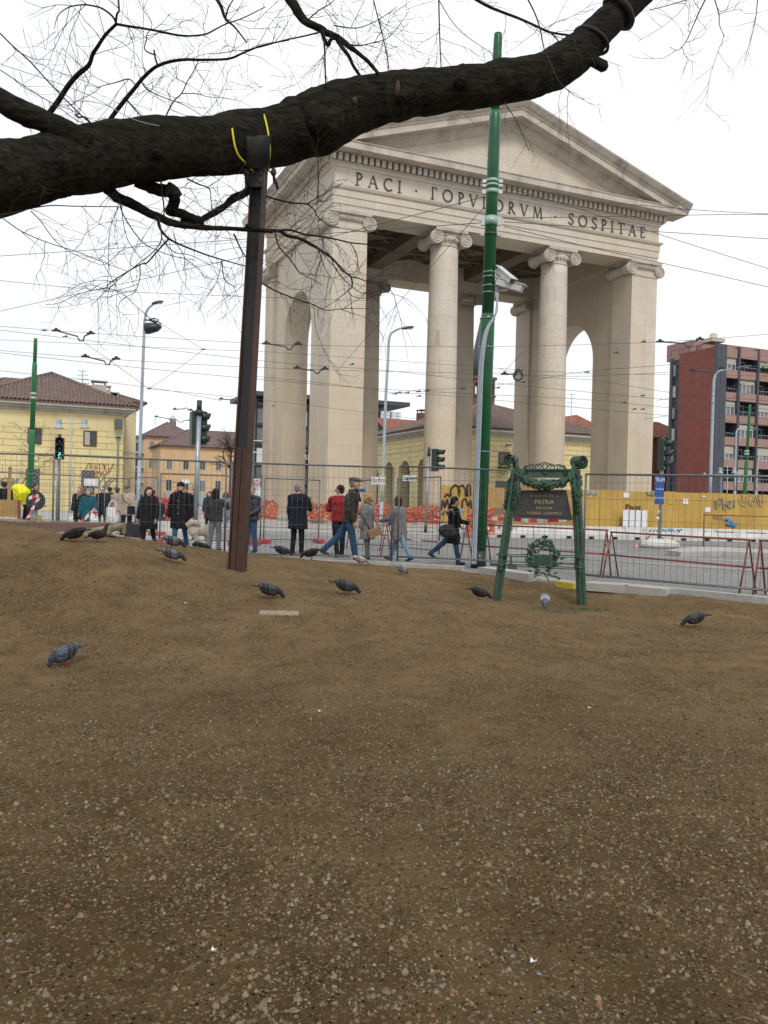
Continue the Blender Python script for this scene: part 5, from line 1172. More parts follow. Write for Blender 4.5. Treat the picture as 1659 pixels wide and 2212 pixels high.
for q_, wq in ((.048, .062), (-.032, .078)): mb = MB(); mb.add(*pbar(b0, mid, q_, -fs_ * -1 * 0 + (-.085 if fy.dot(FW) > 0 else .085), wq, .012)); mb.build('cover_plate', M['rust'], post, world=True)
fr = -1 if fy.dot(FW) > 0 else 1
mb = MB(); t0 = ptop - ax * .34; mb.add(*pbar(t0, ptop + ax * .05, 0, fr * .13, .26, .016)); mb.build('head_plate', M['darkgrey'], post, world=True)
for i in (-1, 1):
    for j in range(3):
        c = t0 + ax * (.08 + .1 * j) + sx_ * i * .085 + fy * fr * .146; mb = MB(); mb.cyl(c, c + fy * fr * .02, .019, n=6, smooth=False); mb.build('bolt', M['bolt'], post, world=True)
mb = MB(); ys_ = [295, 302, 312, 324, 336, 346, 354, 359]; xs_ = list(np.linspace(532, 582, 9)); vs = []
for j, y in enumerate(ys_):
    for i, x in enumerate(xs_): yy = y + (558 - x) * .09; vs.append(on_limb(x, yy, .075 + .012 * sin(x * .2 + j)))
fsq = [(j * 9 + i, j * 9 + i + 1, j * 9 + i + 10, j * 9 + i + 9) for j in range(7) for i in range(8)]
mb.add(vs, fsq, True); o = mb.build('rubber_cradle', M['rubber'], post, world=True); sd = o.modifiers.new('t', 'SOLIDIFY'); sd.thickness = .03
mb = MB()
for i in (-1, 1):
    a = at(561 + i * 30, 372, 11.5); mb.tube([a, a + Vector((0, .1, -.1)), a + Vector((0, .2, -.02)), a + Vector((.02 * i, .3, -.12))], .02, 6); mb.ell(a, (.04, .05, .06), n=8, m=6)
mb.build('shackle', M['black'], post, world=True)
for px, sg, lb in ((500, 1, 'yellow sling loop round the limb, left of the prop head'), (571, 2, 'yellow sling loop round the limb right above the prop head')):
    mb = MB(); pts = []
    tab = [(500, 243, .0), (500, 262, -.30), (503, 290, -.40), (508, 318, -.36), (516, 337, -.28), (530, 352, -.2), (542, 366, .0)] if sg == 1 else [(568, 234, .0), (571, 250, -.27), (576, 270, -.38), (580, 292, -.43), (583, 320, -.42), (582, 345, -.3), (580, 368, -.1)]
    for x, y, dd in tab: pts.append(on_limb(x, y, .05))
    P_, R_ = smooth_path(pts, [.014] * len(pts), 5); mb.tube(P_, R_, 6); back = [pts[0], pts[0] + FW * .3 - UP * .1, pts[-1] + FW * .5 + UP * .2, pts[-1]]
    P_, R_ = smooth_path(back, [.014] * 4, 5); mb.tube(P_, R_, 6); o = mb.build('sling', M['strap'], world=True); tag(o, lb, 'sling')
mb = MB(); P_, R_ = smooth_path([at(0, 138, 10.2), at(180, 200, 10.35), at(300, 262, 10.5), at(420, 280, 11.0), at(545, 296, 11.35)], [.0045] * 5, 6); mb.tube(P_, R_, 4); o = mb.build('stay_wire', M['lampgrey'], world=True); tag(o, 'thin pale stay wire running from upper left to the prop head', 'wire')
# ---------------------------------------------------------------- poles, lamps, signals
def taper_pole(name, label, cat, base, top, tiers, mt, n=20, group=None):
    """tiers: (t0, t1, radius) fractions of the axis; each its own tube with a swaged shoulder"""
    t_ = thing(name, label, cat, tuple(base), group=group); mb = MB()
    for i, (t0, t1, r0) in enumerate(tiers):
        a, c = base.lerp(top, t0), base.lerp(top, t1); L = (c - a).length; d = (c - a) / L
        sh = min(.22, L * .1); mb.tube([a, c - d * sh, c - d * sh * .4, c], [r0, r0 * .985, r0 * .93, r0 * (.8 if i < len(tiers) - 1 else .9)], n)
    mb.build('shaft', mt, t_, world=True); return t_
D_ = 18.3
gb = gp(1033, D_, .02); gt = at(1076, 73, D_)
gpole = taper_pole('catenary_pole', 'thick glossy green tram wire pole rising behind the limb in front of the gate', 'pole', gb, gt, [(0, .475, .163), (.455, .855, .131), (.83, 1, .097)], M['polegreen'], 28)
def on_pole(py, dx=0.0, dD=0.0): 
    t = (1225 - py) / (1225 - 73); x = 1033 + (1076 - 1033) * t; return at(x + dx, py, D_ + dD)
def rad(py): return .163 if py > 682 else (.131 if py > 247 else .097)
axd = (gt - gb).normalized()
def pband(py, h, mt, name='band', r=None):
    c = on_pole(py); r = (r or rad(py)) + .012; mb = MB(); mb.cyl(c - axd * h / 2, c + axd * h / 2, r, n=28); o = mb.build(name, mt, gpole, world=True)
    mb = MB()
    for s in (-1, 1): e = c + RT * s * (r + .035); mb.bar(e - axd * h * .5, e + axd * h * .5, .08, .07, up=(0, 1, 0)); mb.cyl(e - RT * .06, e + RT * .06, .016, n=6)
    mb.build('clamp', M['bolt'], o, world=True)
for py, h in ((392, .07), (401.5, .05), (415, .09), (478, .19)): pband(py, h, M['band'])
pband(507, .06, M['darkgreen'])
for py in (589, 599, 618, 633, 689, 751, 976, 1208):
    c = on_pole(py); mb = MB(); mb.cyl(c - axd * .008, c + axd * .008, rad(py) + .008, n=28); mb.ell(c - FW * (rad(py) + .02) + RT * .02, .02, n=6, m=4); mb.build('steel_tie', M['bolt'], gpole, world=True)
mb = MB()
for k, off in enumerate((0, 5, 9)):
    tab = [(1072 + off * .3, 634), (1074, 660 - off), (1070, 680), (1053 + off * .4, 706), (1044 + off * .55, 735)]
    pts = [at(x, y, D_ - .2) for x, y in tab] + [on_pole(y, -13 + off * .75, -.165 - .004 * off) for y in (800, 900, 1000, 1100, 1190, 1219)]
    mb.tube(*smooth_path(pts, [.022] * len(pts), 5), 8)
mb.build('conduit', M['lampgrey'], gpole, world=True)
mb = MB(); mb.cyl(gb - axd * .05, gb + axd * .36, .168, n=28); mb.build('foot_band', M['darkgreen'], gpole, world=True)
# two cameras
def camera_box(a, c, w_, label, hx):
    P, Q = at(*a), at(*c); t = thing('security_camera', label, 'camera', tuple(P)); d = (Q - P).normalized(); mb = MB(); mb.bar(P, Q, w_, w_ * .85); mb.build('housing', M['camwhite'], t, world=True)
    mb = MB(); s = Vector((0, 0, w_ * .52)); mb.bar(P - d * .02 + s, Q + d * .09 + s, w_ * 1.25, .02); mb.build('sun_shield', M['camwhite'], t, world=True)
    mb = MB(); mb.bar(Q, Q + d * .012, w_ * .8, w_ * .66); mb.build('lens_window', M['glass'], t, world=True)
    mb = MB(); m_ = P.lerp(Q, .4); h = at(*hx); mb.tube([m_, m_ - Vector((0, 0, .12)), h], .022, 8); mb.bar(h - Vector((0, 0, .13)), h + Vector((0, 0, .13)), .09, .05); mb.build('bracket', M['camwhite'], t, world=True)
camera_box((1078, 583, D_ - .02), (1107, 607, D_ - .35), .15, 'upper white security camera pointing down on the green pole', (1073, 596, D_ - .02))
camera_box((1074, 609, D_ - .1), (1128, 624, D_ - .3), .17, 'lower long white security camera on the green pole', (1073, 628, D_ - .02))
def far_pole(pxb, pyb, pxt, pyt, D, tiers, label, mt, z=.14):
    b_ = gp(pxb, D, z); t = at(pxt, pyt, D); return taper_pole('catenary_pole', label, 'pole', b_, t, tiers, mt, 14)
fp = far_pole(62, 1120, 77, 731, 34, [(0, .51, .125), (.5, .87, .10), (.86, 1, .075)], 'slim green tram wire pole in front of the yellow toll house', M['polegreen2'])
for py in (851, 860): c = at(72, py, 34); mb = MB(); mb.cyl(c - Vector((0, 0, .06)), c + Vector((0, 0, .06)), .12, n=12); mb.build('band', M['band'], fp, world=True)
fp = far_pole(1604, 1085, 1620, 874, 62, [(0, .55, .14), (.54, 1, .10)], 'distant green tram pole in front of the red apartment block', M['polegreen2'])
for py in (975, 981): c = at(1613, py, 62); mb = MB(); mb.cyl(c - Vector((0, 0, .08)), c + Vector((0, 0, .08)), .17, n=12); mb.build('band', M['band'], fp, world=True)
def lamp(label, D, basept, pts, head, z=.14, r0=.085, r1=.04):
    b_ = gp(basept, D, z); t = thing('street_lamp', label, 'street lamp', tuple(b_)); P = [b_] + [at(x, y, D) for x, y in pts]; R = [r0] + [r0 + (r1 - r0) * min(1, .3 + .7 * k / (len(pts) - 1)) for k in range(len(pts))]
    mb = MB(); mb.tube(P[:2], [r0, r0 * .9], 12); P2_, R2 = smooth_path(P[1:], R[1:], 5); mb.tube(P2_, R2, 10); mb.build('pole', M['lampgrey'], t, world=True)
    a, c = at(*head[0], D), at(*head[1], D); d = (c - a); L = d.length; d.normalize(); mb = MB(); up = d.cross(Vector((0, 1, 0))).normalized(); up = up if up.z > 0 else -up
    S = [(0, .05, .04), (.15, .12, .07), (.45, .17, .085), (.8, .16, .06), (1, .05, .02)]; vs = []; fs = []
    for s, w_, h in S:
        for k in range(10): q_ = 2 * pi * k / 10; vs.append(a + d * L * s + Vector((0, 1, 0)) * w_ * cos(q_) + up * h * (sin(q_) if sin(q_) > 0 else sin(q_) * .5))
    for i in range(4):
        for k in range(10): l = (k + 1) % 10; fs.append((i * 10 + k, i * 10 + l, i * 10 + 10 + l, i * 10 + 10 + k))
    mb.add(vs, fs + [tuple(range(10)), tuple(range(40, 50))], True); mb.build('lamp_head', M['darkgrey'], t, world=True)
    mb = MB(); mb.ell(a + d * L * .6 - up * .04, (.16, .1, .03), n=10, m=5); mb.build('lens', M['whitepanel'], t, world=True)
lamp('tall grey street lamp left of the rusty post', 35, 296, [(301.5, 994), (306, 860), (311, 730), (313, 690), (319, 668), (332, 657)], ((328, 657), (353, 651)))
lamp('tall grey street lamp standing before the gate columns', 36, 821, [(825, 1084), (833, 870), (838, 780), (840, 742), (844, 722), (858, 712), (873, 707)], ((868, 711), (895, 706)))
lamp('tall grey street lamp in front of the red block corner', 55, 1533, [(1534, 1067), (1541, 850), (1544, 815), (1552, 802), (1578, 797)], ((1590, 795), (1625, 790)), r0=.13, r1=.06)
lamp('low grey street lamp with long arm right of the block corner', 70, 1586, [(1587, 1060), (1590, 950), (1592, 930), (1600, 926), (1620, 925)], ((1618, 926), (1636, 925)), r0=.11)
lamp('farthest grey lamp near the right edge', 75, 1633, [(1634, 1060), (1637, 1000), (1641, 989), (1650, 988)], ((1648, 988), (1660, 986)), r0=.1)
def twin(label, D, px, pyt, z=.14, s=1.0, w_=.85):
    b_ = gp(px, D, z); t = thing('twin_lamp', label, 'street lamp', tuple(b_)); tp = at(px + (1110 - pyt) * .024, pyt, D); mb = MB(); mb.cyl(b_, tp, .1 * s, .075 * s); mb.cyl(b_, b_ + Vector((0, 0, .3)), .2 * s, .12 * s); mb.build('pole', M['lampgrey'], t, world=True)
    mb = MB(); c = tp - Vector((0, 0, .75 * s)); mb.cyl(c - RT * w_, c + RT * w_, .04 * s); mb.build('crossarm', M['lampgrey'], t, world=True)
    for sg in (-1, 1):
        e = c + RT * w_ * sg * 1.1; mb = MB(); mb.lathe([(.5 * s, -.55 * s), (.48 * s, -.45 * s), (.3 * s, -.2 * s), (.2 * s, .0), (.05 * s, .05 * s)], 14, c=e); mb.box(e.x - .24 * s, e.x + .24 * s, e.y - .2 * s, e.y + .2 * s, e.z - .02, e.z + .42 * s); mb.build('lamp_bell', M['lampgrey'], t, world=True)
twin('twin bell lamp post in front of the yellow toll house', 44, 150, 899, s=.5, w_=.62); twin('white twin bell lamp by the red block ground floor', 66, 1569, 1006, s=.45, w_=.5); twin('small double armed lamp beside the red block shops', 72, 1556, 1018, s=.35, w_=1.3)
# hanging floodlight
t = thing('hanging_lamp', 'black floodlight hanging from the wires beside the left lamp', 'lamp', tuple(at(330, 708, 33))); c = at(330, 710, 33); mb = MB(); mb.lathe([(.20, -.05), (.23, .05), (.18, .42), (.09, .55)], 14, M=Matrix.Translation(c - RT * .25) @ Matrix.Rotation(radians(80), 4, 'Y')); mb.build('housing', M['black'], t, world=True)
mb = MB(); mb.tube([at(312, 691, 33), at(326, 692, 33), at(341, 695, 33), at(349, 700, 33)], .03, 6); mb.tube([at(337, 694, 33), at(336, 706, 33), at(343, 712, 33)], .035, 6); mb.tube([at(322, 690, 33), at(334, 688, 33), at(344, 691, 33), at(334, 696, 33), at(322, 692, 33)], .03, 5); mb.ell(at(344, 706, 33), .1, n=8, m=6); mb.build('bracket', M['black'], t, world=True)
def signal_head(t, c, ang, h=.92, mt=None, n_=3, plate=True):
    """c: centre, ang: direction the lenses face (about z)"""
    mt = mt or M['darkgreen']; Mh = Matrix.Translation(c) @ Matrix.Rotation(ang, 4, 'Z'); mb = MB(); mb.bevbox(-.16, .16, -.12, .12, -h / 2, h / 2, .03, Mh)
    if plate: mb.box(-.24, .24, .05, .075, -h / 2 - .06, h / 2 + .06, Mh)
    bd = mb.build('signal_body', mt, t, world=True); s = h / n_
    for k in range(n_):
        zz = h / 2 - s * (k + .5); mb = MB(); n1 = 14; vs = []; fs = []
        for j, y in enumerate((-.11, -.38)):
            for i in range(n1 + 1):
                a = radians(-30 + 240 * i / n1); r = .14 - (.01 if j else 0); vs.append(Mh @ Vector((r * cos(a), y - (.0 if j == 0 else .06 * sin(a)), zz + r * sin(a))))
        for i in range(n1): fs.append((i, i + 1, n1 + 2 + i, n1 + 1 + i))
        mb.add(vs, fs, True); vz = mb.build('visor', mt, bd, world=True); sd = vz.modifiers.new('t', 'SOLIDIFY'); sd.thickness = .012
        mb = MB(); mb.ell(Mh @ Vector((0, -.12, zz)), (.1, .03, .1), M=Matrix.Rotation(ang, 3, 'Z'), n=12, m=6); mb.build('lens', M['glass'], bd, world=True)
    return bd
def signal(label, D, basept, pts, z, heads, r=.055, capm=None):
    b_ = gp(basept, D, z); t = thing('traffic_light', label, 'traffic light', tuple(b_)); tp = at(*pts, D); mb = MB(); mb.cyl(b_, b_.lerp(tp, .93), r, n=14); mb.build('pole', M['steel'], t, world=True)
    mb = MB(); mb.cyl(b_.lerp(tp, .92), tp, r * 1.02, n=14); mb.cyl(b_.lerp(tp, .90), b_.lerp(tp, .935), r * 1.5, n=14); mb.build('cap', M['black'], t, world=True); 
    mb = MB(); mb.cyl(b_, b_ + Vector((0, 0, .28)), r * 1.25, n=14); mb.build('foot', M['black'], t, world=True)
    for (x, y, ang, h, dD) in heads: c = at(x, y, D + dD); signal_head(t, c, ang, h, plate=False); mb = MB(); q_ = b_.lerp(tp, .9); mb.bar((c.x, c.y, c.z + h / 2 - .04), (q_.x, q_.y, c.z + h / 2 - .04), .04, .04); mb.bar((c.x, c.y, c.z - h / 2 + .04), (q_.x, q_.y, c.z - h / 2 + .04), .04, .04); mb.build('bracket', M['black'], t, world=True)
    return t
signal('large traffic light seen from behind on a galvanised pole', 23, 420, (431, 865), 0, [(421, 925, radians(118), .93, .16), (434, 925, radians(200), .93, .3)], r=.068)
signal('traffic light with dark green head before the gate columns', 36, 919, (927, 966), .14, [(940, 994, radians(66), .96, 0)])
tr_ = signal('traffic light above the blue tram sign on the island', 30, 1424, (1432, 940), .15, [(1429, 981, radians(62), 1.08, -.1)], r=.06)
tg = thing('tram_sign', 'narrow blue tram sign board on the traffic light pole', 'sign', tuple(at(1424, 1089, 29.75)))
mb = MB(); a, c = at(1414, 1089, 29.75), at(1435, 1025, 29.75); mb.box(a.x - .0, c.x, a.y - .02, a.y + .02, a.z, c.z); mb.build('board', M['bluesign'], tg, world=True)
ti = tg.matrix_basis.inverted()
for s, py, sz in (('TRAM', 1037, .21), ('A PASSO', 1057, .085), ("D'UOMO", 1076, .10)): text('lettering', s, sz, M['paper'], tg, ti @ Matrix.Translation((((a.x + c.x) / 2), a.y - .03, at(1424, py, 29.75).z)) @ XZ, .004, sx=.85 if s != 'TRAM' else .62)
c = gp(1424, 30, .1); mb = MB(); mb.ell((c.x, c.y, .12), (.75, .5, .22), n=16, m=8); o = mb.build('concrete_lump', M['concrete'], world=True); tag(o, 'rough white concrete lump at the foot of the tram sign pole', 'concrete')
# pedestrian signal
b_ = gp(123, 31, .1); t = thing('pedestrian_signal', 'pedestrian signal showing a lit green man', 'traffic light', tuple(b_)); tp = at(129, 938, 31); mb = MB(); mb.cyl(b_, tp, .06); mb.build('pole', M['steel'], t, world=True); mb = MB(); mb.cyl(at(128.8, 952, 31), tp, .065); mb.build('cap', M['black'], t, world=True)
signal_head(t, at(129, 969, 30.85), radians(18), .8, M['black'], plate=False)
mb = MB(); c = at(129, 984, 30.6); mb.box(c.x - .13, c.x + .13, c.y, c.y + .1, c.z - .14, c.z + .14); mb.build('lamp_box', M['black'], t, world=True)
mb = MB(); s = .1; P = lambda x, z: (c.x + x * s, c.y - .012, c.z + z * s)
mb.ell(P(0, .85), (.028, .008, .028), n=8, m=5)
for p, q_ in (((0, .6), (0, -.1)), ((0, -.1), (-.45, -1)), ((0, -.1), (.5, -.95)), ((0, .5), (-.5, .0)), ((0, .5), (.5, .05))): mb.bar(P(*p), P(*q_), .03, .008, up=(0, 1, 0))
mb.build('green_man', M['walkgreen'], t, world=True)
# round sign on its stout post, left
b_ = gp(73, 30.5, .1); t = thing('round_sign', 'black backed round road sign with a stout grey post', 'sign', tuple(b_)); mb = MB(); mb.cyl(b_, at(74, 1068, 30.5), .12, n=14); mb.build('post', M['lampgrey'], t, world=True)
c = at(77, 1082, 30.3); mb = MB(); mb.lathe([(.34, -.015), (.34, .015)], 26, M=Matrix.Translation(c) @ Matrix.Rotation(radians(40), 4, 'Z') @ Matrix.Rotation(radians(88), 4, 'X')); mb.build('disc', M['black'], t, world=True)
mb = MB(); q_ = gp(84, 30.2, .1); mb.box(q_.x - .07, q_.x + .07, q_.y - .05, q_.y + .05, .1, .62); o = mb.build('yellow_bollard', M['kerbyellow'], world=True); tag(o, 'short yellow bollard beside the black round sign', 'bollard')
# ---------------------------------------------------------------- overhead wires
WIRES = [
 ([(0, 705), (305, 727), (610, 744), (900, 749), (1118, 748), (1419, 739), (1659, 722), (1900, 700)], 30, 30, 'wire crossing the whole width below the camera level, meeting the right block roof'),
 ([(-80, 703), (0, 713), (305, 749), (610, 784), (830, 800), (1050, 825), (1250, 845), (1659, 884), (1800, 900)], 28, 30, 'long sagging wire from upper left that crosses the gate columns'),
 ([(-80, 730), (0, 734), (441, 755), (610, 762), (1000, 790), (1260, 806), (1659, 812)], 34, 36, 'fine wire passing the knot of diagonal stays at the left'),
 ([(-80, 751), (0, 757), (240, 776), (610, 796), (1100, 808), (1290, 812), (1659, 790)], 30, 32, 'wire carrying the lower V hanger over the toll house'),
 ([(-80, 752), (0, 762), (305, 795), (610, 824), (850, 842), (1050, 852), (1300, 866), (1659, 905)], 28, 31, 'wire passing just above the toll house ridge'),
 ([(-80, 791), (0, 801), (316, 836), (480, 866)], 32, 33, 'wire skimming the tiled roof and ending in a hook'),
 ([(-60, 600), (0, 606), (235, 628), (520, 640), (800, 650)], 26, 30, 'wire at mid height running behind the rusty post from the left edge'),
 ([(178, 736), (225, 770), (322, 840)], 31, 33, 'diagonal stay from the upper V hanger down to the knot'),
 ([(238, 779), (322, 840)], 31, 33, 'short diagonal stay from the lower V hanger to the knot'),
 ([(312, 680), (349, 700), (439, 755)], 33, 33, 'stay from the hanging floodlight down to the right knot'),
 ([(439, 755), (380, 800), (322, 840)], 33, 33, 'slanting stay joining the two wire knots'),
 ([(322, 840), (480, 855), (620, 870), (900, 905)], 33, 40, 'wire leaving the left knot towards the gate'),
 ([(1098, 405), (1310, 470), (1524, 538), (1659, 580), (1850, 640)], 18.3, 26, 'wire falling from the top pole clamp to the right edge'),
 ([(1088, 416), (1300, 436), (1525, 455), (1659, 462)], 18.3, 27, 'wire crossing the dentils right of the green pole'),
 ([(1089, 471), (1300, 468), (1525, 464), (1659, 463), (1850, 460)], 18.3, 26, 'nearly level wire over the word SOSPITAE'),
 ([(1089, 479), (1300, 493), (1525, 507), (1659, 516), (1850, 528)], 18.3, 26, 'wire just under the inscription right of the pole'),
 ([(1088, 489), (1300, 540), (1525, 589), (1659, 620), (1850, 665)], 18.3, 26, 'steep wire passing the right capital'),
 ([(1046, 425), (940, 453), (835, 480), (700, 515), (590, 540), (0, 672)], 18.3, 30, 'wire sloping left from the upper pole clamp over the columns'),
 ([(1042, 481), (816, 497), (577, 513), (300, 533), (0, 553), (-80, 558)], 18.3, 28, 'wire running left from the broad pole band to the left edge'),
 ([(1045, 448), (885, 627), (780, 742), (730, 800)], 18.3, 32, 'steep diagonal wire from the pole down across the left pier'),
 ([(540, 812), (720, 830), (850, 848), (905, 842), (1000, 838), (1130, 825), (1260, 803), (1419, 790), (1659, 768)], 29, 31, 'wire dotted with clamps across all the columns'),
 ([(840, 851), (905, 850), (1000, 858), (1300, 885), (1659, 918)], 30, 33, 'wire drifting down to the right below the clamps'),
 ([(1075, 795), (1118, 808), (1170, 815), (1290, 822), (1450, 848), (1659, 866)], 30, 31, 'wire crossing the right side arch'),
 ([(1419, 865), (1560, 840), (1659, 812)], 31, 30, 'short rising wire in front of the red block'),
 ([(1390, 905), (1460, 895), (1540, 870), (1659, 838)], 33, 32, 'low rising wire by the right signal head'),
 ([(1130, 760), (1092, 800)], 30, 30, 'short stay by the coiled wire'),
]
for pts, D0, D1, lb in WIRES:
    P = []; tot = pts[-1][0] - pts[0][0]
    for x, y in pts: t = (x - pts[0][0]) / tot if tot else 0; P.append(at(x, y, D0 + (D1 - D0) * t))
    P_, _r = smooth_path(P, [.012] * len(P), 4); o = MB().tube(P_, .0072 if D0 > 20 else .0085, 4, False).build('overhead_wire', M['wire'], world=True); tag(o, lb, 'wire', 'overhead tram wires')
def hanger(x0, y0, x1, y1, D, dip, label):
    t = thing('wire_hanger', label, 'wire hanger', tuple(at(x0, y0, D)), group='V shaped wire hangers'); mb = MB(); w_ = x1 - x0; u = x0 + w_ * .62; v = x0 + w_ * .82; yy = lambda f: y0 + (y1 - y0) * f
    mb.tube([at(x0, y0, D), at(u, yy(.6) + dip * .5, D), at(u + w_ * .05, yy(.6) + dip, D), at(v - w_ * .04, yy(.8) + dip, D), at(v, yy(.8) + dip * .4, D), at(x1, y1, D)], .028, 6); mb.build('arm', M['wire'], t, world=True)
    mb = MB()
    for x, y in ((x0, y0), (x1, y1)): c = at(x, y, D); mb.bar(c - RT * .14, c + RT * .14, .07, .06); mb.ell(c + Vector((0, 0, .05)), (.07, .05, .05), n=8, m=5)
    mb.build('clamp', M['black'], t, world=True)
hanger(121, 714, 196, 720, 30, 18, 'large V shaped hanger on the upper left wire'); hanger(184, 770, 251, 775, 30, 14, 'V shaped hanger on the lower wire above the toll house')
hanger(575, 742, 644, 743, 30, 12, 'V shaped hanger crossing the left pier of the gate'); hanger(642, 795, 702, 797, 31, 10, 'small hanger low on the gate left pier')
hanger(1426, 738, 1512, 733, 30, 14, 'V shaped hanger over the roof of the red block'); hanger(1496, 801, 1560, 796, 31, 9, 'small V hanger in front of the red brick wall'); hanger(1090, 808, 1120, 802, 30, 8, 'tiny hanger between the green pole and the third column')
hanger(338, 900, 410, 908, 60, 6, 'far hanger above the orange houses'); hanger(378, 884, 412, 886, 50, -4, 'far hanger left of the big signal'); hanger(478, 862, 512, 868, 45, -4, 'hook shaped hanger left of the rusty post')
for x, y, D, lb in ((760, 787, 30, 'on the dark inner column edge right of the left pier'), (853, 851, 30, 'leftmost of the pair right of the street lamp'), (862, 848, 30, 'second of the pair right of the street lamp'), (880, 849, 30, 'alone between the street lamp and the second column'), (904, 846, 30, 'at the left edge of the second column'), (923, 844, 30, 'on the second column, left of centre'), (1000, 840, 30, 'at the right edge of the second column'),
    (905, 856, 30, 'lower one at the left edge of the second column'), (1075, 838, 30, 'just right of the tall green pole'), (1130, 826, 30, 'beside the dark downpipe left of the third column'), (1058, 745, 30, 'high up, touching the tall green pole'), (1268, 804, 30, 'inside the right side arch'), (1330, 762, 31, 'on the inner face of the right pier'), (1390, 738, 30, 'on the front face of the right pier, topmost'), (1388, 855, 31, 'on the front face of the right pier, middle'),
    (95, 714, 30, 'high at the left above the tiled roof'), (141, 727, 30, 'under the large upper left hanger'), (322, 840, 33, 'at the knot of stays right of the left lamp'), (439, 755, 33, 'at the meeting point of two stays left of the rusty post'), (1370, 884, 31, 'lowest one left on the right pier'), (1348, 870, 31, 'at the edge between the right pier faces'), (1388, 884, 31, 'lowest one right on the right pier'), (590, 877, 45, 'low on the gate left side')):
    mb = MB(); c = at(x, y, D); mb.bar(c - RT * .09, c + RT * .09, .035, .03); mb.ell(c + RT * .03 + Vector((0, 0, .02)), (.035, .03, .035), n=7, m=4); o = mb.build('wire_clamp', M['black'], world=True); tag(o, 'small black wire clamp ' + lb, 'clamp', 'small clamps on the overhead wires')
mb = MB(); c = at(1119, 812, 29.9); mb.tube([c + RT * .16 * cos(a / 10 * 2 * pi) + UP * .16 * sin(a / 10 * 2 * pi) for a in range(11)], .035, 6); o = mb.build('wire_coil', M['black'], world=True); tag(o, 'coil of spare black wire left of the third column', 'coil')
# ---------------------------------------------------------------- mesh fences
def panel(p0, t0, D0, p1, t1, D1, zb, label, group, step=.11, wr=.0032, feet=True, base=None, mid=True):
    A, B_ = gp(p0, D0, zb), gp(p1, D1, zb); ha, hb = zt(p0, t0, D0) - zb, zt(p1, t1, D1) - zb; L = (B_ - A).length; rz = atan2((B_ - A).y, (B_ - A).x)
    t = thing('fence_panel', label, 'fence', tuple(A), rz, group); H = lambda x: ha + (hb - ha) * x / L; e = .035
    mb = MB(); mb.tube([(e, 0, 0), (e, 0, H(e)), ], .021, 8); mb.tube([(L - e, 0, 0), (L - e, 0, H(L - e))], .021, 8); mb.cyl((e, 0, H(0) - .01), (L - e, 0, H(L) - .01), .019, n=8); mb.cyl((e, 0, .1), (L - e, 0, .1), .017, n=8)
    mb.build('frame', M['fence'], t)
    mb = MB(); n_ = int(L / step)
    for k in range(1, n_): x = L * k / n_; mb.cyl((x, 0, .1), (x, 0, H(x) - .01), wr, n=3)
    for z in ([.12, .38, .75, 1.12, 1.49, 1.78] if mid else [.5, 1.0, 1.5]): mb.cyl((e, .004, z), (L - e, .004, z), wr * 1.1, n=3)
    mb.build('wire_mesh', M['fence'], t)
    if feet:
        for x in (.02, L - .02): mb = MB(); mb.bevbox(x - .1, x + .1, -.32, .32, 0, .13, .03); mb.build('foot', base or M['redpl'], t)
    return t
FG = 'fence panels along the edge of the earth bed'
pn = [(-235, 972, 17.2, 116, 982, 17.4, 'leftmost front fence panel, before the toll house'), (121, 982, 17.4, 488, 998, 17.9, 'front fence panel left of the rusty post, before the walking couple'), (493, 998, 17.9, 848, 1009, 18.3, 'front fence panel right of the rusty post, before the standing man in black'),
      (855, 1006, 18.3, 1246, 1021, 17.3, 'front fence panel passing behind the green pole'), (1256, 1023, 15.4, 1690, 1028, 13.0, 'front fence panel to the right of the memorial')]
for i, p in enumerate(pn): panel(*p[:6], .1 if p[0] < 1200 else .04, p[6], FG, feet=False)
BG = 'fence panels across the road'
for p in [(-40, 1018, 26.4, 213, 1029.5, 29.5, 'far fence panel in front of the toll house'), (223, 1031, 30, 276, 1034, 31.5, 'narrow far fence panel beside the bearded man'), (277, 1032, 31.5, 340, 1030, 30, 'far fence panel behind the woman with the bag'), (342, 1022.6, 25, 502, 1027.7, 25.2, 'far fence panel behind the big signal pole'),
          (343, 1038, 42, 415, 1045, 44, 'distant fence panel in the crowd'), (540, 1027.7, 25.2, 563, 1027.7, 26.4, 'short far fence panel right of the rusty post'), (567, 1032, 26.6, 690, 1037, 27.5, 'far fence panel before the gate left pier'), (762, 1037, 25, 848, 1036, 24.6, 'far fence panel carrying the left white nameplate'), (854, 1034, 24.2, 950, 1029, 22.6, 'far fence panel carrying the right white nameplate')]:
    panel(*p[:6], .02, p[6], BG, step=.16, wr=.0035, feet=p[0] < 700, mid=False)
for x0, x1, y0, y1, D, lb in ((802, 833, 1031, 1046, 24.7, 'left white plate reading defim on the far fence'), (869, 900, 1027, 1039, 23.9, 'right white plate reading defim on the far fence')):
    a, c = at(x0, y1, D), at(x1, y0, D); t = thing('nameplate', lb, 'sign', tuple(a)); mb = MB(); mb.box(a.x, c.x, a.y - .06, a.y - .045, a.z, c.z); mb.build('plate', M['paper'], t, world=True); text('lettering', 'defim', .2, M['gilt'], t, t.matrix_basis.inverted() @ Matrix.Translation(((a.x + c.x) / 2, a.y - .07, (a.z + c.z) / 2 + .01)) @ XZ, .003)
def plate(x0, y0, x1, y1, D, mt, name, lb, cat='sign'):
    a, c = at(x0, y1, D), at(x1, y0, D); mb = MB(); mb.box(a.x, c.x, a.y - .012, a.y + .012, a.z, c.z); o = mb.build(name, mt, world=True); tag(o, lb, cat); return o, a, c
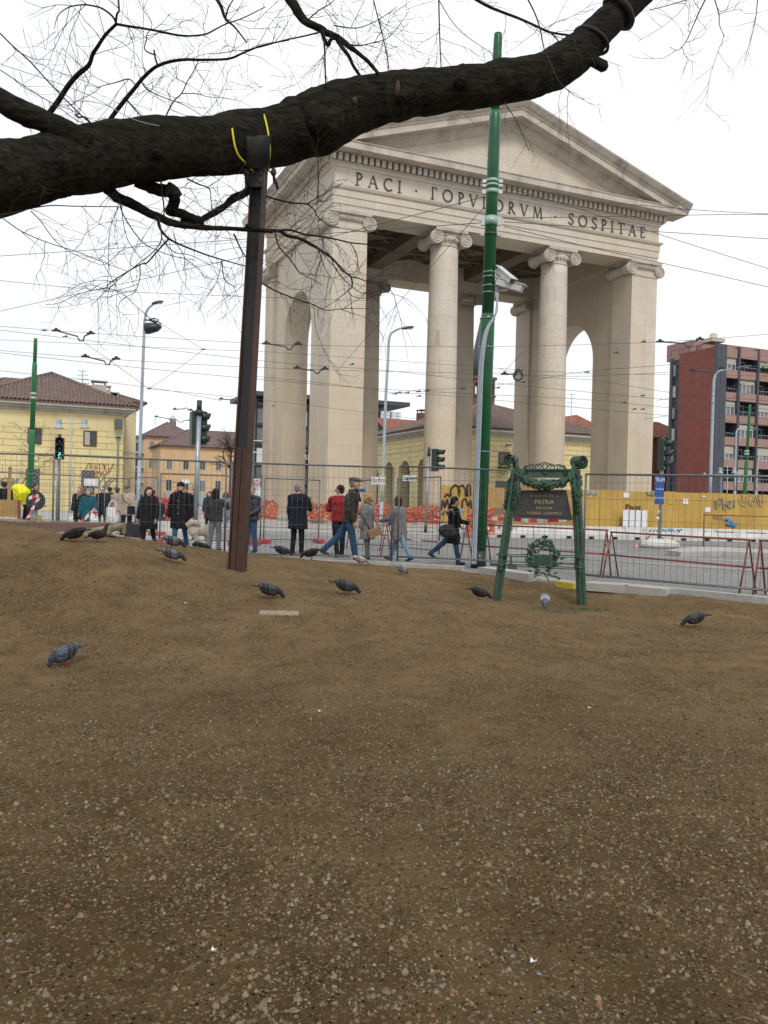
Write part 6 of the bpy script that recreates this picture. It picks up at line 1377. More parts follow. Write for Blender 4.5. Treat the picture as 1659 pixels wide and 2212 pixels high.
nos = thing('prohibition_sign', 'white plate with a red ring hung on the far fence', 'sign', tuple(at(555, 1050, 26))); a, c = at(548, 1071, 26), at(562, 1034, 26); mb = MB(); mb.box(a.x, c.x, a.y, a.y + .02, a.z, c.z); mb.build('plate', M['paper'], nos, world=True)
mb = MB(); q_ = at(555, 1043, 25.9); mb.tube([q_ + RT * .075 * cos(k / 16 * 2 * pi) + UP * .075 * sin(k / 16 * 2 * pi) for k in range(17)], .014, 6); mb.build('red_ring', M['tapered'], nos, world=True)
for x0, y0, x1, y1, D, mt, lb in ((776, 1056, 790, 1063, 26.9, 'bluesign', 'small pale blue notice tied to the far fence'), (393, 1036, 410, 1044, 42, 'paper', 'white street nameplate in the far crowd'), (961, 1101, 973, 1110, 24, 'paper', 'small white notice behind the woman with the ponytail'), (1007.8, 1098, 1020, 1112, 19.2, 'paper', 'white notice clipped right of the ponytailed woman')): 
    if x0 == 961: continue
    plate(x0 - (20 if x0 > 1000 else 0), y0, x1 - (18 if x0 > 1000 else 0), y1, D, M[mt], 'notice', lb)
# ---------------------------------------------------------------- red tube barriers and tape
def barrier(p0, D0, p1, D1, ztop, label, legs=(0, 1), z=0.0, zl=.45, white=True):
    A, B_ = gp(p0, D0, z), gp(p1, D1, z); L = (B_ - A).length; t = thing('tube_barrier', label, 'barrier', tuple(A), atan2((B_ - A).y, (B_ - A).x), 'red tube barriers'); r = .018
    mb = MB(); mb.cyl((0, 0, ztop), (L, 0, ztop), r); mb.build('top_rail', M['redpaint'], t); mb = MB(); mb.cyl((0, 0, zl), (L, 0, zl), r); mb.build('lower_rail', M['redpaint'], t)
    if white:
        mb = MB(); n_ = max(2, int(L / .5))
        for k in range(0, n_, 2): mb.cyl((L * k / n_, 0, zl), (L * (k + .8) / n_, 0, zl), r * 1.06)
        mb.build('white_sleeves', M['tapewhite'], t)
    for e in legs:
        x = .03 + e * (L - .06); mb = MB(); mb.tube([(x, -.22, 0), (x, 0, ztop), (x, .22, 0)], .017, 8); mb.cyl((x, -.12, zl), (x, .12, zl), .016); mb.build('leg', M['redpaint'], t)
barrier(835, 22.0, 1008, 19.6, .93, 'red barrier beside the ponytailed woman'); barrier(1046, 18.9, 1311, 16.8, .93, 'red barrier behind the memorial', white=False); barrier(1316, 16.6, 1618, 13.9, .9, 'near red barrier crossing the right half', white=False); barrier(1636, 13.8, 1800, 12.9, .9, 'nearest red barrier cut by the right edge', white=False)
barrier(758, 25, 833, 24, 1.0, 'red barrier behind the man in the flat cap'); barrier(1517, 30.5, 1720, 29.5, 1.22, 'far red barrier on the island at the right', z=.15 - .15, zl=.62)
def tape(P, wd, label, D=None, n_=14, name='warning_tape'):
    P = [at(*p) for p in P]; P_, _r = smooth_path(P, [0] * len(P), 6); t = thing(name, label, 'tape', tuple(P_[0]), group='red and white warning tape'); a, b2 = MB(), MB()
    for i in range(len(P_) - 1):
        tw = .3 * sin(i * .8); up = Vector((sin(tw) * .3, sin(tw), cos(tw))) * wd / 2; d = (P_[i + 1] - P_[i]).normalized()
        if abs(d.z) > .75: up = Vector((cos(i * .7), .4, .2)).normalized() * wd / 2
        q = [P_[i] - up, P_[i + 1] - up, P_[i + 1] + up, P_[i] + up]; (a if (i // 2) % 2 else b2).add(q, [(0, 1, 2, 3)])
    a.build('red_stripes', M['tapered'], t, world=True); b2.build('white_stripes', M['tapewhite'], t, world=True)
tape([(1062, 1120, 19), (1110, 1122, 18.6), (1160, 1125, 18), (1225, 1122, 17.4)], .085, 'taut warning tape stretched behind the memorial plaque')
tape([(836, 1116, 22), (845, 1133, 22), (857, 1150, 21.6), (850, 1165, 21.5), (843, 1170, 21.5)], .08, 'loose warning tape tangled at the fence post'); tape([(800, 1160, 23), (815, 1148, 22.5), (828, 1132, 22), (834, 1120, 22)], .05, 'thin warning tape twisting behind the women')
tape([(1424, 1102, 29.8), (1420, 1125, 29.7), (1412, 1150, 29), (1385, 1172, 27.5), (1368, 1184, 26.5)], .08, 'warning tape trailing from the tram sign pole to the ground'); tape([(62, 1076, 29.5), (84, 1072, 29.5), (74, 1092, 29.4), (60, 1118, 29.2), (56, 1128, 29)], .13, 'wide warning tape hanging by the courier')
tape([(168, 1136, 24), (192, 1112, 24), (205, 1100, 24), (206, 1120, 24)], .12, 'warning tape fluttering before the woman in teal'); tape([(1300, 1181, 17), (1316, 1174, 16.6), (1320, 1165, 16.5)], .05, 'scrap of tape knotted on a barrier leg')
# ---------------------------------------------------------------- concrete barriers and plywood hoarding
HB = []
def hline(px): D = 36.2 + (px - 951) / (1659 - 951) * 2.6 if px < 1659 else 38.8; return D
edges = [951 + k * 99 for k in range(11)]
for k in range(10):
    A, B_ = gp(edges[k], hline(edges[k]), 0), gp(edges[k + 1], hline(edges[k + 1]), 0); L = (B_ - A).length - .03; rz = atan2((B_ - A).y, (B_ - A).x)
    t = thing('concrete_barrier', ['white concrete barrier with red scrawl at the left end of the row', 'white concrete barrier just left of the memorial', 'white concrete barrier seen between the memorial legs', 'white concrete barrier beside the memorial right leg', 'white concrete barrier below the white poster', 'white concrete barrier with blue letters by the tram sign', 'white concrete barrier right of the tram sign pole', 'white concrete barrier under the blue scribble', 'second white concrete barrier from the right edge', 'rightmost white concrete barrier'][k], 'barrier', tuple(A), rz, 'white concrete barriers under the hoarding')
    Rx = Matrix(((0, 0, 1, 0), (1, 0, 0, 0), (0, 1, 0, 0), (0, 0, 0, 1))); mb = MB(); pf = [(-.3, .12), (.3, .12), (.3, .2), (.16, .42), (.12, .56), (-.12, .56), (-.16, .42), (-.3, .2)]; mb.prism(pf, Rx, 0, L)
    for x0, x1 in ((0, L * .18), (L * .3, L * .7), (L * .82, L)): mb.box(x0, x1, -.3, .3, 0, .119)
    mb.build('block', M['concrete'], t); HB.append((t, L))
def scrawl(t, x, z, s, y, mt, seed, n_=5, w_=.03, name='graffiti', kind=0):
    r_ = random.Random(seed); mb = MB()
    for k in range(n_):
        pts = []; ph = r_.random() * 6
        for i in range(10):
            q_ = i / 9 * (4.5 + 2 * r_.random()); pts.append(Vector((x + k * s * .62 + s * .3 * cos(q_ + ph) + .1 * s * q_ / 4, y, z + s * .5 * sin(q_ * (1.3 if k % 2 else .9) + ph))))
        mb.tube(*smooth_path(pts, [w_ / 2] * 10, 3), 4)
    mb.build(name, mt, t)
scrawl(HB[1][0], .2, .36, .32, -.20, M['inkred'], 3, 6); scrawl(HB[5][0], -.4, .34, .34, -.19, M['inkblue'], 5, 5, .04); scrawl(HB[4][0], .9, .35, .28, -.2, M['inkgrey'], 8, 4)
hA, hB_ = gp(951, 37.1, 0), gp(1955, 40.2, 0); hr = atan2((hB_ - hA).y, (hB_ - hA).x); hd = thing('hoarding', 'long yellow plywood hoarding with graffiti behind the concrete barriers', 'hoarding', tuple(hA), hr)
HL = (hB_ - hA).length; x = 0; k = 0; rr = random.Random(8)
while x < HL:
    L = 1.22 if rr.random() < .5 else 2.44; top = 2.19 + rr.uniform(-.02, .03); mb = MB(); mb.box(x + .006, x + L - .006, rr.uniform(-.01, .006), .03, .3, top); mb.build('board', M['hoard2'] if k in (1, 2) else M['hoard'], hd); x += L; k += 1
mb = MB()
for i in range(int(HL / 2.4)): mb.box(i * 2.4, i * 2.4 + .08, .031, .12, 0, 2.1)
mb.build('timber_struts', M['timber'], hd)
def hloc(px, py):
    d = hB_ - hA; d.normalize(); r_ = at(px, py, 1) - CAM; cx_, cy_ = hA.x - CAM.x, hA.y - CAM.y; det = r_.x * (-d.y) + d.x * r_.y; s = (cx_ * (-d.y) + d.x * cy_) / det; P = CAM + r_ * s; return (P - hA).dot(d), P.z
def letters(s, px, py, size, mt, name='graffiti', sx=1.0, ext=.01):
    a, z = hloc(px, py); text(name, s, size, mt, hd, Matrix.Translation((a, -.035, z)) @ XZ, ext, sx=sx)
def hscr(px0, py0, wdp, hdp, n_, mt, seed, w_=.05):
    a, z = hloc(px0, py0); s = wdp / n_ * .0225; r_ = random.Random(seed); mb = MB()
    for k in range(n_):
        ph = r_.random() * 6; pts = [Vector((a + k * s + s * .42 * cos(i * .62 + ph) + s * .04 * i, -.03, z + hdp * .0105 * sin(i * .62 * (1.25 if k % 2 else .8) + ph))) for i in range(11)]
        mb.tube(*smooth_path(pts, [w_ / 2] * 11, 3), 4)
    mb.build('graffiti', mt, hd)
def hpoly(pts, mt, w_=.08):
    P = [Vector((hloc(x, y)[0], -.03, hloc(x, y)[1])) for x, y in pts]; mb = MB(); mb.tube(*smooth_path(P, [w_ / 2] * len(P), 4), 5); mb.build('graffiti', mt, hd)
for pts in ([(974, 1071), (974, 1058), (982, 1048), (990, 1052), (994, 1064)], [(992, 1072), (990, 1056), (998, 1048), (1004, 1056), (1006, 1072)], [(1010, 1072), (1009, 1050), (1015, 1049), (1016, 1070)], [(953, 1101), (957, 1080), (961, 1096), (966, 1078), (970, 1101)],
            [(998, 1098), (999, 1082), (1006, 1078), (1011, 1094), (1016, 1080), (1018, 1098)], [(960, 1074), (966, 1067), (972, 1074)], [(1040, 1085), (1052, 1092), (1046, 1104)], [(955, 1112), (963, 1104), (972, 1116), (982, 1106)]): hpoly(pts, M['ink'], .085)
hscr(1062, 1103, 28, 12, 5, M['inkgrey'], 4, .035); letters('Pivot', 1367, 1096, .36, M['ink']); letters('NEZ', 1551, 1118, .26, M['inkgrey'])
for pts in ([(1543, 1081), (1547, 1100), (1549, 1080), (1556, 1078), (1558, 1086), (1551, 1090)], [(1560, 1074), (1562, 1100), (1568, 1096), (1566, 1088), (1561, 1092)], [(1572, 1094), (1578, 1086), (1575, 1082), (1571, 1090), (1575, 1098), (1583, 1092)], [(1586, 1080), (1585, 1097)], [(1395, 1062), (1402, 1070), (1409, 1060), (1408, 1072), (1416, 1064)]): hpoly(pts, M['inkgrey'], .06)
for pts in ([(1565, 1124), (1572, 1120), (1573, 1135), (1581, 1130)], [(1568, 1134), (1578, 1125), (1583, 1138), (1590, 1130)]): hpoly(pts, M['inkblue'], .12)
hscr(1600, 1080, 55, 26, 6, mat('faded_spray', (.50, .36, .20), .7), 9, .05); hscr(1266, 1064, 24, 6, 5, mat('pale_blue_spray', (.32, .38, .42), .7), 19, .06); hscr(1195, 1118, 40, 7, 6, M['ink'], 29, .06)
for x0, y0, x1, y1, mt in ((1339, 1101, 1391, 1138, 'paper'), (1346, 1064, 1359, 1075, 'paper'), (1443, 1078, 1453, 1089, 'kerbyellow'), (1475, 1077, 1486, 1089, 'paper'), (1522, 1096, 1534, 1106, 'paper'), (1516, 1071, 1524, 1074, 'paper'), (1273, 1071, 1277, 1073, 'paper')):
    a0, z1 = hloc(x0, y0); a1, z0 = hloc(x1, y1); big = x1 - x0 > 40
    if big:
        mb = MB(); mb.box(a0, a1, -.34, -.325, z0, z1); pl = mb.build('poster', M[mt], hd); mb = MB()
        for i in range(1, 4): xx = a0 + (a1 - a0) * i / 4; mb.box(xx - .02, xx + .02, -.355, -.341, z0, z1)
        mb.build('sheet_seams', M['glassgrey'], pl)
    else: mb = MB(); mb.box(a0, a1, -.03, -.012, z0, z1); mb.build('paper_notice', M[mt], hd)
# orange netting in front of the gate
def netting(p0, D0, p1, D1, z0, h, label, seed, mt=None):
    A, B_ = gp(p0, D0, z0), gp(p1, D1, z0); d = (B_ - A); L = d.length; d.normalize(); nrm = Vector((-d.y, d.x, 0)); mb = MB(); nx_, nz_ = int(L / .09), 11; vs = []; fs = []
    g = np.random.default_rng(seed)
    for i in range(nx_ + 1):
        x = L * i / nx_; hh = h * (.82 + .3 * float(vnoise(np.array([x * .55 + seed]), np.array([1.5]))[0]) + .1 * sin(x * 2.3))
        for j in range(nz_ + 1):
            f = j / nz_; bl = .16 * float(vnoise(np.array([x * 1.3 + seed]), np.array([f * 4]))[0]) + .05 * g.standard_normal() * .6
            vs.append(A + d * x + nrm * bl + Vector((0, 0, hh * f + .02 * g.standard_normal())))
    for i in range(nx_):
        for j in range(nz_):
            k = i * (nz_ + 1) + j
            if g.random() < .84: fs.append((k, k + nz_ + 1, k + nz_ + 2, k + 1))
    mb.add(vs, fs); t = thing('safety_net', label, 'netting', tuple(A)); mb.build('net', mt or M['netdark'], t, world=True)
    mb = MB()
    for j in range(0, nz_ + 1, 2): mb.tube([vs[i * (nz_ + 1) + j] - nrm * .04 for i in range(0, nx_ + 1, 2)], .014, 3, False)
    mb.build('strands', M['net'], t, world=True)
    mb = MB(); 
    for i in range(0, int(L / 2.5) + 1): p = A + d * min(L, i * 2.5); mb.cyl(p - Vector((0, 0, .1)), p + Vector((0, 0, h + .05)), .02)
    mb.build('stake', M['redpl'], t, world=True)
netting(665, 46.4, 800, 45.2, .34, 1.0, 'orange safety net heaped in front of the gate left pier', 2); netting(798, 45.0, 953, 43.8, .34, 1.0, 'orange safety net between the lamp and the hoarding', 5)
netting(1008, 35.4, 1068, 35.4, .14, 1.15, 'orange net strip behind the green pole', 8); netting(560, 47, 600, 46.6, .34, 1.1, 'orange net beside the pier base right of the rusty post', 11); netting(330, 38, 372, 38.5, .14, 1.5, 'red mesh screen behind the walking couple', 14, mat('red_cloth', (.5, .05, .035), .8)); netting(493, 44, 508, 44, .14, 1.9, 'narrow red banner beside the rusty post', 17, mat('red_banner', (.5, .04, .035), .8))
# red and white plastic blocks along the far kerb
for i, (px, py, wdp, lb) in enumerate(((284, 1134, 22, 'low red kerb block behind the bearded man'), (470, 1108, 30, 'long low red block right of the big signal pole'), (495, 1118, 20, 'low red block beside the rusty post'), (442, 1112, 26, 'low red block behind the white dog'))):
    D = kz(px, py + 3, .0); c = gp(px, D, .0); w_ = wdp * D / F; mb = MB(); mb.bevbox(c.x - w_ / 2, c.x + w_ / 2, c.y - .15, c.y + .15, 0, .2, .04); o = mb.build('plastic_block', M['redpl'], world=False); tag(o, lb, 'block')
for i, (px0, px1, py, lb) in enumerate(((150, 262, 1128, 'long pale concrete block left behind the pedestrians'), (340, 405, 1140, 'pale concrete block behind the couple'))):
    D = kz(px0, py + 8, .0); a, c = gp(px0, D, 0), gp(px1, D, 0); mb = MB(); mb.bevbox(a.x, c.x, a.y - .25, a.y + .25, 0, .42, .05); o = mb.build('concrete_block', M['concrete']); tag(o, lb, 'block')
# plywood screen with post at the far left
t = thing('plywood_screen', 'brown plywood screen on white base at the left edge', 'hoarding', tuple(gp(0, 28, 0))); a, c = at(-60, 1115, 28), at(41, 1080, 28); mb = MB(); mb.box(a.x, c.x, a.y, a.y + .03, a.z, c.z); mb.build('board', M['hoard2'], t, world=True); mb = MB(); mb.box(a.x, c.x - .02, a.y - .03, a.y + .08, 0, a.z - .003); mb.build('white_base', M['concrete'], t, world=True)
mb = MB(); mb.bar(gp(17, 28.1, .3), at(22, 1008, 28.1), .13, .09); mb.build('timber_post', M['hoard2'], t, world=True); mb = MB(); mb.bar(gp(42, 27.8, 0), at(41, 1080, 27.8), .07, .07); mb.build('edge_post', M['redpaint'], t, world=True)
# ---------------------------------------------------------------- raised bed with log edging, upper left
rbm = thing('mulch_bed', 'raised bed of dark red mulch edged with weathered logs', 'planter', tuple(gp(40, 12.5, .7)))
cor = [(-60, 1164, 11.6), (116, 1160, 11.9), (238, 1143, 12.6), (262, 1136, 13.3)]; back = [(-60, 1122, 15.2), (60, 1129, 14.9), (215, 1134, 14.4), (262, 1136, 13.3)]
def logrun(P, r, nm='log'):
    for a, c in zip(P[:-1], P[1:]):
        a, c = at(*a), at(*c); mb = MB(); n_ = 8; pts = [a.lerp(c, k / n_) + Vector((0, 0, .006 * sin(k * 2.1))) for k in range(n_ + 1)]; mb.tube(pts, [r * (1 + .05 * sin(k * 1.7)) for k in range(n_ + 1)], 10); mb.build(nm, M['timber'], rbm, world=True)
logrun(cor, .055); logrun(back, .05); logrun([(-60, 1172, 11.55), (116, 1168, 11.85), (236, 1151, 12.55)], .05)
for px, py, D, w_ in ((140, 1166, 11.95, .08), (266, 1138, 13.2, .07), (70, 1131, 14.8, .1)):
    c = at(px, py, D); mb = MB(); mb.bevbox(c.x - w_ / 2, c.x + w_ / 2, c.y - .05, c.y + .05, c.z - .1, c.z + .06, .012); mb.build('stake', M['timber'], rbm, world=True)
mb = MB(); nU, nV = 60, 26; vs = []
def lerpP(Ls, t): 
    s = t * (len(Ls) - 1); i = min(int(s), len(Ls) - 2); return at(*Ls[i]).lerp(at(*Ls[i + 1]), s - i)
for i in range(nU + 1):
    A, B_ = lerpP(cor, i / nU), lerpP(back, i / nU)
    for j in range(nV + 1): p = A.lerp(B_, j / nV); p.z += .0 + .07 * sin(pi * j / nV) + .035 * float(vnoise(np.array([p.x * 6]), np.array([p.y * 6]))[0]) - .01; vs.append(p)
mb.add(vs, [(i * (nV + 1) + j, (i + 1) * (nV + 1) + j, (i + 1) * (nV + 1) + j + 1, i * (nV + 1) + j + 1) for i in range(nU) for j in range(nV)], True); mb.build('mulch', M['redsoil'], rbm, world=True)
mbt2 = MB(); r9 = random.Random(21)
for k in range(260):
    y = 1.6 + 9 * r9.random() ** 1.5; x = (r9.random() - .5) * (1.6 + y); a = r9.random() * pi; L = r9.uniform(.02, .075); z = zg(x, y) + .004; b2 = r9.uniform(-.3, .3)
    mbt2.tube([(x, y, z), (x + L * .5 * cos(a), y + L * .5 * sin(a), z + .004), (x + L * cos(a + b2), y + L * sin(a + b2), z)], [.0016, .0018, .001], 4)
for k in range(70):
    y = 1.6 + 8 * r9.random() ** 1.4; x = (r9.random() - .5) * (1.6 + y); a = r9.random() * 2 * pi; s = r9.uniform(.008, .018); z = zg(x, y) + .004; c_, s_ = cos(a) * s, sin(a) * s
    mbt2.add([(x - c_, y - s_, z), (x - s_ * .5, y + c_ * .5, z + s * .5), (x + c_, y + s_, z + .002), (x + s_ * .5, y - c_ * .5, z + s * .3)], [(0, 1, 2), (0, 2, 3)])
M['straw'] = mat('dry_twig', (.09, .06, .035), .9, col2=(.22, .16, .095), scale=9)
tag(mbt2.build('fallen_twigs', M['straw'], world=True), 'dry twig bits and leaf scraps scattered on the earth', 'litter', kind='stuff')
# small shrub-like bare tree and litter
st = gp(66, 45, .1); sp = thing('bare_sapling', 'bare sapling standing against the yellow toll house', 'tree', tuple(st)); mb = MB(); mb.cyl(st, st + Vector((0, 0, 4.5)), .04, .015); mb.build('trunk', M['brown_twig'], sp, world=True); mbs = MB()
for k in range(26):
    z = 1.2 + 3.2 * rr.random(); wander(st + Vector((0, 0, z)), Vector((rr.gauss(0, 1), rr.gauss(0, .5), .8)).normalized(), rr.uniform(.7, 1.5), .012, 2, 0, mbs)
mbs.build('twigs', M['brown_twig'], sp, world=True)
st = gp(496, 62, .1); sp = thing('bare_street_tree', 'small bare street tree just left of the rusty post', 'tree', tuple(st)); mb = MB(); mb.cyl(st, st + Vector((0, 0, 5)), .12, .06); mb.build('trunk', M['brown_twig'], sp, world=True); mbs = MB()
for k in range(22): wander(st + Vector((0, 0, 3 + 2.4 * rr.random())), Vector((rr.gauss(0, 1), rr.gauss(0, .5), .9)).normalized(), rr.uniform(1, 2.4), .03, 2, 0, mbs)
mbs.build('twigs', M['brown_twig'], sp, world=True)
c, _ = on_ground(603, 1323, 9.7); mb = MB(); mb.bevbox(-.22, .22, -.09, .09, -.03, .002, .004, T((c.x, c.y, c.z + .012), .06, radians(5))); o = mb.build('flat_slab', M['cardboard'], world=True); tag(o, 'flat tan slab lying on the earth near two pigeons', 'slab')
for i, (px, py, D, s, lb) in enumerate(((462, 2063, 2.7, .009, 'curled white paper scrap near the bottom left'), (1152, 2085, 2.65, .011, 'white plastic scrap on the gravel at lower right'), (691, 1538, 5.9, .011, 'tiny white scrap in the middle of the earth'), (1274, 1533, 6, .013, 'tiny white speck right of centre on the earth'), (402, 1303, 10, .018, 'white scrap left of the tan slab'))):
    c, _ = on_ground(px, py, D); mb = MB(); mb.add([(c.x - s, c.y - s * .6, c.z + .012), (c.x + s, c.y - s * .3, c.z + .02), (c.x + s * .8, c.y + s * .6, c.z + .006), (c.x - s * .7, c.y + s * .5, c.z + .022)], [(0, 1, 2), (0, 2, 3)]); o = mb.build('paper_scrap', M['paper'], world=True); sd = o.modifiers.new('t', 'SOLIDIFY'); sd.thickness = .002; tag(o, lb, 'litter')
mbg = MB(); rr = random.Random(12)
for cx_, cy_, D, n_, sp_ in ((1270, 1318, 12.7, 130, .16), (1195, 1322, 12.6, 50, .2), (1085, 1305, 12.9, 30, .12), (1240, 1316, 12.8, 50, .1)):
    c, _ = on_ground(cx_, cy_, D)
    for k in range(n_):
        x, y = c.x + rr.gauss(0, sp_), c.y + rr.gauss(0, sp_ * .6); z = zg(x, y); h = rr.uniform(.02, .06); dx, dy = rr.gauss(0, .02), rr.gauss(0, .02); mbg.add([(x - .004, y, z), (x + .004, y, z), (x + dx, y + dy, z + h)], [(0, 1, 2)])
tag(mbg.build('grass_tufts', M['grass'], world=True), 'sparse green grass at the memorial feet', 'grass', kind='stuff')
# ---------------------------------------------------------------- green cast-iron memorial frame
MD = 13.2
mem = thing('memorial_frame', 'green cast iron memorial stand with garland, plaque and wreath', 'memorial', tuple(on_ground(1168, 1310, 13.1)[0]))
def S(cx_, cy_, d=0.0): return at(914.9 + cx_ * .2451, 914.9 + cy_ * .2451, MD + d)
u_ = .2451 * MD / F
def leaf(mb, p, d, L, wd, nrm=None, curl=.25):
    d = Vector(d).normalized(); nrm = Vector(nrm) if nrm is not None else -FW; s = d.cross(nrm).normalized() * wd / 2; n_ = s.cross(d).normalized()
    if n_.dot(FW) > 0: n_ = -n_
    p = Vector(p); mb.add([p, p + d * L * .35 + s + n_ * wd * .1, p + d * L * .7 + s * .7 + n_ * wd * curl * .5, p + d * L - n_ * wd * .1, p + d * L * .7 - s * .7 + n_ * wd * curl * .5, p + d * L * .35 - s + n_ * wd * .1, p + d * L * .5 + n_ * wd * (curl + .25), p + d * L * .45 - n_ * wd * .15],
           [(0, 1, 6), (1, 2, 6), (2, 3, 6), (3, 4, 6), (4, 5, 6), (5, 0, 6), (1, 0, 7), (2, 1, 7), (3, 2, 7), (4, 3, 7), (5, 4, 7), (0, 5, 7)])
SG = M['sign_green']
for (tx, ty, bx, by, w_) in ((812, 400, 640, 1590, 62), (1340, 410, 1398, 1650, 74)):
    a, c = S(tx, ty), S(bx, by); mb = MB(); d = (a - c).normalized(); sx2 = (RT - d * RT.dot(d)).normalized()
    k = 1 if tx > 1000 else -1
    mb.bar(c - d * .1 - sx2 * k * 14 * u_, a - sx2 * k * 14 * u_, w_ * u_ * .62, .12, up=(0, 1, 0)); mb.bar(c - d * .1 + sx2 * k * 20 * u_ + FW * .02, a + sx2 * k * 20 * u_ + FW * .02, w_ * u_ * .34, .2, up=(0, 1, 0)); mb.bar(c - d * .1 - sx2 * k * 20 * u_ - FW * .065, a - sx2 * k * 20 * u_ - FW * .065, w_ * u_ * .16, .03, up=(0, 1, 0)); mb.build('leg', SG, mem, world=True)
    # row of rivets
    mb = MB()
    for q in range(12): p = a.lerp(c, .25 + .05 * q) - FW * .07 + sx2 * k * 2 * u_; mb.ell(p, .008, n=6, m=4)
    mb.build('rivets', SG, mem, world=True)
mb = MB(); a, c = S(855, 432), S(1318, 440); mb.bar(a, c, 68 * u_, .1, up=(0, 1, 0)) if False else mb.bar(a, c, .1, 68 * u_); mb.bar(S(855, 404, -.01), S(1318, 408, -.01), .15, 12 * u_); mb.bar(S(855, 468, -.01), S(1318, 474, -.01), .14, 12 * u_); mb.build('top_rail', SG, mem, world=True)
mb = MB()
for q in range(5): an = 2 * pi * q / 5 + .3; leaf(mb, S(1072, 436, -.06), RT * cos(an) + UP * sin(an), 26 * u_, 16 * u_)
for cx_ in (1010, 1140): pass
mb.ell(S(1072, 436, -.065), 9 * u_, n=8, m=5)
for cx_, cy_ in ((900, 432), (1250, 440)):
    for q in range(6): an = 2 * pi * q / 6; leaf(mb, S(cx_, cy_, -.06), RT * cos(an) + UP * sin(an), 22 * u_, 14 * u_)
mb.build('rosettes', SG, mem, world=True)
def spiral(mb, cx_, cy_, R, turns, a0, sg, r, d=0.0, end=.12, N=36):
    pts = []; rs = []
    for q in range(N + 1): t = q / N; an = a0 + sg * t * turns * 2 * pi; rr_ = R * (1 - t) ** .8 + R * end * t; pts.append(S(cx_ + rr_ * cos(an), cy_ - rr_ * sin(an), d)); rs.append(r * (1 - .4 * t))
    mb.tube(pts, rs, 6)
mb = MB()
for cx_, R, sg, a0 in ((1010, 34, 1, 0), (1130, 34, -1, pi), (945, 26, -1, pi), (1195, 26, 1, 0), (900, 16, 1, 0), (1235, 16, -1, pi)): spiral(mb, cx_, 385, R, 1.3, a0, sg, 5.5 * u_)
mb.tube([S(x, y) for x, y in ((880, 398), (920, 372), (960, 360), (1000, 372), (1040, 350), (1070, 342), (1100, 352), (1140, 375), (1180, 362), (1220, 376), (1262, 402))], 6 * u_, 6)
mb.tube([S(1070 + 20 * cos(k / 12 * 2 * pi), 378 + 22 * sin(k / 12 * 2 * pi)) for k in range(13)], 5 * u_, 6); mb.build('scroll_crest', SG, mem, world=True)
for cx_, cy_, R, sg, a0 in ((778, 322, 56, -1, radians(-60)), (1366, 340, 60, 1, radians(240))):
    mb = MB(); c = S(cx_, cy_); ax_ = (FW * 1 + RT * (.55 if cx_ < 1000 else -.55)).normalized(); e1 = ax_.cross(Vector((0, 0, 1))).normalized(); e2 = e1.cross(ax_)
    vs = []; fs = []; N = 54
    for q in range(N + 1):
        t = q / N; an = a0 + sg * t * 2.3 * 2 * pi; rr_ = R * u_ * (1 - .82 * t); p = c + e1 * rr_ * cos(an) + e2 * rr_ * sin(an); o_ = c + e1 * (rr_ + .012) * cos(an) + e2 * (rr_ + .012) * sin(an)
        vs += [p - ax_ * .1, p + ax_ * .1, o_ + ax_ * .1, o_ - ax_ * .1]
    for q in range(N):
        for k in range(4): l = (k + 1) % 4; fs.append((q * 4 + k, q * 4 + l, q * 4 + 4 + l, q * 4 + 4 + k))
    mb.add(vs, fs); mb.cyl(c - ax_ * .1, c + ax_ * .1, .02); 
    mb.tube([c + e1 * -sg * 0 + RT * (40 if cx_ < 1000 else -40) * u_ * 1.0 + UP * y * u_ for y in (0, -60, -120)], [.03, .045, .05], 8); mb.build('scroll', SG, mem, world=True)
r6 = random.Random(6)
def garland(pts, th, n_, nm, Lf=46, dense=1.0):
    P, R = smooth_path([S(x, y, d) for x, y, d in pts], [t * u_ for t in th], 8); mb = MB(); mb.tube(P, [r * .8 for r in R], 8)
    for k in range(n_):
        i = r6.randrange(len(P) - 1); t = (P[i + 1] - P[i]).normalized(); an = r6.uniform(-2.0, 2.0); out_ = (-FW * cos(an) + t.cross(FW).normalized() * sin(an)); p = P[i] + out_ * R[i] * .7
        leaf(mb, p, t * (1 if i < len(P) / 2 else -1) * 1.0 + out_ * .45, r6.uniform(.7, 1.1) * Lf * u_, Lf * .42 * u_, nrm=out_)
    mb.build(nm, SG, mem, world=True)
garland([(852, 400, -.08), (868, 465, -.10), (925, 515, -.12), (1005, 536, -.13), (1080, 540, -.13), (1160, 534, -.13), (1240, 508, -.12), (1292, 465, -.10), (1312, 415, -.08)], [18, 28, 36, 42, 45, 42, 36, 28, 18], 210, 'garland', 54)
garland([(838, 420, -.09), (832, 520, -.1), (822, 620, -.1), (805, 700, -.09), (792, 770, -.08)], [20, 24, 28, 22, 8], 60, 'leaf_drop'); garland([(770, 470, .02), (745, 560, .02), (728, 660, .02), (715, 760, .02)], [12, 18, 18, 8], 34, 'leaf_drop')
garland([(1322, 430, -.09), (1325, 530, -.1), (1338, 620, -.1), (1350, 700, -.1), (1358, 800, -.08)], [20, 26, 30, 24, 8], 64, 'leaf_drop'); garland([(1370, 440, .02), (1378, 560, .02), (1380, 680, .02)], [12, 18, 10], 30, 'leaf_drop')
mb = MB(); spiral(mb, 790, 455, 22, 1.4, 0, 1, 5 * u_, -.07); spiral(mb, 1345, 455, 22, 1.4, pi, -1, 5 * u_, -.07); mb.build('leg_scrolls', SG, mem, world=True)
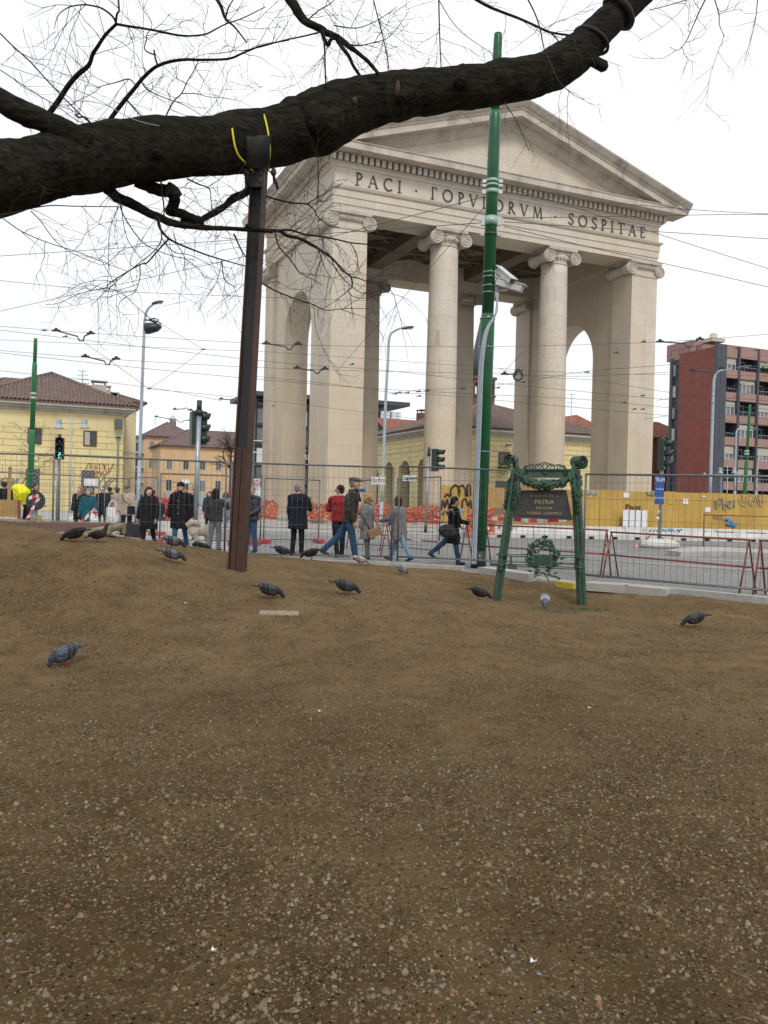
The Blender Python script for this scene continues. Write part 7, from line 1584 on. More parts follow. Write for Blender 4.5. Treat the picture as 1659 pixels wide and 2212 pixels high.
# plaque
def slab(mb, pts, d0, d1):
    vs = [S(x, y, d) for d in (d0, d1) for x, y in pts]; n_ = len(pts); mb.add(vs, [tuple(range(n_)), tuple(range(2 * n_ - 1, n_ - 1, -1))] + [(i, n_ + i, n_ + (i + 1) % n_, (i + 1) % n_) for i in range(n_)])
mb = MB(); slab(mb, [(858, 588), (1258, 586), (1312, 852), (776, 830)], .0, .05); pq = mb.build('plaque', M['plaque'], mem, world=True)
mb = MB(); slab(mb, [(880, 604), (1240, 602), (1284, 826), (838, 808)], -.012, -.001); mb.build('plaque_field', M['plaque'], mem, world=True)
dx_ = (S(1280, 820) - S(840, 812)).normalized()
mi = mem.matrix_basis.inverted()
for s, cx_, cy_, sz in (('AI CADUTI PER LA', 1065, 640, 30), ('PATRIA', 1063, 692, 50), ('DEL RIONE', 1063, 746, 28), ('TICINESE - LODOVICA', 1062, 792, 30)):
    c = S(cx_, cy_, -.022); Mt = Matrix.Translation(c) @ Matrix(((dx_.x, 0, -dx_.y * 0, 0), (dx_.y, 0, -1, 0), (dx_.z, 1, 0, 0), (0, 0, 0, 1))); text('lettering', s, sz * u_ * 1.12, M['gilt'], mem, mi @ Mt, .003, sx=.92)
# cross bars, wreath
mb = MB()
for y0, y1, x0, x1 in ((1150, 1166, 655, 1405), (1168, 1186, 690, 1400), (1232, 1272, 590, 1400), (1250, 1288, 640, 1400)): mb.bar(S(x0, y0, -.1), S(x1, y1, -.1), .03, 9 * u_)
mb.build('cross_bars', SG, mem, world=True)
mb = MB()
for x, y in ((682, 1180), (1382, 1200)):
    mb.bar(S(x, y - 50, -.11), S(x, y + 110, -.11), 34 * u_, .05, up=(0, 1, 0)); mb.tube([S(x - 40, y - 30, -.13), S(x, y - 10, -.15), S(x + 40, y - 30, -.13)], 7 * u_, 6); mb.tube([S(x - 40, y + 60, -.13), S(x, y + 76, -.15), S(x + 40, y + 60, -.13)], 7 * u_, 6)
mb.bar(S(590, 1240, -.11), S(650, 1246, -.11), .06, 26 * u_); mb.bar(S(745, 1262, -.11), S(820, 1266, -.11), .05, 36 * u_); mb.bar(S(770, 1168, -.11), S(772, 1246, -.11), 14 * u_, .04, up=(0, 1, 0)); mb.build('brackets', SG, mem, world=True)
mb = MB(); cw = (1052, 1178); RW = 118
for q in range(150):
    an = r6.uniform(-1.35, 4.5); rr_ = r6.gauss(RW, 20); x, y = cw[0] + rr_ * cos(an) * .95, cw[1] - rr_ * sin(an); sg = 1 if -pi / 2 < an < pi / 2 else -1
    tv = RT * (-sin(an)) * sg + UP * cos(an) * sg + (RT * cos(an) + UP * sin(an)) * r6.uniform(-.5, 1.1); leaf(mb, S(x, y, r6.uniform(-.14, -.08)), tv + FW * r6.gauss(0, .2), r6.uniform(34, 62) * u_, r6.uniform(18, 26) * u_)
mb.tube([S(cw[0] + RW * .95 * cos(a), cw[1] - RW * sin(a), -.1) for a in np.linspace(-1.4, 4.5, 40)], 8 * u_, 6); wr = mb.build('wreath', SG, mem, world=True)
mb = MB(); slab(mb, [(960, 1150), (1138, 1156), (1136, 1262), (958, 1252)], -.15, -.13); mb.build('wreath_plate', SG, mem, world=True)
for i, (s, cy_) in enumerate((('LA PATRIA', 1178), ('AI SUOI', 1206), ('FIGLI', 1234))):
    c = S(1048, cy_, -.16); text('wreath_lettering', s, 22 * u_, M['darkgreen'], mem, mi @ Matrix.Translation(c) @ XZ, .002) if False else None
mb = MB()
for q in range(4): mb.tube([S(975 + r6.uniform(0, 8), 1178 + q * 20, -.155)] + [S(975 + k * 14, 1178 + q * 20 + r6.uniform(-6, 6), -.155) for k in range(1, 11)], 2.4 * u_, 4)
mb.build('raised_script', M['darkgreen'], mem, world=True)
mb = MB()
for pts in ([(1040, 1320), (1110, 1340), (1160, 1350), (1205, 1372)], [(1045, 1322), (1020, 1340), (985, 1345), (975, 1362)], [(1060, 1325), (1090, 1360), (1102, 1388)], [(1000, 1322), (1050, 1312), (1080, 1320)]):
    P, _r = smooth_path([S(x, y, -.12) for x, y in pts], [0] * len(pts), 4)
    for i in range(len(P) - 1): w0 = (.012 + .035 * i / len(P)) if pts[-1][0] > 1150 else .018; mb.bar(P[i], P[i + 1], .012, w0)
mb.build('ribbon', SG, mem, world=True)
# ---------------------------------------------------------------- pigeons
def pigeon_mesh(pose):
    mb = MB(); hp = {'peck': (.115, .035, .19), 'deep': (.105, .012, .16), 'up': (.11, .235, .30)}[pose]
    tilt = {'peck': radians(-16), 'deep': radians(-22), 'up': radians(14)}[pose]; R3 = Matrix.Rotation(-tilt * -1, 3, 'X')
    cz = .115; R_ = Matrix.Rotation(tilt, 3, 'X')
    mb.ell((0, 0, cz), (.062, .112, .066), M=R_, n=18, m=12); mb.ell(R_ @ Vector((0, .055, .0)) + Vector((0, 0, cz)), (.056, .062, .06), M=R_, n=16, m=10)
    if pose == 'up': nk = [(0, .075, .15), (0, .10, .20), (0, .112, .235)]; hd_ = (0, .12, .245); bk_ = Vector((0, .155, .235))
    elif pose == 'peck': nk = [(0, .08, .11), (0, .13, .085), (0, .155, .055)]; hd_ = (0, .165, .045); bk_ = Vector((0, .185, .015))
    else: nk = [(0, .07, .105), (0, .11, .07), (0, .12, .045)]; hd_ = (0, .125, .035); bk_ = Vector((0, .125, .002))
    mb.cap(nk[0], nk[1], .042, .030, 12); mb.cap(nk[1], nk[2], .029, .022, 12); mb.ell(hd_, (.021, .026, .022), n=12, m=9)
    # folded wings and tail
    for s in (-1, 1):
        mb.ell(R_ @ Vector((s * .044, -.035, .02)) + Vector((0, 0, cz)), (.022, .105, .036), M=R_ @ Matrix.Rotation(s * radians(-6), 3, 'Z'), n=14, m=10)
    a = R_ @ Vector((0, -.08, .004)) + Vector((0, 0, cz)); c = R_ @ Vector((0, -.20, -.006)) + Vector((0, 0, cz)); d = (c - a).normalized(); x = Vector((1, 0, 0)); n_ = x.cross(d).normalized()
    vs = [p + x * s * w_ + n_ * t * .007 for p, w_ in ((a, .03), (c, .034)) for s, t in ((-1, -1), (1, -1), (1, 1), (-1, 1))]; mb.add(vs, [(0, 1, 2, 3), (7, 6, 5, 4), (0, 4, 5, 1), (1, 5, 6, 2), (2, 6, 7, 3), (3, 7, 4, 0)])
    return mb, hd_, bk_
def feather(name, body, bars, head, tail, white=0.0):
    m = bpy.data.materials.new(name); m.use_nodes = True; n = m.node_tree; b = n.nodes['Principled BSDF']; b.inputs['Roughness'].default_value = .6; b.inputs['Specular IOR Level'].default_value = .2
    tcn = n.nodes.new('ShaderNodeTexCoord'); sp = n.nodes.new('ShaderNodeSeparateXYZ'); n.links.new(tcn.outputs['Object'], sp.inputs[0])
    mr = n.nodes.new('ShaderNodeMapRange'); mr.inputs[1].default_value = -.21; mr.inputs[2].default_value = .19; n.links.new(sp.outputs[1], mr.inputs[0])
    r = n.nodes.new('ShaderNodeValToRGB'); e = r.color_ramp.elements; e[0].position = 0; e[0].color = (*tail, 1); e[1].position = 1; e[1].color = (*head, 1)
    for p, c in ((.14, tail), (.2, body), (.33, body), (.35, bars), (.39, bars), (.41, body), (.47, bars), (.5, bars), (.52, body), (.66, body), (.75, head)): q = e.new(p); q.color = (*c, 1)
    n.links.new(mr.outputs[0], r.inputs[0])
    nz = n.nodes.new('ShaderNodeTexNoise'); nz.inputs['Scale'].default_value = 60; nz.inputs['Detail'].default_value = 3; n.links.new(tcn.outputs['Object'], nz.inputs[0]); m2 = n.nodes.new('ShaderNodeMapRange'); m2.inputs[1].default_value = .35; m2.inputs[2].default_value = .65; m2.inputs[3].default_value = .6; m2.inputs[4].default_value = 1.5; n.links.new(nz.outputs[0], m2.inputs[0])
    mm = n.nodes.new('ShaderNodeMixRGB'); mm.blend_type = 'MULTIPLY'; mm.inputs[0].default_value = 1; n.links.new(r.outputs[0], mm.inputs[1]); n.links.new(m2.outputs[0], mm.inputs[2]); n.links.new(mm.outputs[0], b.inputs['Base Color']); return m
FE = {'dark': feather('dark_chequered_feathers', (.045, .048, .055), (.018, .018, .02), (.022, .024, .03), (.02, .021, .024)), 'brown': feather('brown_black_feathers', (.028, .024, .024), (.014, .013, .013), (.03, .018, .022), (.018, .016, .016)),
      'blue': feather('slate_blue_feathers', (.075, .082, .11), (.03, .03, .035), (.035, .04, .06), (.05, .052, .06)), 'chq': feather('grey_chequered_feathers', (.11, .115, .125), (.03, .03, .032), (.035, .038, .045), (.03, .03, .034)),
      'pale': feather('pale_cream_feathers', (.36, .32, .30), (.20, .16, .15), (.22, .17, .16), (.40, .37, .34)), 'grey': feather('soft_grey_feathers', (.26, .26, .29), (.10, .10, .12), (.09, .095, .12), (.2, .2, .22))}
M['pleg'] = mat('pink_leg', (.25, .06, .05), .7); M['beak'] = mat('dark_beak', (.05, .045, .045), .5)
PM = {}
for p in ('peck', 'deep', 'up'):
    mb, hd_, bk_ = pigeon_mesh(p); o = remesh(mb, 'body', .0045, 2); PM[p] = (o.data, hd_, bk_); bpy.data.objects.remove(o)
def pigeon(px, py, D, rz, pose, fe, label, s=1.0, tip=0):
    c, _ = on_ground(px, py, D); t = thing('pigeon', label, 'pigeon', tuple(c), radians(rz), 'pigeons pecking on the earth'); me, hd_, bk_ = PM[pose]
    me = me.copy(); s = s * 1.06; me.transform(Matrix.Scale(s, 4)); me.materials.append(FE[fe]); o = bpy.data.objects.new('body', me); COL.objects.link(o); o.parent = t
    mb = MB(); h = Vector(hd_); d = (bk_ - h); mb.tube([h + d * .4, h + d * .75, bk_], [.007, .005, .0015], 8); mb.v = [tuple(Vector(v) * s) for v in mb.v]; mb.build('beak', M['beak'], t)
    for q in (-1, 1):
        mb = MB(); mb.tube([(q * .022, .0, .075), (q * .022, -.012, .035), (q * .022, .0, .006)], [.008, .0045, .0042], 6)
        for dx, dy in ((0, .035), (-.018, .026), (.018, .026), (0, -.022)): mb.cyl((q * .022, 0, .005), (q * .022 + dx, dy, .003), .003, .002, 5)
        mb.v = [tuple(Vector(v) * s) for v in mb.v]; mb.build('leg', M['pleg'], t)
PG = [(140, 1438, 7.7, 125, 'deep', 'blue', 'large slate blue pigeon alone on the left foreground earth', 1.0), (580, 1296, 10, -78, 'peck', 'dark', 'dark chequered pigeon just above the tan slab', .98), (745, 1287, 10.3, -82, 'peck', 'dark', 'dark pigeon pecking right of the tan slab', 1.0),
      (1035, 1296, 12.6, -95, 'peck', 'brown', 'brown black pigeon beside the memorial left leg', .98), (1177, 1314, 12.2, 170, 'deep', 'grey', 'round pale grey pigeon seen from behind under the memorial', 1.0), (1502, 1356, 10.7, 95, 'peck', 'dark', 'dark pigeon facing left near the right edge', .98),
      (370, 1217, 11.3, -78, 'peck', 'chq', 'chequered grey pigeon in front of the couple', 1.0), (162, 1173, 11.2, 82, 'peck', 'brown', 'dark pigeon facing left by the log edging', 1.05), (212, 1172, 11.3, -88, 'up', 'brown', 'dark pigeon with raised head right of the log edging', .9), (372, 1186, 14, -70, 'peck', 'chq', 'grey pigeon on the ridge before the man in the parka', 1.05),
      (437, 1190, 14.6, -80, 'peck', 'dark', 'small dark pigeon at the foot of the big signal pole', .9), (608, 1203, 15.7, -75, 'peck', 'dark', 'dark pigeon on the ridge before the man in the black coat', 1.05), (672, 1209, 15.6, 80, 'peck', 'brown', 'dark pigeon at the heel of the man in the flat cap', 1.1), (777, 1221, 15.8, -82, 'peck', 'pale', 'pale cream pigeon on the ridge', .95), (867, 1242, 14.4, -60, 'deep', 'grey', 'grey white pigeon just behind the ridge, right of the cream one', .9)]
for p in PG: pigeon(*p)
# ---------------------------------------------------------------- people
for nm, c, r in (('skin', (.50, .30, .215), .6), ('skin_pale', (.58, .38, .29), .6), ('hair_dark', (.018, .013, .011), .6), ('hair_grey', (.20, .19, .18), .8), ('hair_blond', (.36, .23, .10), .7), ('hair_brown', (.06, .032, .02), .65), ('hair_auburn', (.30, .14, .07), .7),
                 ('cl_black', (.012, .012, .014), .8), ('cl_navy', (.012, .015, .023), .75), ('cl_char', (.035, .036, .04), .8), ('cl_grey', (.17, .17, .175), .9), ('cl_teal', (.012, .085, .11), .8), ('cl_beige', (.40, .31, .23), .85), ('cl_pinkbeige', (.38, .27, .25), .85), ('cl_red', (.22, .018, .018), .7),
                 ('cl_leather', (.045, .034, .026), .5), ('cl_jeans', (.035, .075, .14), .85), ('cl_jeans_light', (.20, .32, .42), .85), ('cl_olive', (.07, .062, .045), .85), ('cl_brown', (.10, .05, .03), .8), ('cl_yellow', (.80, .76, .01), .5), ('cl_white', (.65, .65, .63), .7), ('cl_trackgrey', (.12, .125, .13), .85), ('cl_tan', (.32, .19, .10), .6), ('fur', (.26, .21, .16), .95), ('shoe', (.02, .018, .018), .5), ('eye', (.01, .01, .01), .3), ('lip', (.25, .09, .08), .5), ('cl_scarf', (.20, .20, .21), .9), ('cl_cap', (.10, .095, .07), .9)):
    M[nm] = mat(nm, c, r, .22 if nm.startswith('cl') else .12, 14, spec=.12 if nm[:2] in ('cl', 'ha') else .4, bump=.15 if nm.startswith('cl') else .05, bscale=90)
M['tweed'] = mat('grey_tweed', (.10, .10, .10), .95, col2=(.26, .26, .26), scale=55, bump=.2, bscale=150)
M['quilt'] = mat('quilted_navy', (.012, .014, .028), .5, bump=.1)
def RX(a): return Matrix.Rotation(radians(a), 3, 'X')
def RY(a): return Matrix.Rotation(radians(a), 3, 'Y')
def RZ(a): return Matrix.Rotation(radians(a), 3, 'Z')
def human(label, px, D, h, rz, legs=((4, 0), (-4, 0)), arms=((5, 8, 10), (5, 8, 10)), lean=0, bw=1.0, skin='skin', trousers='cl_black', coat='cl_black', coat_len=.30, flare=1.15, hair='short', hairm='hair_dark', hat=None, hatm='cl_black', head=(0, 0), scarf=None, hood=None, shoe='shoe', z=0.0, fine=True, group=None, bulk=1.0, glasses=False, buttons=False, beard=None, cuff=False, quilt=False, loc=None, hands_at=None):
    bw *= 1.07; bulk *= 1.08
    base = Vector(gp(px, D, z)) if loc is None else loc
    t = thing('person', label, 'person', tuple(base), radians(rz), group); H = h
    vb, vc = (.0085, .015) if fine else (.016, .022)
    # --- joints
    Ls = []; lo = 1e9
    for s, (a, k) in zip((1, -1), legs):
        hip = Vector((s * .052 * H * bw, 0, .515 * H)); kn = hip + RX(a) @ Vector((0, 0, -.235 * H)); an = kn + RX(a - k) @ Vector((0, 0, -.235 * H)); Ls.append([hip, kn, an, a - k]); lo = min(lo, an.z - .042 * H)
    dz = -lo; Ls = [[p + Vector((0, 0, dz)) if isinstance(p, Vector) else p for p in L] for L in Ls]
    pel = Vector((0, 0, .53 * H + dz)); TR = RX(-lean); top = pel + TR @ Vector((0, 0, .285 * H)); nb = pel + TR @ Vector((0, .0, .315 * H)); hc = nb + TR @ Vector((0, .012 * H, .085 * H))
    HM = RZ(head[0]) @ RX(head[1]); As = []
    for s, (f, o_, e) in zip((1, -1), arms):
        sh = pel + TR @ Vector((s * .108 * H * bw, 0, .275 * H)); q_ = TR @ RY(-s * o_) @ RX(f); el = sh + q_ @ Vector((0, 0, -.168 * H)); in_ = RZ(s * min(55, abs(e) * .45)) if e > 30 else Matrix.Identity(3)
        wr_ = el + (TR @ RY(-s * o_ * .6) @ in_ @ RX(f + e)) @ Vector((0, 0, -.145 * H)); As.append((sh, el, wr_))
    # --- body: one surface
    mb = MB()
    mb.ell(pel + Vector((0, 0, .01 * H)), (.088 * H * bw, .058 * H, .07 * H)); mb.ell(pel.lerp(top, .35), (.075 * H * bw, .052 * H, .1 * H)); mb.ell(pel.lerp(top, .75), (.095 * H * bw, .06 * H, .10 * H)); mb.cap(top - Vector((0, 0, .01 * H)), nb + Vector((0, 0, .03 * H)), .034 * H, .031 * H)
    for (sh, el, wr_) in As: mb.cap(top + (sh - top) * .3, sh, .035 * H, .031 * H); mb.cap(sh, el, .03 * H, .024 * H); mb.cap(el, wr_, .0235 * H, .015 * H)
    for hip, kn, an, sa in Ls:
        mb.cap(hip, kn, .048 * H, .031 * H); mb.cap(kn, kn.lerp(an, .35), .03 * H, .033 * H); mb.cap(kn.lerp(an, .35), an, .033 * H, .02 * H); mb.cap(an + Vector((0, -.01 * H, -.018 * H)), an + RX(sa * .6) @ Vector((0, .085 * H, -.028 * H)), .02 * H, .015 * H)
    r_ = .072 * H
    def HP(x, y, z_): return hc + HM @ Vector((x * r_, y * r_, z_ * r_))
    mb.ell(HP(0, -.05, .18), (r_ * .72, r_ * .86, r_ * .82), M=HM, n=18, m=12); mb.ell(HP(0, .12, -.28), (r_ * .58, r_ * .62, r_ * .66), M=HM, n=16, m=10); mb.ell(HP(0, .48, -.72), (r_ * .27, r_ * .22, r_ * .2), M=HM, n=10, m=7)
    mb.cap(HP(0, .72, .12), HP(0, .93, -.2), .075 * r_, .13 * r_, 8); mb.ell(HP(0, .68, .2), (r_ * .42, r_ * .12, r_ * .1), M=HM, n=10, m=6); mb.ell(HP(0, .68, -.45), (r_ * .24, r_ * .12, r_ * .09), M=HM, n=10, m=6)
    for s in (-1, 1): mb.ell(HP(s * .73, -.08, -.02), (r_ * .1, r_ * .18, r_ * .26), M=HM, n=8, m=6); mb.ell(HP(s * .35, .5, -.1), (r_ * .22, r_ * .2, r_ * .2), M=HM, n=8, m=6)
    # hands with palm, four fingers and thumb
    for (sh, el, wr_), s in zip(As, (1, -1)):
        d = (wr_ - el).normalized(); ff = Vector((0, 1, 0)); ff = (ff - d * ff.dot(d)); ff = ff.normalized() if ff.length > .2 else Vector((0, 0, 1)); inn = d.cross(ff).normalized() * (1 if d.cross(ff).x * s < 0 else -1); hl = .1 * H
        pc = wr_ + d * hl * .42; Rm = Matrix((ff, inn, d)).transposed(); mb.ell(pc, (hl * .24, hl * .13, hl * .32), M=Rm, n=10, m=7)
        for k in range(4):
            o_ = ff * (1.5 - k) * hl * .125; L = hl * (.42, .48, .45, .36)[k]; a0 = wr_ + d * hl * .62 + o_; a1 = a0 + d * L * .5 + inn * L * .1; a2 = a1 + (d * .7 + inn * .7).normalized() * L * .5; mb.cap(a0, a1, hl * .052, hl * .048, 6); mb.cap(a1, a2, hl * .048, hl * .04, 6)
        b0 = wr_ + d * hl * .22 + ff * hl * .2; b1 = b0 + (d * .6 + ff * .7).normalized() * hl * .25; mb.cap(b0, b1, hl * .065, hl * .055, 6); mb.cap(b1, b1 + (d * .9 + inn * .3).normalized() * hl * .2, hl * .055, hl * .045, 6)
    remesh(mb, 'body', vb, 2, M[skin], t)
    # eyes and mouth
    mb = MB()
    for s in (-1, 1): mb.ell(HP(s * .3, .70, .02), (r_ * .09, r_ * .04, r_ * .05), M=HM, n=8, m=5)
    mb.build('eyes', M['eye'], t); mb = MB(); mb.ell(HP(0, .79, -.46), (r_ * .2, r_ * .06, r_ * .045), M=HM, n=8, m=5); mb.build('mouth', M['lip'], t)
    if glasses: 
        mb = MB()
        for s in (-1, 1): mb.ell(HP(s * .32, .76, .02), (r_ * .24, r_ * .04, r_ * .17), M=HM, n=10, m=6); mb.tube([HP(s * .5, .72, .08), HP(s * .75, -.05, .08)], .05 * r_, 5)
        mb.build('glasses', M['eye'], t)
    if beard: mb = MB(); mb.ell(HP(0, .46, -.72), (r_ * .42, r_ * .38, r_ * .36), M=HM, n=12, m=8); remesh(mb, 'beard', .008, 1, M[beard], t, disp=.006)
    # --- trousers
    mb = MB(); mb.ell(pel, (.096 * H * bw, .07 * H, .085 * H))
    for hip, kn, an, sa in Ls: mb.cap(hip, kn, .057 * H, .042 * H); mb.cap(kn, an + (kn - an) * -.04, .041 * H, .034 * H)
    remesh(mb, 'trousers', vc, 3, M[trousers], t, disp=.02)
    for hip, kn, an, sa in Ls: mb = MB(); f_ = RX(sa * .6); mb.ell(an + f_ @ Vector((0, -.012 * H, -.018 * H)), (.025 * H, .03 * H, .026 * H), n=10, m=7); mb.cap(an + f_ @ Vector((0, 0, -.022 * H)), an + f_ @ Vector((0, .09 * H, -.028 * H)), .026 * H, .019 * H); remesh(mb, 'shoe', .012, 1, M[shoe], t)
    # --- coat or jacket
    if coat:
        mb = MB(); B = bulk; secs = []; hem = pel.z - (coat_len - .12) * H
        for z_, rx, ry in ((hem, .108 * flare, .082 * flare), (pel.z - .06 * H if coat_len > .2 else hem + .02, .105 * (1 + (flare - 1) * .6), .08 * (1 + (flare - 1) * .6)), (pel.z + .06 * H, .098, .072), (pel.z + .16 * H, .104, .076), (pel.z + .24 * H, .118, .078), (pel.z + .285 * H, .10, .062), (pel.z + .315 * H, .05, .045)):
            dy = math.tan(radians(lean)) * max(0, z_ - pel.z); secs.append((0, dy, z_, rx * H * bw * B, ry * H * B))
        mb.loft(secs, 20)
        for (sh, el, wr_) in As: mb.cap(top + (sh - top) * .2 + Vector((0, 0, .004 * H)), sh, .045 * H * B, .042 * H * B); mb.cap(sh - Vector((0, 0, .003 * H)), el, .042 * H * B, .036 * H * B); mb.cap(el, wr_ + (el - wr_) * .02, .036 * H * B, .028 * H * B)
        mb.tube([nb - Vector((0, 0, .03 * H)), nb + Vector((0, 0, .012 * H))], [.052 * H, .044 * H], 14)
        c_ = remesh(mb, 'coat' if coat_len > .25 else 'jacket', vc, 4, M[coat], t, disp=.038 * B)
        if quilt:
            mb = MB()
            for k in range(8): zz = hem + .03 * H + k * .045 * H; dy = math.tan(radians(lean)) * max(0, zz - pel.z); mb.lathe([(.096 * H * B * bw, -.01), (.104 * H * B * bw, 0), (.096 * H * B * bw, .01)], 22, c=(0, dy, zz), sy=.72)
            mb.build('quilting', M[coat], c_)
        if buttons:
            for k in range(4): yy = .079 * H * B + .006; mb = MB(); mb.ell((.012, yy + math.tan(radians(lean)) * max(0, (.22 - k * .085) * H), pel.z + (.20 - k * .095) * H), .011, n=8, m=5); mb.build('button', M['paper'], t)
    # --- hair, hats
    mb = MB()
    if hair == 'short': mb.ell(HP(0, -.22, .36), (r_ * .80, r_ * .82, r_ * .78), M=HM, n=16, m=10); mb.ell(HP(0, -.5, -.05), (r_ * .66, r_ * .44, r_ * .6), M=HM, n=12, m=8)
    elif hair in ('bob', 'long'):
        mb.ell(HP(0, -.24, .38), (r_ * .9, r_ * .92, r_ * .84), M=HM, n=18, m=12)
        for s in (-1, 1): mb.cap(HP(s * .7, -.22, .25), HP(s * .82, -.18, -.8 if hair == 'bob' else -1.3), .32 * r_, .27 * r_)
        mb.ell(HP(0, -.55, -.3), (r_ * .78, r_ * .5, r_ * (.9 if hair == 'bob' else 1.2)), M=HM, n=14, m=10)
        if hair == 'long': mb.cap(HP(0, -.5, -.4), HP(0, -.75, -2.2), .62 * r_, .35 * r_)
    elif hair == 'pony': mb.ell(HP(0, -.17, .32), (r_ * .82, r_ * .9, r_ * .82), M=HM, n=16, m=10); mb.ell(HP(0, -.5, -.05), (r_ * .66, r_ * .46, r_ * .6), M=HM, n=12, m=8); mb.cap(HP(0, -.85, .15), HP(0, -1.15, -.8), .24 * r_, .3 * r_); mb.cap(HP(0, -1.15, -.8), HP(0, -1.1, -2.4), .3 * r_, .12 * r_)
    elif hair == 'curly':
        r7 = random.Random(int(px)); mb.ell(HP(0, -.2, .3), (r_ * .9, r_ * .95, r_ * .9), M=HM)
        for k in range(70):
            a, e = r7.uniform(0, 2 * pi), r7.uniform(-.8, 1.4); v = Vector((cos(a) * cos(e), sin(a) * cos(e) - .25, sin(e) * .95 + .2))
            if v.y > .55 and v.z < .62: continue
            mb.ell(HP(*(v * 1.02)), r_ * r7.uniform(.18, .3), n=7, m=5)
    if hair: remesh(mb, 'hair', .009 if fine else .014, 1, M[hairm], t, disp=.012 if hair != 'curly' else .02)
    if hat == 'beanie': mb = MB(); mb.ell(HP(0, -.16, .50), (r_ * .84, r_ * .92, r_ * .82), M=HM, n=18, m=12); mb.lathe([(r_ * .84, 0), (r_ * .88, .1 * r_), (r_ * .82, .32 * r_)], 18, M=Matrix.Translation(HP(0, -.12, .36)) @ HM.to_4x4(), sy=1.12); remesh(mb, 'beanie', .009, 1, M[hatm], t)
    if hat == 'flat': mb = MB(); mb.ell(HP(0, -.02, .72), (r_ * .92, r_ * 1.1, r_ * .42), M=HM @ RX(-8), n=18, m=10); mb.ell(HP(0, .85, .52), (r_ * .62, r_ * .5, r_ * .1), M=HM @ RX(-14), n=14, m=6); mb.ell(HP(0, -.2, .5), (r_ * .8, r_ * .9, r_ * .4), M=HM, n=14, m=8); remesh(mb, 'flat_cap', .009, 1, M[hatm], t)
    if scarf: 
        mb = MB()
        for k in range(3): q_ = [nb + Vector((cos(a) * .05 * H * (1.05 - .08 * k), sin(a) * .05 * H + .008 * H, (-.025 + .017 * k) * H + .006 * sin(3 * a + k))) for a in np.linspace(0, 2 * pi, 18)]; mb.tube(q_, .015 * H, 8)
        mb.cap(nb + Vector((.02 * H, .06 * H, -.02 * H)), nb + Vector((.03 * H, .085 * H, -.11 * H)), .016 * H, .014 * H); remesh(mb, 'scarf', .012, 2, M[scarf], t, disp=.012)
    if hood:
        mb = MB(); r7 = random.Random(3)
        for a in np.linspace(radians(-215), radians(35), 26): 
            for _ in range(3): mb.ell(nb + Vector((cos(a) * .074 * H + r7.gauss(0, .008), .005 * H + .062 * H * sin(a) + r7.gauss(0, .008), .028 * H + max(0, -sin(a)) * .03 * H + r7.gauss(0, .008))), .022 * H, n=7, m=5)
        remesh(mb, 'hood_trim', .011, 0, M[hood], t, disp=.015)
    t['h'] = h
    Wm = t.matrix_basis
    return t, [Wm @ a[2] for a in As], Wm @ nb, H, Wm
def item(mb, name, mt, label, cat):
    o = mb.build(name, mt, world=True); return tag(o, label, cat)
R180 = 180
# --- in front, left of the post
t, hw, nb_, H, Wm = human('woman with a dark bob in a black coat carrying a flat grey bag', 320, 22.8, 1.64, 172, legs=((14, 8), (-10, 14)), arms=((-4, 16, 8), (8, 8, 8)), coat='cl_black', coat_len=.33, flare=1.12, hair='bob', hairm='hair_dark', head=(32, -2), bulk=1.12)
wa = hw
bagc = hw[1] if hw[1].x < hw[0].x else hw[0]
bg = thing('handbag', 'flat grey bag with tan lower edge hanging from the woman in black', 'bag', tuple(bagc)); c = bagc + Vector((-.06, -.05, -.36)); mb = MB(); Mb = T(c, radians(12), 0, radians(5)); mb.bevbox(-.27, .27, -.06, .06, -.17, .19, .02, Mb); mb.build('bag_body', M['cl_char'], bg, world=True); mb = MB(); mb.box(-.28, .28, -.065, .065, -.20, -.172, Mb); mb.build('tan_edge', M['cl_tan'], bg, world=True); mb = MB(); mb.tube([Mb @ Vector((-.12, 0, .18)), bagc + Vector((0, 0, -.06)), Mb @ Vector((.12, 0, .18))], .01, 6); mb.build('strap', M['cl_black'], bg, world=True)
t, hw2, nb2, H, Wm = human('man in a long black parka with fur hood and black beanie', 388, 23.0, 1.80, 176, legs=((16, 6), (-12, 16)), arms=((4, 14, 8), (-6, 16, 10)), coat='cl_black', coat_len=.34, flare=1.12, hair=None, hat='beanie', hatm='cl_black', hood='fur', trousers='cl_jeans', buttons=True, bulk=1.14, beard='hair_dark', head=(6, -6))
t, hw3, nb3, H, Wm = human('young woman in grey track trousers and dark hooded jacket seen from behind', 464, 22.2, 1.62, -20, legs=((3, 2), (-6, 6)), arms=((55, 12, 70), (14, 10, 60)), coat='cl_char', coat_len=.16, flare=1.0, hair='long', hairm='hair_dark', trousers='cl_trackgrey', bulk=1.02, head=(-10, 0))
human('man in a quilted navy jacket half hidden behind the rusty post', 540, 21.8, 1.72, 150, legs=((3, 2), (-5, 4)), coat='quilt', coat_len=.16, flare=1.02, hair='short', hairm='hair_grey', trousers='cl_jeans', quilt=True, bulk=1.18, arms=((5, 8, 60), (5, 8, 60)))
t, hw4, nb4, H, Wm = human('man in a dark navy coat standing with his back turned, holding a paper bag', 642, 21.3, 1.80, -25, legs=((3, 2), (-4, 4)), arms=((30, 10, 85), (3, 10, 12)), coat='cl_navy', coat_len=.285, flare=1.08, hair='short', hairm='hair_grey', trousers='cl_black', bulk=1.14, head=(-30, 0))
mb = MB(); c = hw4[0] + Vector((0, .05, .08)); mb.bevbox(-.07, .07, -.05, .05, -.1, .13, .01, T(c, radians(20), radians(10))); item(mb, 'paper_bag', M['cl_tan'], 'small brown paper bag held by the man in navy', 'bag')
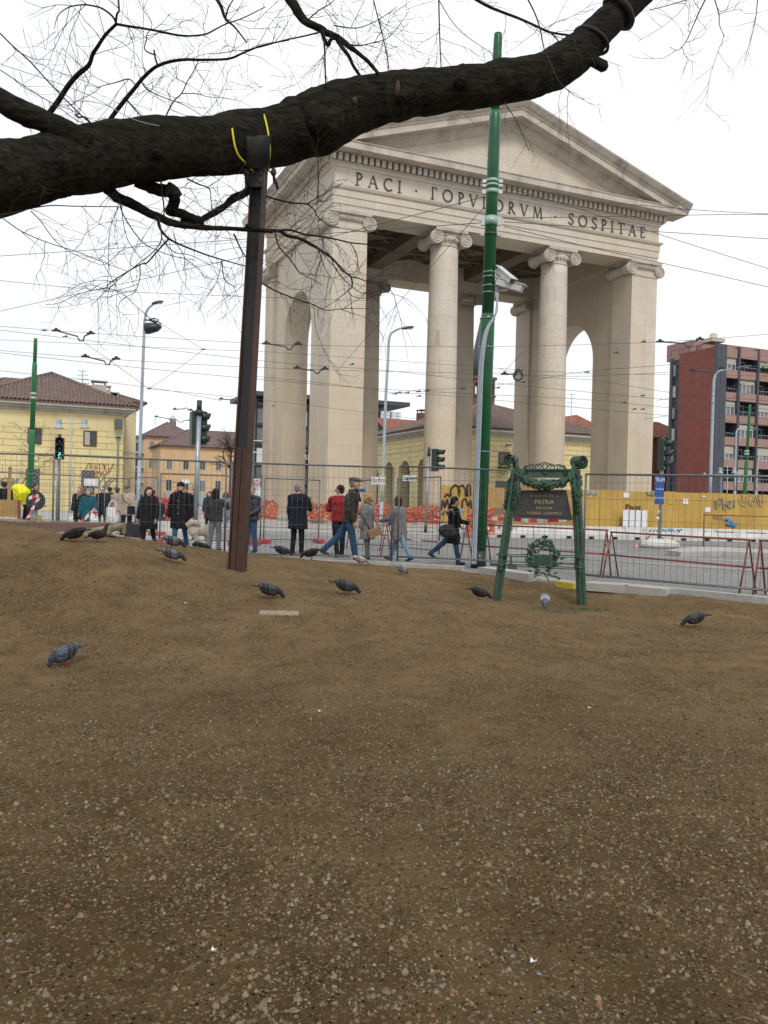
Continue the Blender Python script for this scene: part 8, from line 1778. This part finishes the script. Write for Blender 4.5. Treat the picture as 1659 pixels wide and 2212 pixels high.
human('man in a red and grey jacket behind the man in the flat cap', 731, 20.9, 1.78, 20, legs=((4, 2), (-8, 10)), arms=((8, 14, 25), (30, 10, 60)), coat='cl_red', coat_len=.15, flare=.98, hair='short', hairm='hair_dark', trousers='cl_navy', head=(35, 0), glasses=True)
human('man in an olive flat cap and brown leather jacket striding right', 752, 19.0, 1.94, -88, legs=((12, 2), (-30, 18)), arms=((-6, 8, 35), (-18, 8, 40)), lean=7, coat='cl_leather', coat_len=.17, flare=.95, hair='short', hairm='hair_grey', hat='flat', hatm='cl_cap', trousers='cl_jeans', scarf='cl_navy', bulk=1.04, shoe='cl_brown')
t, hw5, nb5, H, Wm = human('woman with curly blonde hair in a grey tweed coat and rust scarf', 792, 20.2, 1.56, 70, legs=((3, 2), (-3, 3)), arms=((45, 10, 80), (5, 12, 12)), coat='tweed', coat_len=.33, flare=1.12, hair='curly', hairm='hair_blond', trousers='cl_trackgrey', scarf='cl_brown', bulk=1.12, skin='skin_pale')
mb = MB(); c = gp(808, 20.0, .0) + Vector((0, 0, .66)); mb.bevbox(-.17, .17, -.06, .06, -.1, .1, .03, T(c, radians(10), 0, radians(-24))); bgx = thing('shoulder_bag', 'tan shoulder bag at the hip of the curly haired woman', 'bag', tuple(c)); mb.build('bag_body', M['cl_tan'], bgx, world=True); mb = MB(); mb.tube([c + Vector((-.12, 0, .08)), c + Vector((-.3, -.12, .4)), nb5 + Vector((-.06, -.1, -.1))], .012, 6); mb.tube([c + Vector((.1, 0, .08)), c + Vector((-.05, .12, .4)), nb5 + Vector((0, .1, -.08))], .012, 6); mb.build('strap', M['cl_brown'], bgx, world=True)
human('woman in a grey tweed coat and pale jeans leaning on the barrier', 862, 20.1, 1.58, 62, legs=((24, 4), (-24, 10)), arms=((38, 8, 30), (40, 8, 45)), lean=6, coat='tweed', coat_len=.30, flare=1.1, hair='bob', hairm='hair_brown', trousers='cl_jeans_light', bulk=1.12)
t, hw6, nb6, H, Wm = human('woman with a long dark ponytail in a black coat walking right', 977, 19.2, 1.56, -84, legs=((10, 2), (-34, 16)), arms=((22, 10, 60), (-4, 10, 70)), lean=2, coat='cl_black', coat_len=.33, flare=1.2, hair='pony', hairm='hair_dark', trousers='cl_jeans', head=(0, 6))
mb = MB(); c = at(966, 1146, 18.75); mb.ell(c, (.19, .12, .15), n=18, m=12); mb.ell(c + Vector((.03, 0, -.05)), (.21, .12, .11), n=16, m=10); bgx = thing('shoulder_bag', 'slouchy black shoulder bag on the ponytailed woman', 'bag', tuple(c)); remesh(mb, 'bag_body', .016, 3, M['cl_char'], bgx, disp=.05).data.transform(Matrix.Translation(-c)); mb = MB(); mb.tube([c + Vector((-.12, 0, .14)), c + Vector((-.06, -.02, .42)), at(976, 1100, 18.85), at(982, 1112, 18.9)], .014, 6); mb.build('strap', M['cl_beige'], bgx, world=True)
# --- crossing from the left
human('auburn haired woman in a black coat with one arm stretched out', 171, 31.0, 1.70, 176, legs=((8, 4), (-6, 8)), arms=((6, 6, 8), (8, 34, 10)), coat='cl_black', coat_len=.36, hair='bob', hairm='hair_auburn', trousers='cl_black', scarf='cl_scarf', head=(-25, 0), fine=False, skin='skin_pale')
human('elderly woman in a long teal coat with a dark fur collar', 190, 29.0, 1.60, 178, legs=((10, 4), (-8, 12)), arms=((6, 14, 12), (8, 18, 20)), coat='cl_teal', coat_len=.37, flare=1.15, hair='curly', hairm='hair_grey', trousers='cl_olive', scarf='cl_char', bulk=1.2, fine=False)
human('young man with glasses in a dark coat and olive trousers', 220, 32.5, 1.74, 178, legs=((10, 4), (-8, 12)), arms=((6, 10, 12), (18, 14, 30)), coat='cl_black', coat_len=.27, hair='short', hairm='hair_brown', trousers='cl_olive', glasses=True, fine=False, skin='skin_pale', bulk=1.06)
t, hw7, nb7, H, Wm = human('bearded man in a beige jacket, dark cap and sunglasses', 273, 29.8, 1.77, 172, legs=((12, 4), (-6, 14)), arms=((6, 14, 12), (2, 14, 14)), coat='cl_beige', coat_len=.24, flare=1.02, hair='short', hairm='hair_grey', hat='flat', hatm='cl_cap', trousers='cl_black', glasses=True, beard='hair_grey', fine=False, bulk=1.22)
c = gp(284, 29.6, 0) + Vector((0, -.1, .9)); bgx = thing('shoulder_bag', 'small navy shoulder bag slung across the bearded man', 'bag', tuple(c)); mb = MB(); mb.bevbox(-.13, .13, -.06, .06, -.14, .14, .03, T(c)); mb.build('bag_body', M['cl_navy'], bgx, world=True); mb = MB(); mb.tube([c + Vector((0, 0, .12)), c + Vector((-.2, -.06, .3)), nb7 + Vector((-.12, -.2, -.1)), nb7 + Vector((-.17, -.02, .0))], .014, 6); mb.build('strap', M['cl_navy'], bgx, world=True)
t, hw8, nb8, H, Wm = human('person in a pinkish jacket and maroon hood walking away', 252, 35, 1.72, -10, legs=((8, 4), (-8, 8)), arms=((6, 8, 12), (10, 12, 20)), coat='cl_pinkbeige', coat_len=.22, hair='short', hairm='hair_brown', hat='beanie', hatm='cl_brown', trousers='cl_jeans_light', fine=False, bulk=1.15)
human('person in a charcoal jacket walking away behind the young man', 236, 37, 1.78, -20, legs=((8, 4), (-8, 8)), coat='cl_char', coat_len=.2, hair='short', trousers='cl_navy', fine=False, bulk=1.2)
for x, y, D, s, lb in ((243, 1116, 30.5, 1.0, 'large white plastic sack carried beside the bearded man'), (203, 1124, 28, .62, 'white patterned carrier bag of the woman in teal')):
    c = at(x, y, D); mb = MB(); mb.loft([(c.x, c.y, c.z - .62 * s, .2 * s, .12 * s), (c.x, c.y, c.z - .3 * s, .25 * s, .15 * s), (c.x, c.y, c.z + .1 * s, .24 * s, .12 * s), (c.x - .01, c.y, c.z + .34 * s, .21 * s, .05 * s)], 16); [mb.tube([(c.x - .16 * s, c.y + q_, c.z + .32 * s), (c.x - .08 * s, c.y + q_, c.z + .52 * s), (c.x + .02 * s, c.y, c.z + .6 * s), (c.x + .1 * s, c.y + q_, c.z + .52 * s), (c.x + .16 * s, c.y + q_, c.z + .32 * s)], .022, 8) for q_ in (-.03, .03)]; bgx = thing('carrier_bag', lb, 'bag', tuple(c)); o = remesh(mb, 'bag_body', .02, 2, M['cl_white'], bgx, disp=.05); o.data.transform(Matrix.Translation(-c))
t, hw9, nb9, H, Wm = human('courier in dark clothes bent under a bright yellow backpack', 57, 32, 1.86, -60, legs=((20, 20), (-8, 10)), arms=((45, 8, 30), (45, 8, 30)), lean=20, coat='cl_black', coat_len=.15, flare=.95, hair='short', hairm='hair_brown', trousers='cl_navy', fine=False)
c = at(45, 1067, 31.6); mb = MB(); mb.bevbox(-.32, .32, -.25, .22, -.28, .28, .07, T(c, radians(-30), radians(8), radians(26))); bgx = thing('delivery_backpack', 'bright yellow square delivery backpack', 'backpack', tuple(c)); mb.build('pack', M['cl_yellow'], bgx, world=True); mb = MB(); mb.bevbox(-.20, .20, -.29, -.252, -.18, .1, .02, T(c, radians(-30), radians(8), radians(26))); mb.build('pocket', M['cl_yellow'], bgx, world=True)
human('person in black at the far left edge behind the plywood screen', 7, 31, 1.82, 30, coat='cl_black', coat_len=.25, hair='short', fine=False, bulk=1.15)
human('child in a navy jacket among the far crowd', 347, 38, 1.30, 160, coat='cl_navy', coat_len=.2, hair='short', hairm='hair_brown', trousers='cl_jeans', fine=False)
human('person in a long dark coat behind the man in the parka', 413, 36, 1.76, 175, coat='cl_black', coat_len=.33, hair='short', fine=False, bulk=1.15)
human('woman in a grey coat standing beyond the big signal pole', 451, 37, 1.68, 175, coat='cl_char', coat_len=.35, hair='bob', hairm='hair_dark', fine=False, scarf='cl_char')
human('person in a light grey coat walking beyond the young woman', 486, 36, 1.68, 30, legs=((14, 6), (-14, 10)), coat='cl_grey', coat_len=.3, hair='bob', hairm='hair_brown', fine=False, trousers='cl_jeans_light')
human('person in a dark jacket beside the tall grey lamp', 298, 40, 1.76, 150, coat='cl_char', coat_len=.22, hair='short', fine=False, trousers='cl_jeans')
human('far person in a red jacket by the red mesh screen', 330, 42, 1.72, 20, coat='cl_red', coat_len=.2, hair='short', fine=False)
# --- the dog
dg = gp(433, 22.6, 0); dog = thing('dog', 'fluffy cream husky standing beside the big signal pole', 'dog', tuple(dg), radians(-62)); mb = MB()
mb.ell((0, 0, .50), (.125, .30, .14)); mb.ell((0, .17, .50), (.135, .17, .18)); mb.ell((0, -.2, .50), (.12, .15, .15)); mb.cap((0, .26, .56), (0, .36, .72), .11, .085); mb.ell((0, .40, .80), (.085, .10, .085)); mb.cap((0, .47, .78), (0, .55, .755), .045, .032)
for s in (-1, 1):
    mb.cap((s * .045, .37, .85), (s * .055, .36, .93), .026, .008, 8); mb.cap((s * .085, .2, .44), (s * .08, .19, .22), .06, .034); mb.cap((s * .08, .19, .22), (s * .08, .2, .04), .032, .026); mb.ell((s * .08, .22, .028), (.034, .05, .028))
    mb.cap((s * .085, -.2, .46), (s * .09, -.14, .27), .085, .045); mb.cap((s * .09, -.14, .27), (s * .09, -.28, .17), .042, .026); mb.cap((s * .09, -.28, .17), (s * .09, -.25, .04), .026, .024); mb.ell((s * .09, -.22, .028), (.034, .05, .028))
mb.tube([(0, -.30, .56), (.02, -.36, .66), (.05, -.28, .73), (.08, -.16, .72), (.10, -.06, .66)], [.045, .075, .085, .075, .03], 10); mb.ell((.10, -.06, .66), .03); mb.ell((0, -.32, .56), .045)
M['dogfur'] = mat('cream_dog_fur', (.30, .24, .17), .95, col2=(.50, .44, .36), scale=9, bump=.6, bscale=60, fine=.15); remesh(mb, 'body', .014, 2, M['dogfur'], dog, disp=.03)
mb = MB(); mb.ell((0, .575, .765), .018, n=8, m=5); mb.ell((.035, .46, .83), .011, n=6, m=4); mb.ell((-.035, .46, .83), .011, n=6, m=4); mb.build('nose_and_eyes', M['eye'], dog)
mb = MB(); mb.tube([Matrix.Rotation(radians(-62), 4, 'Z') @ Vector((0, .32, .64)) + dg, at(452, 1160, 22.3), at(455, 1172, 22.2), at(460, 1140, 22.2)], .009, 5); item(mb, 'dog_leash', M['cl_black'], 'thin black leash between the dog and the young woman', 'leash')
